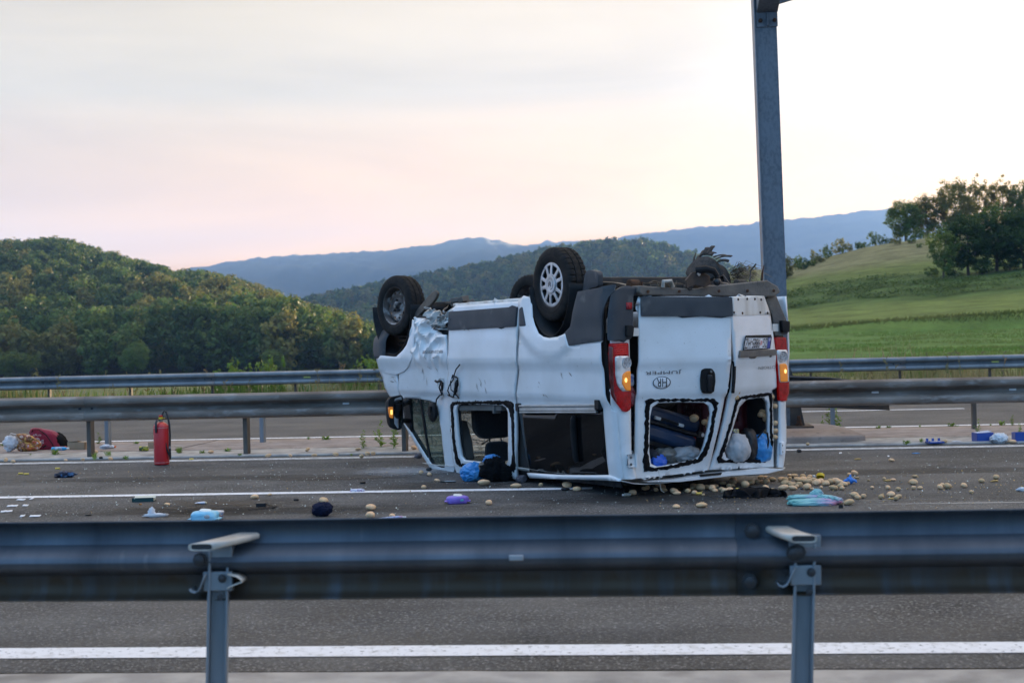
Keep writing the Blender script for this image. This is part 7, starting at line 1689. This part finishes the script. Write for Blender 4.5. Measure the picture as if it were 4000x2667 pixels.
# right-hand side
db=bottle('dropper_bottle',(IT['dropper'][0],IT['dropper'][1]+.02),.075,.017,mat('clear_bottle',(.55,.53,.45),.1,trans=.6,coat=1),WHP,'small clear dropper bottle with white cap beside a potato','bottle',R(197))
def tiedye():
    m=bpy.data.materials.new('tie_dye'); m.use_nodes=True; t=m.node_tree; L=t.links.new; p=t.nodes['Principled BSDF']; p.inputs['Roughness'].default_value=.9
    tc=t.nodes.new('ShaderNodeTexCoord'); s=t.nodes.new('ShaderNodeSeparateXYZ'); L(tc.outputs['Object'],s.inputs[0]); mp=t.nodes.new('ShaderNodeMapping'); mp.inputs['Scale'].default_value=(1.5,14,3); mp.inputs['Rotation'].default_value=(0,0,.12); L(tc.outputs['Object'],mp.inputs[0]); n=t.nodes.new('ShaderNodeTexNoise'); n.inputs['Scale'].default_value=4; n.inputs['Detail'].default_value=5; L(mp.outputs[0],n.inputs['Vector'])
    a=t.nodes.new('ShaderNodeMath'); a.operation='MULTIPLY_ADD'; a.inputs[1].default_value=1.7; a.inputs[2].default_value=.22; L(s.outputs[0],a.inputs[0]); b=t.nodes.new('ShaderNodeMath'); b.operation='MULTIPLY_ADD'; b.inputs[1].default_value=.55; L(n.outputs[0],b.inputs[0]); L(a.outputs[0],b.inputs[2])
    r=t.nodes.new('ShaderNodeValToRGB'); e=r.color_ramp.elements
    cs=[(.15,(.16,.42,.40)),(.42,(.28,.52,.52)),(.55,(.18,.40,.44)),(.66,(.38,.34,.50)),(.82,(.48,.22,.32)),(.95,(.52,.28,.36))]
    for i,(ps,c) in enumerate(cs):
        if i<2: e[i].position=ps; e[i].color=(*c,1)
        else: x=e.new(ps); x.color=(*c,1)
    L(b.outputs[0],r.inputs[0]); L(r.outputs[0],p.inputs['Base Color']); return m
TD=tiedye()
tw=empty('towel',(IT['towel'][0],IT['towel'][1],0),.0,'folded tie-dyed garment in turquoise and pink on the road','towel')
def fold(name,x0,x1,y0,y1,h0,h1,seed,nf,slope=0,mt=None,par=None,edge=.0):
    mb=MB(); vs=[]; nx,ny=40,26
    for i in range(nx+1):
        for j in range(ny+1):
            s=i/nx; t=j/ny; x=x0+(x1-x0)*s; y=y0+(y1-y0)*t+slope*(s-.5); e=sst(0,.12,min(s,1-s))*sst(0,.22,min(t,1-t)); q=t*nf+.9*noise.noise(Vector((s*2.2,t*2,seed)))
            z=.004+(h0+(h1-h0)*s)*e*(.58+.46*sin(q*2*pi)+.18*noise.noise(Vector((s*7,t*7,seed)))); vs.append((x+(.02+edge)*noise.noise(Vector((t*4,s*2,seed))),y+(.015+edge)*noise.noise(Vector((s*5,3+t*2,seed))),z))
    mb.add(vs,[(i*(ny+1)+j,i*(ny+1)+j+1,(i+1)*(ny+1)+j+1,(i+1)*(ny+1)+j) for i in range(nx) for j in range(ny)]); return mb.build(name,mt or TD,par or tw,ang=None,thick=.004)
for nm,d,sd,lc,rt,am in (('lower_fold',(.42,.15,.055),201,(.0,.09,0),(0,0,.03),.15),('front_hem',(.34,.08,.035),203,(-.02,.02,0),(0,0,-.05),.22),('upper_fold',(.30,.13,.05),205,(-.03,.24,.02),(0,0,-.12),.17),('right_fold',(.17,.26,.06),207,(.13,.17,.01),(0,.12,.25),.2),('raised_corner',(.10,.09,.08),209,(.06,.26,.03),(0,-.3,.4),.22)):
    obj(nm,crumple_mesh(nm,d,sd,am,1.5,5,.6,.8),TD,tw,loc=lc,rot=rt)
gm=empty('garment',(IT['blackcloth'][0],IT['blackcloth'][1]-.02,0),0,'black garment spread on the road in front of the rear doors','garment'); BGM=mat('black_garment',(.005,.005,.006),.85,spec=.15,col2=(.009,.009,.010),ns=5)
fold('body',-.13,.17,.0,.26,.07,.06,13,2.6,.05,BGM,gm,.06); fold('sleeve',-.25,-.02,.06,.20,.05,.06,17,1.6,.08,BGM,gm,.05); fold('sleeve',.10,.245,.04,.22,.045,.05,19,1.8,-.06,BGM,gm,.05); fold('collar',-.08,.04,.20,.33,.05,.05,23,1.4,.0,BGM,gm,.05)
crumple('lace_trim',(IT['lace'][0],IT['lace'][1]+.0),(.075,.10,.03),75,EBK,'black lace edge beside the tie-dyed garment','lace',.1,amp=.5,fr=4)
mb=MB(); mb.box((0,0,.012),(.032,.018,.024)); mb.box((0,.012,.016),(.03,.006,.032),(R(20),0,0)); T('clip',mb.mesh('clip'),EBK,IT['clip'],'small black clip at the right corner of the tie-dyed garment','clip')
mb=MB(); mb.lathe([(.036,.0),(.037,.002),(.037,.028),(.035,.030),(.0,.030)],26); o=T('lid',mb.mesh('lid'),plain('yellow_plastic',(.78,.52,.02),.4),(IT['lid'][0],IT['lid'][1]+.03),'yellow plastic lid lying at the back of the potato heap','lid',0,.02,rot=(R(-35),R(12),0)); o.location.z=.02
mb=MB(); mb.lathe([(.010,.0),(.012,.004),(.012,.018),(.0,.018)],12,'X'); T('screw_top',mb.mesh('cap2'),WHP,(*IT['wcap'],.03),'small white screw cap in the potato heap','cap',.6)
crumple('pebble',IT['stone'],(.03,.025,.02),77,plain('grey_stone',(.13,.13,.135),.8),'small grey stone in front of the potato heap','stone',0,amp=.1,sub=3)
gl=empty('rubber_glove',(IT['glove'][0],IT['glove'][1]+.03,0),0,'bright blue rubber glove crumpled beside the potato heap','glove'); BG=mat('blue_glove',(.035,.22,.66),.45,col2=(.025,.16,.52),ns=9)
obj('palm',crumple_mesh('palm',(.065,.06,.065),79,.22,1.8,4),BG,gl)
for i,(a,b) in enumerate((((-.02,-.01,.03),(-.065,-.015,.022)),((-.02,.01,.035),(-.06,.02,.014)),((.02,-.01,.03),(.06,-.02,.014)),((.02,.01,.025),(.062,.005,.028)),((.0,.0,.05),(.012,.01,.082)))):
    mb=MB(); A_,B_=Vector(a),Vector(b); mb.tube([A_,A_.lerp(B_,.5)+Vector((0,0,.006)),B_],[.012,.011,.006],8); mb.build('finger',BG,gl)
BLP=mat('blue_box_plastic',(.016,.06,.30),.4,col2=(.02,.075,.35),ns=4,coat=.3)
def openbox(name,xy,d,rz,label,lidm=None,tilt=0):
    e=empty(name,(xy[0],xy[1],.02),rz,label,'box'); t_=.006; mb=MB()
    mb.box((0,0,t_/2),(d[0],d[1],t_)); mb.build('bottom',BLP,e)
    for c,s in (((0,-d[1]/2,d[2]/2),(d[0],t_,d[2])),((0,d[1]/2,d[2]/2),(d[0],t_,d[2])),((-d[0]/2,0,d[2]/2),(t_,d[1],d[2])),((d[0]/2,0,d[2]/2),(t_,d[1],d[2]))):
        mb=MB(); mb.box(c,s); mb.build('wall',BLP,e,bevel=.002)
    e.rotation_euler=(0,tilt,rz)
    return e
b1=openbox('tray',(IT['tray'][0],IT['tray'][1]+.07),(.185,.13,.02),.08,'flat dark blue tray with raised clips lying on the gutter edge')
for x_ in (-.07,.0,.075):
    mb=MB(); mb.box((x_,.06,.035),(.028,.006,.034),(R(-10),0,0)); mb.build('clip',BLP,b1)
mb=MB(); mb.box((.02,0,.015),(.12,.09,.004)); mb.build('insert',WHP,b1)
b2=openbox('box',(IT['bluebox'][0],IT['bluebox'][1]+.09),(.205,.15,.105),.12,'open dark blue plastic box at the right beside the nappies'); mb=MB(); mb.box((.0,.0,.108),(.18,.12,.004),(R(4),R(-6),0)); mb.build('cover_sheet',plain('pale_blue_sheet',(.42,.50,.68),.5),b2)
b3=openbox('box',(IT['bluebox2'][0]+.02,IT['bluebox2'][1]+.09),(.20,.15,.10),-.05,'bright blue box cut by the right edge of the picture')
crumple('nappy_bag',(IT['diaper'][0],IT['diaper'][1]+.08),(.20,.15,.125),81,mat('nappy_film',(.66,.68,.72),.35,col2=(.78,.79,.80),ns=5,col3=(.25,.55,.68),ns3=7,lo3=.64,hi3=.70),'translucent white bag of nappies beside the blue box','bag',.1,amp=.26,fr=2.2)
crumple('bread_roll',(IT['diaper'][0]+.15,IT['diaper'][1]+.06),(.10,.07,.045),83,PT,'brown bread roll between the nappies and the bright blue box','bread',.1,amp=.06,sub=3)
crumple('wrapper',IT['wwrap'],(.12,.05,.025),85,WPL,'white torn wrapper between the two dark blue plastic pieces','wrapper',.1,amp=.5)
crumple('tissue',IT['whitebit'],(.08,.05,.03),86,WPA,'white crumpled tissue at the right edge of the road','tissue',.1,amp=.4)
crumple('plastic_part',IT['nut'],(.05,.045,.038),87,EBK,'small black knob lying behind the rear corner of the van','plastic part',.2,amp=.15,sub=3,box=1)
crumple('plastic_scrap',IT['bstrip'],(.085,.02,.012),88,BPL,'narrow strip of blue plastic on the far right of the road','scrap',.02,amp=.4,sub=3)
crumple('screw_top',IT['socket'],(.045,.03,.03),89,EBK,'small dark cap at the foot of the left rail post','cap',.2,z=.02,amp=.15,sub=3,box=1)
# stains on the asphalt: pale powder by the van's nose, dark spill below the doors
def stain(name,c,rx,ry,col,seed,rough):
    m=bpy.data.materials.new(name); m.use_nodes=True; t=m.node_tree; L=t.links.new; p=t.nodes['Principled BSDF']; p.inputs['Base Color'].default_value=(*col,1); p.inputs['Roughness'].default_value=rough
    tc=t.nodes.new('ShaderNodeTexCoord'); ln=t.nodes.new('ShaderNodeVectorMath'); ln.operation='LENGTH'; L(tc.outputs['Object'],ln.inputs[0])
    n=t.nodes.new('ShaderNodeTexNoise'); n.inputs['Scale'].default_value=3; n.inputs['Detail'].default_value=7; n.inputs['Roughness'].default_value=.7; L(tc.outputs['Object'],n.inputs['Vector'])
    a=t.nodes.new('ShaderNodeMath'); a.operation='MULTIPLY_ADD'; a.inputs[1].default_value=1.1; L(n.outputs[0],a.inputs[0]); L(ln.outputs['Value'],a.inputs[2])
    r=t.nodes.new('ShaderNodeMapRange'); r.inputs[1].default_value=1.35; r.inputs[2].default_value=.85; r.inputs[4].default_value=.62; L(a.outputs[0],r.inputs[0]); L(r.outputs[0],p.inputs['Alpha'])
    mb=MB(); N=32; mb.add([(0,0,0)]+[(cos(2*pi*i/N)*1.1,sin(2*pi*i/N)*1.1,0) for i in range(N)],[(0,1+i,1+(i+1)%N) for i in range(N)]); o=mb.build(name,m,fix=False,loc=(c[0],c[1],.0022),scale=(rx,ry,1),rot=(0,0,-RA)); return tag(o,kind='structure')
for c_,rx_,ry_,co_,sd_ in (((3.9,11.25),1.7,.07,(.40,.39,.37),11),((2.9,11.6),.9,.03,(.36,.35,.33),12),((-3.5,15.0),2.6,.4,(.045,.043,.041),13),((-2.0,11.9),3.2,.45,(.05,.047,.044),14),((3.8,13.9),2.4,.4,(.05,.047,.044),15),((-1.9,14.6),1.1,.3,(.07,.05,.036),16)): stain('scrape_mark',c_,rx_,ry_,co_,sd_,.8)
stain('powder_stain',(-1.15,15.25),.85,.75,(.42,.42,.43),1,.8); stain('spill_stain',(1.15,12.1),1.5,.7,(.018,.018,.018),2,.35); stain('spill_stain',(-2.6,12.3),1.3,1.0,(.045,.034,.026),3,.7); stain('spill_stain',(-.6,13.6),1.2,.6,(.03,.028,.026),4,.6)
# ------------------------------------------------------------------ load inside the van
VR=R(119.44)
def IN(name,mesh,mt,uvz,label,cat,rot=(0,0,0),grp=None):
    o=obj(name,mesh,mt,loc=W(*uvz),rot=(rot[0],rot[1],VR+rot[2])); return tag(o,label,cat,grp)
CASE=mat('suitcase_blue',(.012,.035,.085),.32,coat=.3,col2=(.016,.045,.105),ns=5)
sc=empty('suitcase',W(.42,.19,.555),VR,'dark blue hard suitcase wedged in the right rear window opening','suitcase'); sc.rotation_euler=(.29,0,VR)
for z_,h_ in ((.083,.135),(-.085,.145)):
    mb=MB(); mb.box((.02,.0,z_),(.40,.60,h_)); mb.build('shell',CASE,sc,bevel=.045)
mb=MB(); mb.box((.02,0,.004),(.385,.585,.034)); mb.build('zip',EBK,sc,bevel=.012)
mb=MB(); mb.tube([(-.185,.20,.045),(-.215,.13,.05),(-.22,.03,.048),(-.19,-.06,.042)],.013,8); hd_=mb.build('handle',EBK,sc)
for y_ in (.20,-.06):
    mb=MB(); mb.box((-.198,y_,.044),(.03,.06,.028)); mb.build('handle_end',WHP,hd_,bevel=.005)
for z_ in (.02,-.165):
    mb=MB(); mb.lathe([(.012,-.012),(.028,-.012),(.03,0),(.028,.012),(.012,.012)],18,'X',(-.17,-.335,z_)); wv=mb.build('wheel',EBK,sc); mb=MB(); mb.lathe([(.0,-.014),(.017,-.014),(.018,-.010)],14,'X',(-.17,-.335,z_)); mb.build('wheel_rim',plain('wheel_grey',(.6,.6,.6),.4),wv); mb=MB(); mb.box((-.15,-.31,z_),(.06,.04,.05)); mb.build('wheel_bracket',EBK,sc)
crumple('strap',W(.30,-.06,.40),(.05,.10,.15),90,plain('orange_strap',(.62,.07,.02),.5),'orange-red strap beside the suitcase wheels','strap',rot=(0,.4,VR),amp=.3)
IN('bag_roll',crumple_mesh('roll',(.30,.50,.15),91,.14,1.6,4),mat('dark_bag',(.030,.029,.027),.6,col2=(.05,.047,.042),ns=5),(.45,.28,.70),'dark rolled bag lying above the suitcase in the van','bag')
IN('shoe',crumple_mesh('shoe',(.22,.11,.13),92,.15,1.6,4),mat('dark_navy_cloth',(.014,.018,.03),.8),(.16,.50,.27),'dark navy shoe bag at the lower left of the right rear window','bag')
IN('plastic_bag',crumple_mesh('bag',(.10,.16,.13),93,.25,1.8,4),plain('royal_blue',(.02,.10,.50),.4),(.08,.47,.22),'royal blue bag corner at the lower left of the right rear window','bag')
IN('plastic_bag',crumple_mesh('bag',(.20,.22,.16),94,.2,1.6,4),mat('grey_film',(.10,.11,.11),.3,col2=(.20,.22,.21),ns=7,coat=.4),(.20,.32,.24),'glossy grey clear bag below the suitcase','bag')
IN('cloth',crumple_mesh('cloth',(.22,.32,.15),95,.22,1.5,4),mat('offwhite_cloth',(.40,.40,.41),.85,col2=(.30,.30,.31),ns=5),(.20,.10,.25),'pale grey cloth below the suitcase wheels','cloth')
IN('cloth_bag',crumple_mesh('bag',(.18,.24,.26),96,.16,1.7,4),mat('white_cloth_bag',(.48,.48,.49),.85,col2=(.38,.38,.39),ns=4),(.02,-.36,.235),'off-white cloth bag spilling from the left rear window','bag')
hbg=IN('handbag',crumple_mesh('handbag',(.16,.13,.30),97,.12,1.6,4,.8),mat('black_leather',(.014,.014,.015),.45),(.08,-.53,.24),'black handbag between the cloth bag and the blue bag','handbag')
mb=MB(); mb.tube([(-.07,-.05,.20),(-.10,-.09,.26),(-.11,-.13,.24),(-.10,-.15,.16),(-.09,-.14,.09)],.009,6); mb.build('strap',EBK,hbg)
IN('plastic_bag',crumple_mesh('bag',(.16,.19,.26),98,.18,2.2,4),BPL,(.06,-.665,.215),'blue plastic bag at the right of the left rear window','bag')
IN('carton',crumple_mesh('carton',(.06,.07,.06),99,.1,1,3,3),patch_mat('carton_mix',[(.5,.5,.5),(.4,.36,.12),(.05,.08,.25),(.5,.12,.1)],22),(.10,-.39,.47),'small printed carton above the off-white cloth bag','carton')
ck=empty('crate',W(.55,-.48,.62),VR,'dark red plastic crate inside the left rear window','crate'); RC=mat('crate_red',(.075,.008,.012),.5)
mb=MB(); mb.box((0,0,.16),(.40,.50,.02)); mb.build('bottom',RC,ck)
for k,(f_,w_c) in enumerate(((lambda a,b:(-.2,a,b),.5),(lambda a,b:(a,-.25,b),.4),(lambda a,b:(a,.25,b),.4))):
    hl=[[(-.16+.035*i,-.05+.05*j),(-.14+.035*i,-.05+.05*j),(-.14+.035*i,-.015+.05*j),(-.16+.035*i,-.015+.05*j)] for i in range(9 if w_c>.45 else 8) for j in range(3)]
    panel('wall',[(-w_c/2,-.16),(w_c/2,-.16),(w_c/2,.15),(-w_c/2,.15)],hl,f_,RC,ck,.09,.008)
def vpot(uvz,w,lb,gr):
    o=obj('potato',PMS[random.randrange(7)],None,loc=W(*uvz),scale=(w*.5,w*.42,w*.40),rot=(0,random.uniform(-.5,.5),random.uniform(0,6))); tag(o,lb,'potato',gr)
for i,(v_,z_) in enumerate(P('inpot')): vpot((.16,v_,z_),.095 if i<1 else .07,'potato inside the van beside the suitcase' if i<4 else 'potato inside the van beside the red crate','potatoes beside the suitcase' if i<4 else 'potatoes beside the crate')
for i,(v_,z_) in enumerate(P('gappot')): vpot((.03 if i>2 else -.13,v_-.008,z_),.06,'potato stuck in the gap between the two rear doors' if i<3 else 'potato stuck behind the left rear door hinge edge','potatoes in the door gap' if i<3 else 'potatoes at the hinge edge')
IN('medicine_box',crumple_mesh('box',(.05,.07,.11),101,.06,1,3,5),patch_mat('med_print',[(.6,.62,.66),(.65,.66,.70),(.1,.15,.5),(.6,.62,.66)],30),(.10,.74,.955),'white and blue medicine box showing in the gap by the right tail lamp','box')
IN('net_bag',crumple_mesh('net',(.08,.09,.18),102,.2,1.6,4),mat('red_net',(.30,.02,.025),.6,col2=(.45,.2,.2),ns=40),(.10,.74,.78),'red printed bag in the gap by the right tail lamp','bag')
mb=MB(); mb.tube([(-.05,.565,.235),(-.06,.565,.18),(-.065,.562,.10),(-.075,.555,.05),(-.085,.535,.035)],.0022,5); o=obj('string',mb.mesh('string'),plain('string_white',(.5,.48,.44),.8),loc=(1.703,12.587,0),rot=(0,0,VR)); tag(o,'thin white string dangling from the right rear door to the road','string')
IN('cloth',crumple_mesh('cloth',(.18,.05,.14),103,.3,2,4),mat('purple_cloth',(.30,.03,.22),.8),(.95,.88,.66),'purple cloth pressed behind the dark side window','cloth')
# ------------------------------------------------------------------ weeds in the joints, glass crumbs, crumbs
WG=leafmat('weed_leaf',(.16,.30,.05),(.26,.34,.09),.35,.3,9)
def weed_mesh(name,seed,kind):
    r=random.Random(seed); vs=[];fs=[]
    def leaf(p,d,l,w):
        n=d.cross(Vector((0,0,1))); n=n.normalized() if n.length>.01 else Vector((1,0,0)); k=len(vs); m1=p+d*l*.45+Vector((0,0,l*.12)); e=p+d*l-Vector((0,0,l*.08)); vs.extend([p,m1+n*w,e,m1-n*w]); fs.append((k,k+1,k+2,k+3))
    if kind==0:      # upright leafy stalks
        for s in range(3):
            a=r.uniform(0,6.3); lean=Vector((cos(a),sin(a),0))*.15*s; top=Vector((lean.x,lean.y,1.0-.2*s)); k=len(vs); vs.extend([(-.012,0,0),(.012,0,0),tuple(top)]); fs.append((k,k+1,k+2))
            for i in range(22):
                t=r.uniform(.1,1.0); a=r.uniform(0,6.3); d=Vector((cos(a),sin(a),r.uniform(.1,.7))).normalized(); leaf(top*t,d,r.uniform(.14,.30)*(1.25-t*.7),.05)
    elif kind==1:    # low spreading
        for i in range(46):
            a=r.uniform(0,6.3); d=Vector((cos(a),sin(a),r.uniform(.15,1.3))).normalized(); leaf(Vector((cos(a)*.25*r.random(),sin(a)*.15*r.random(),r.uniform(0,.35))),d,r.uniform(.35,.75),.07)
    else:            # grassy tuft
        for i in range(60):
            a=r.uniform(0,6.3); d=Vector((cos(a)*r.uniform(.1,.7),sin(a)*.4,1)).normalized(); leaf(Vector((r.uniform(-.3,.3),r.uniform(-.1,.1),0)),d,r.uniform(.5,1.0),.018)
    me=bpy.data.meshes.new(name); me.from_pydata(vs,[],fs); me.update(); me.materials.append(WG); return me
WM=[weed_mesh('weed',i,[0,1,2,0,1][i]) for i in range(5)]
wseq={}
for i,(x,y,hh) in enumerate(WD):
    b=x*RN[0]+y*RN[1]; kd=0 if hh>.12 else (1 if i%3 else 2)
    if kd==0 and i%2: kd=3
    side_='left of the van' if x<0 else 'right of the van'; edge='gutter joint' if b<18.4 else 'far edge of the central reserve'
    if i<3: lb=['lowest leafy weed of three on the reserve behind the van front','middle leafy weed of three on the reserve behind the van front','tall leafy weed by the rail post behind the van front'][i]; gr=None
    elif hh>.16: lb='tall green weed by a rail post '+side_+(' near the gantry' if x<5 else ' at far right'); gr='tall weeds '+side_+(' gantry' if x<5 else ' far right')
    else:
        rank=sum(1 for q in WD[3:] if q[2]<=.16 and (q[0]<0)==(x<0) and (q[0]*RN[0]+q[1]*RN[1]<18.4)==(b<18.4) and q[0]/q[1]<x/y); lb=ORD[rank]+' small weed from left at the '+('gutter joint ' if b<18.4 else 'reserve far edge ')+side_; gr='weeds in the %s %s'%(edge,side_)
    o=obj('weed',WM[kd],None,loc=(x,y,.02),rot=(0,0,i*1.3),scale=(hh*(1.2 if kd in(0,3) else 1.8),hh*(1.0 if kd in(0,3) else 1.2),hh*1.3)); tag(o,lb,'weed',gr)
def crumbs(n,seed,smin,smax,reg):
    r=random.Random(seed)
    for i in range(n):
        p=reg(r); s=r.uniform(smin,smax); a=r.uniform(0,6.3)
        yield [Vector((p[0]+cos(a+q)*s,p[1]+sin(a+q)*s,.004+(s*r.uniform(.2,1.6) if q>0 else 0))) for q in (0,1.6,3.1,4.6)]
def regg(r):
    x=r.uniform(-6.5,5.5); b=r.choice([r.gauss(14.6,1.3),r.gauss(12,1.6)]); q=rd(x,min(17.2,max(9.5,b))); return (q.x,q.y)
quads('glass_crumbs',crumbs(2600,3,.003,.0075,regg),mat('glass_crumb',(.48,.56,.55),.15,coat=1),'pale broken glass crumbs scattered over the road')
quads('food_crumbs',crumbs(500,4,.003,.009,lambda r:(r.uniform(1.0,4.6),r.gauss(12.3,.7)) if r.random()<.7 else (r.uniform(-6,0),r.uniform(11.5,16))),plain('crumb_yellow',(.45,.30,.11),.7),'yellowish food crumbs scattered among the potatoes')
print('scene done',len(bpy.data.objects))
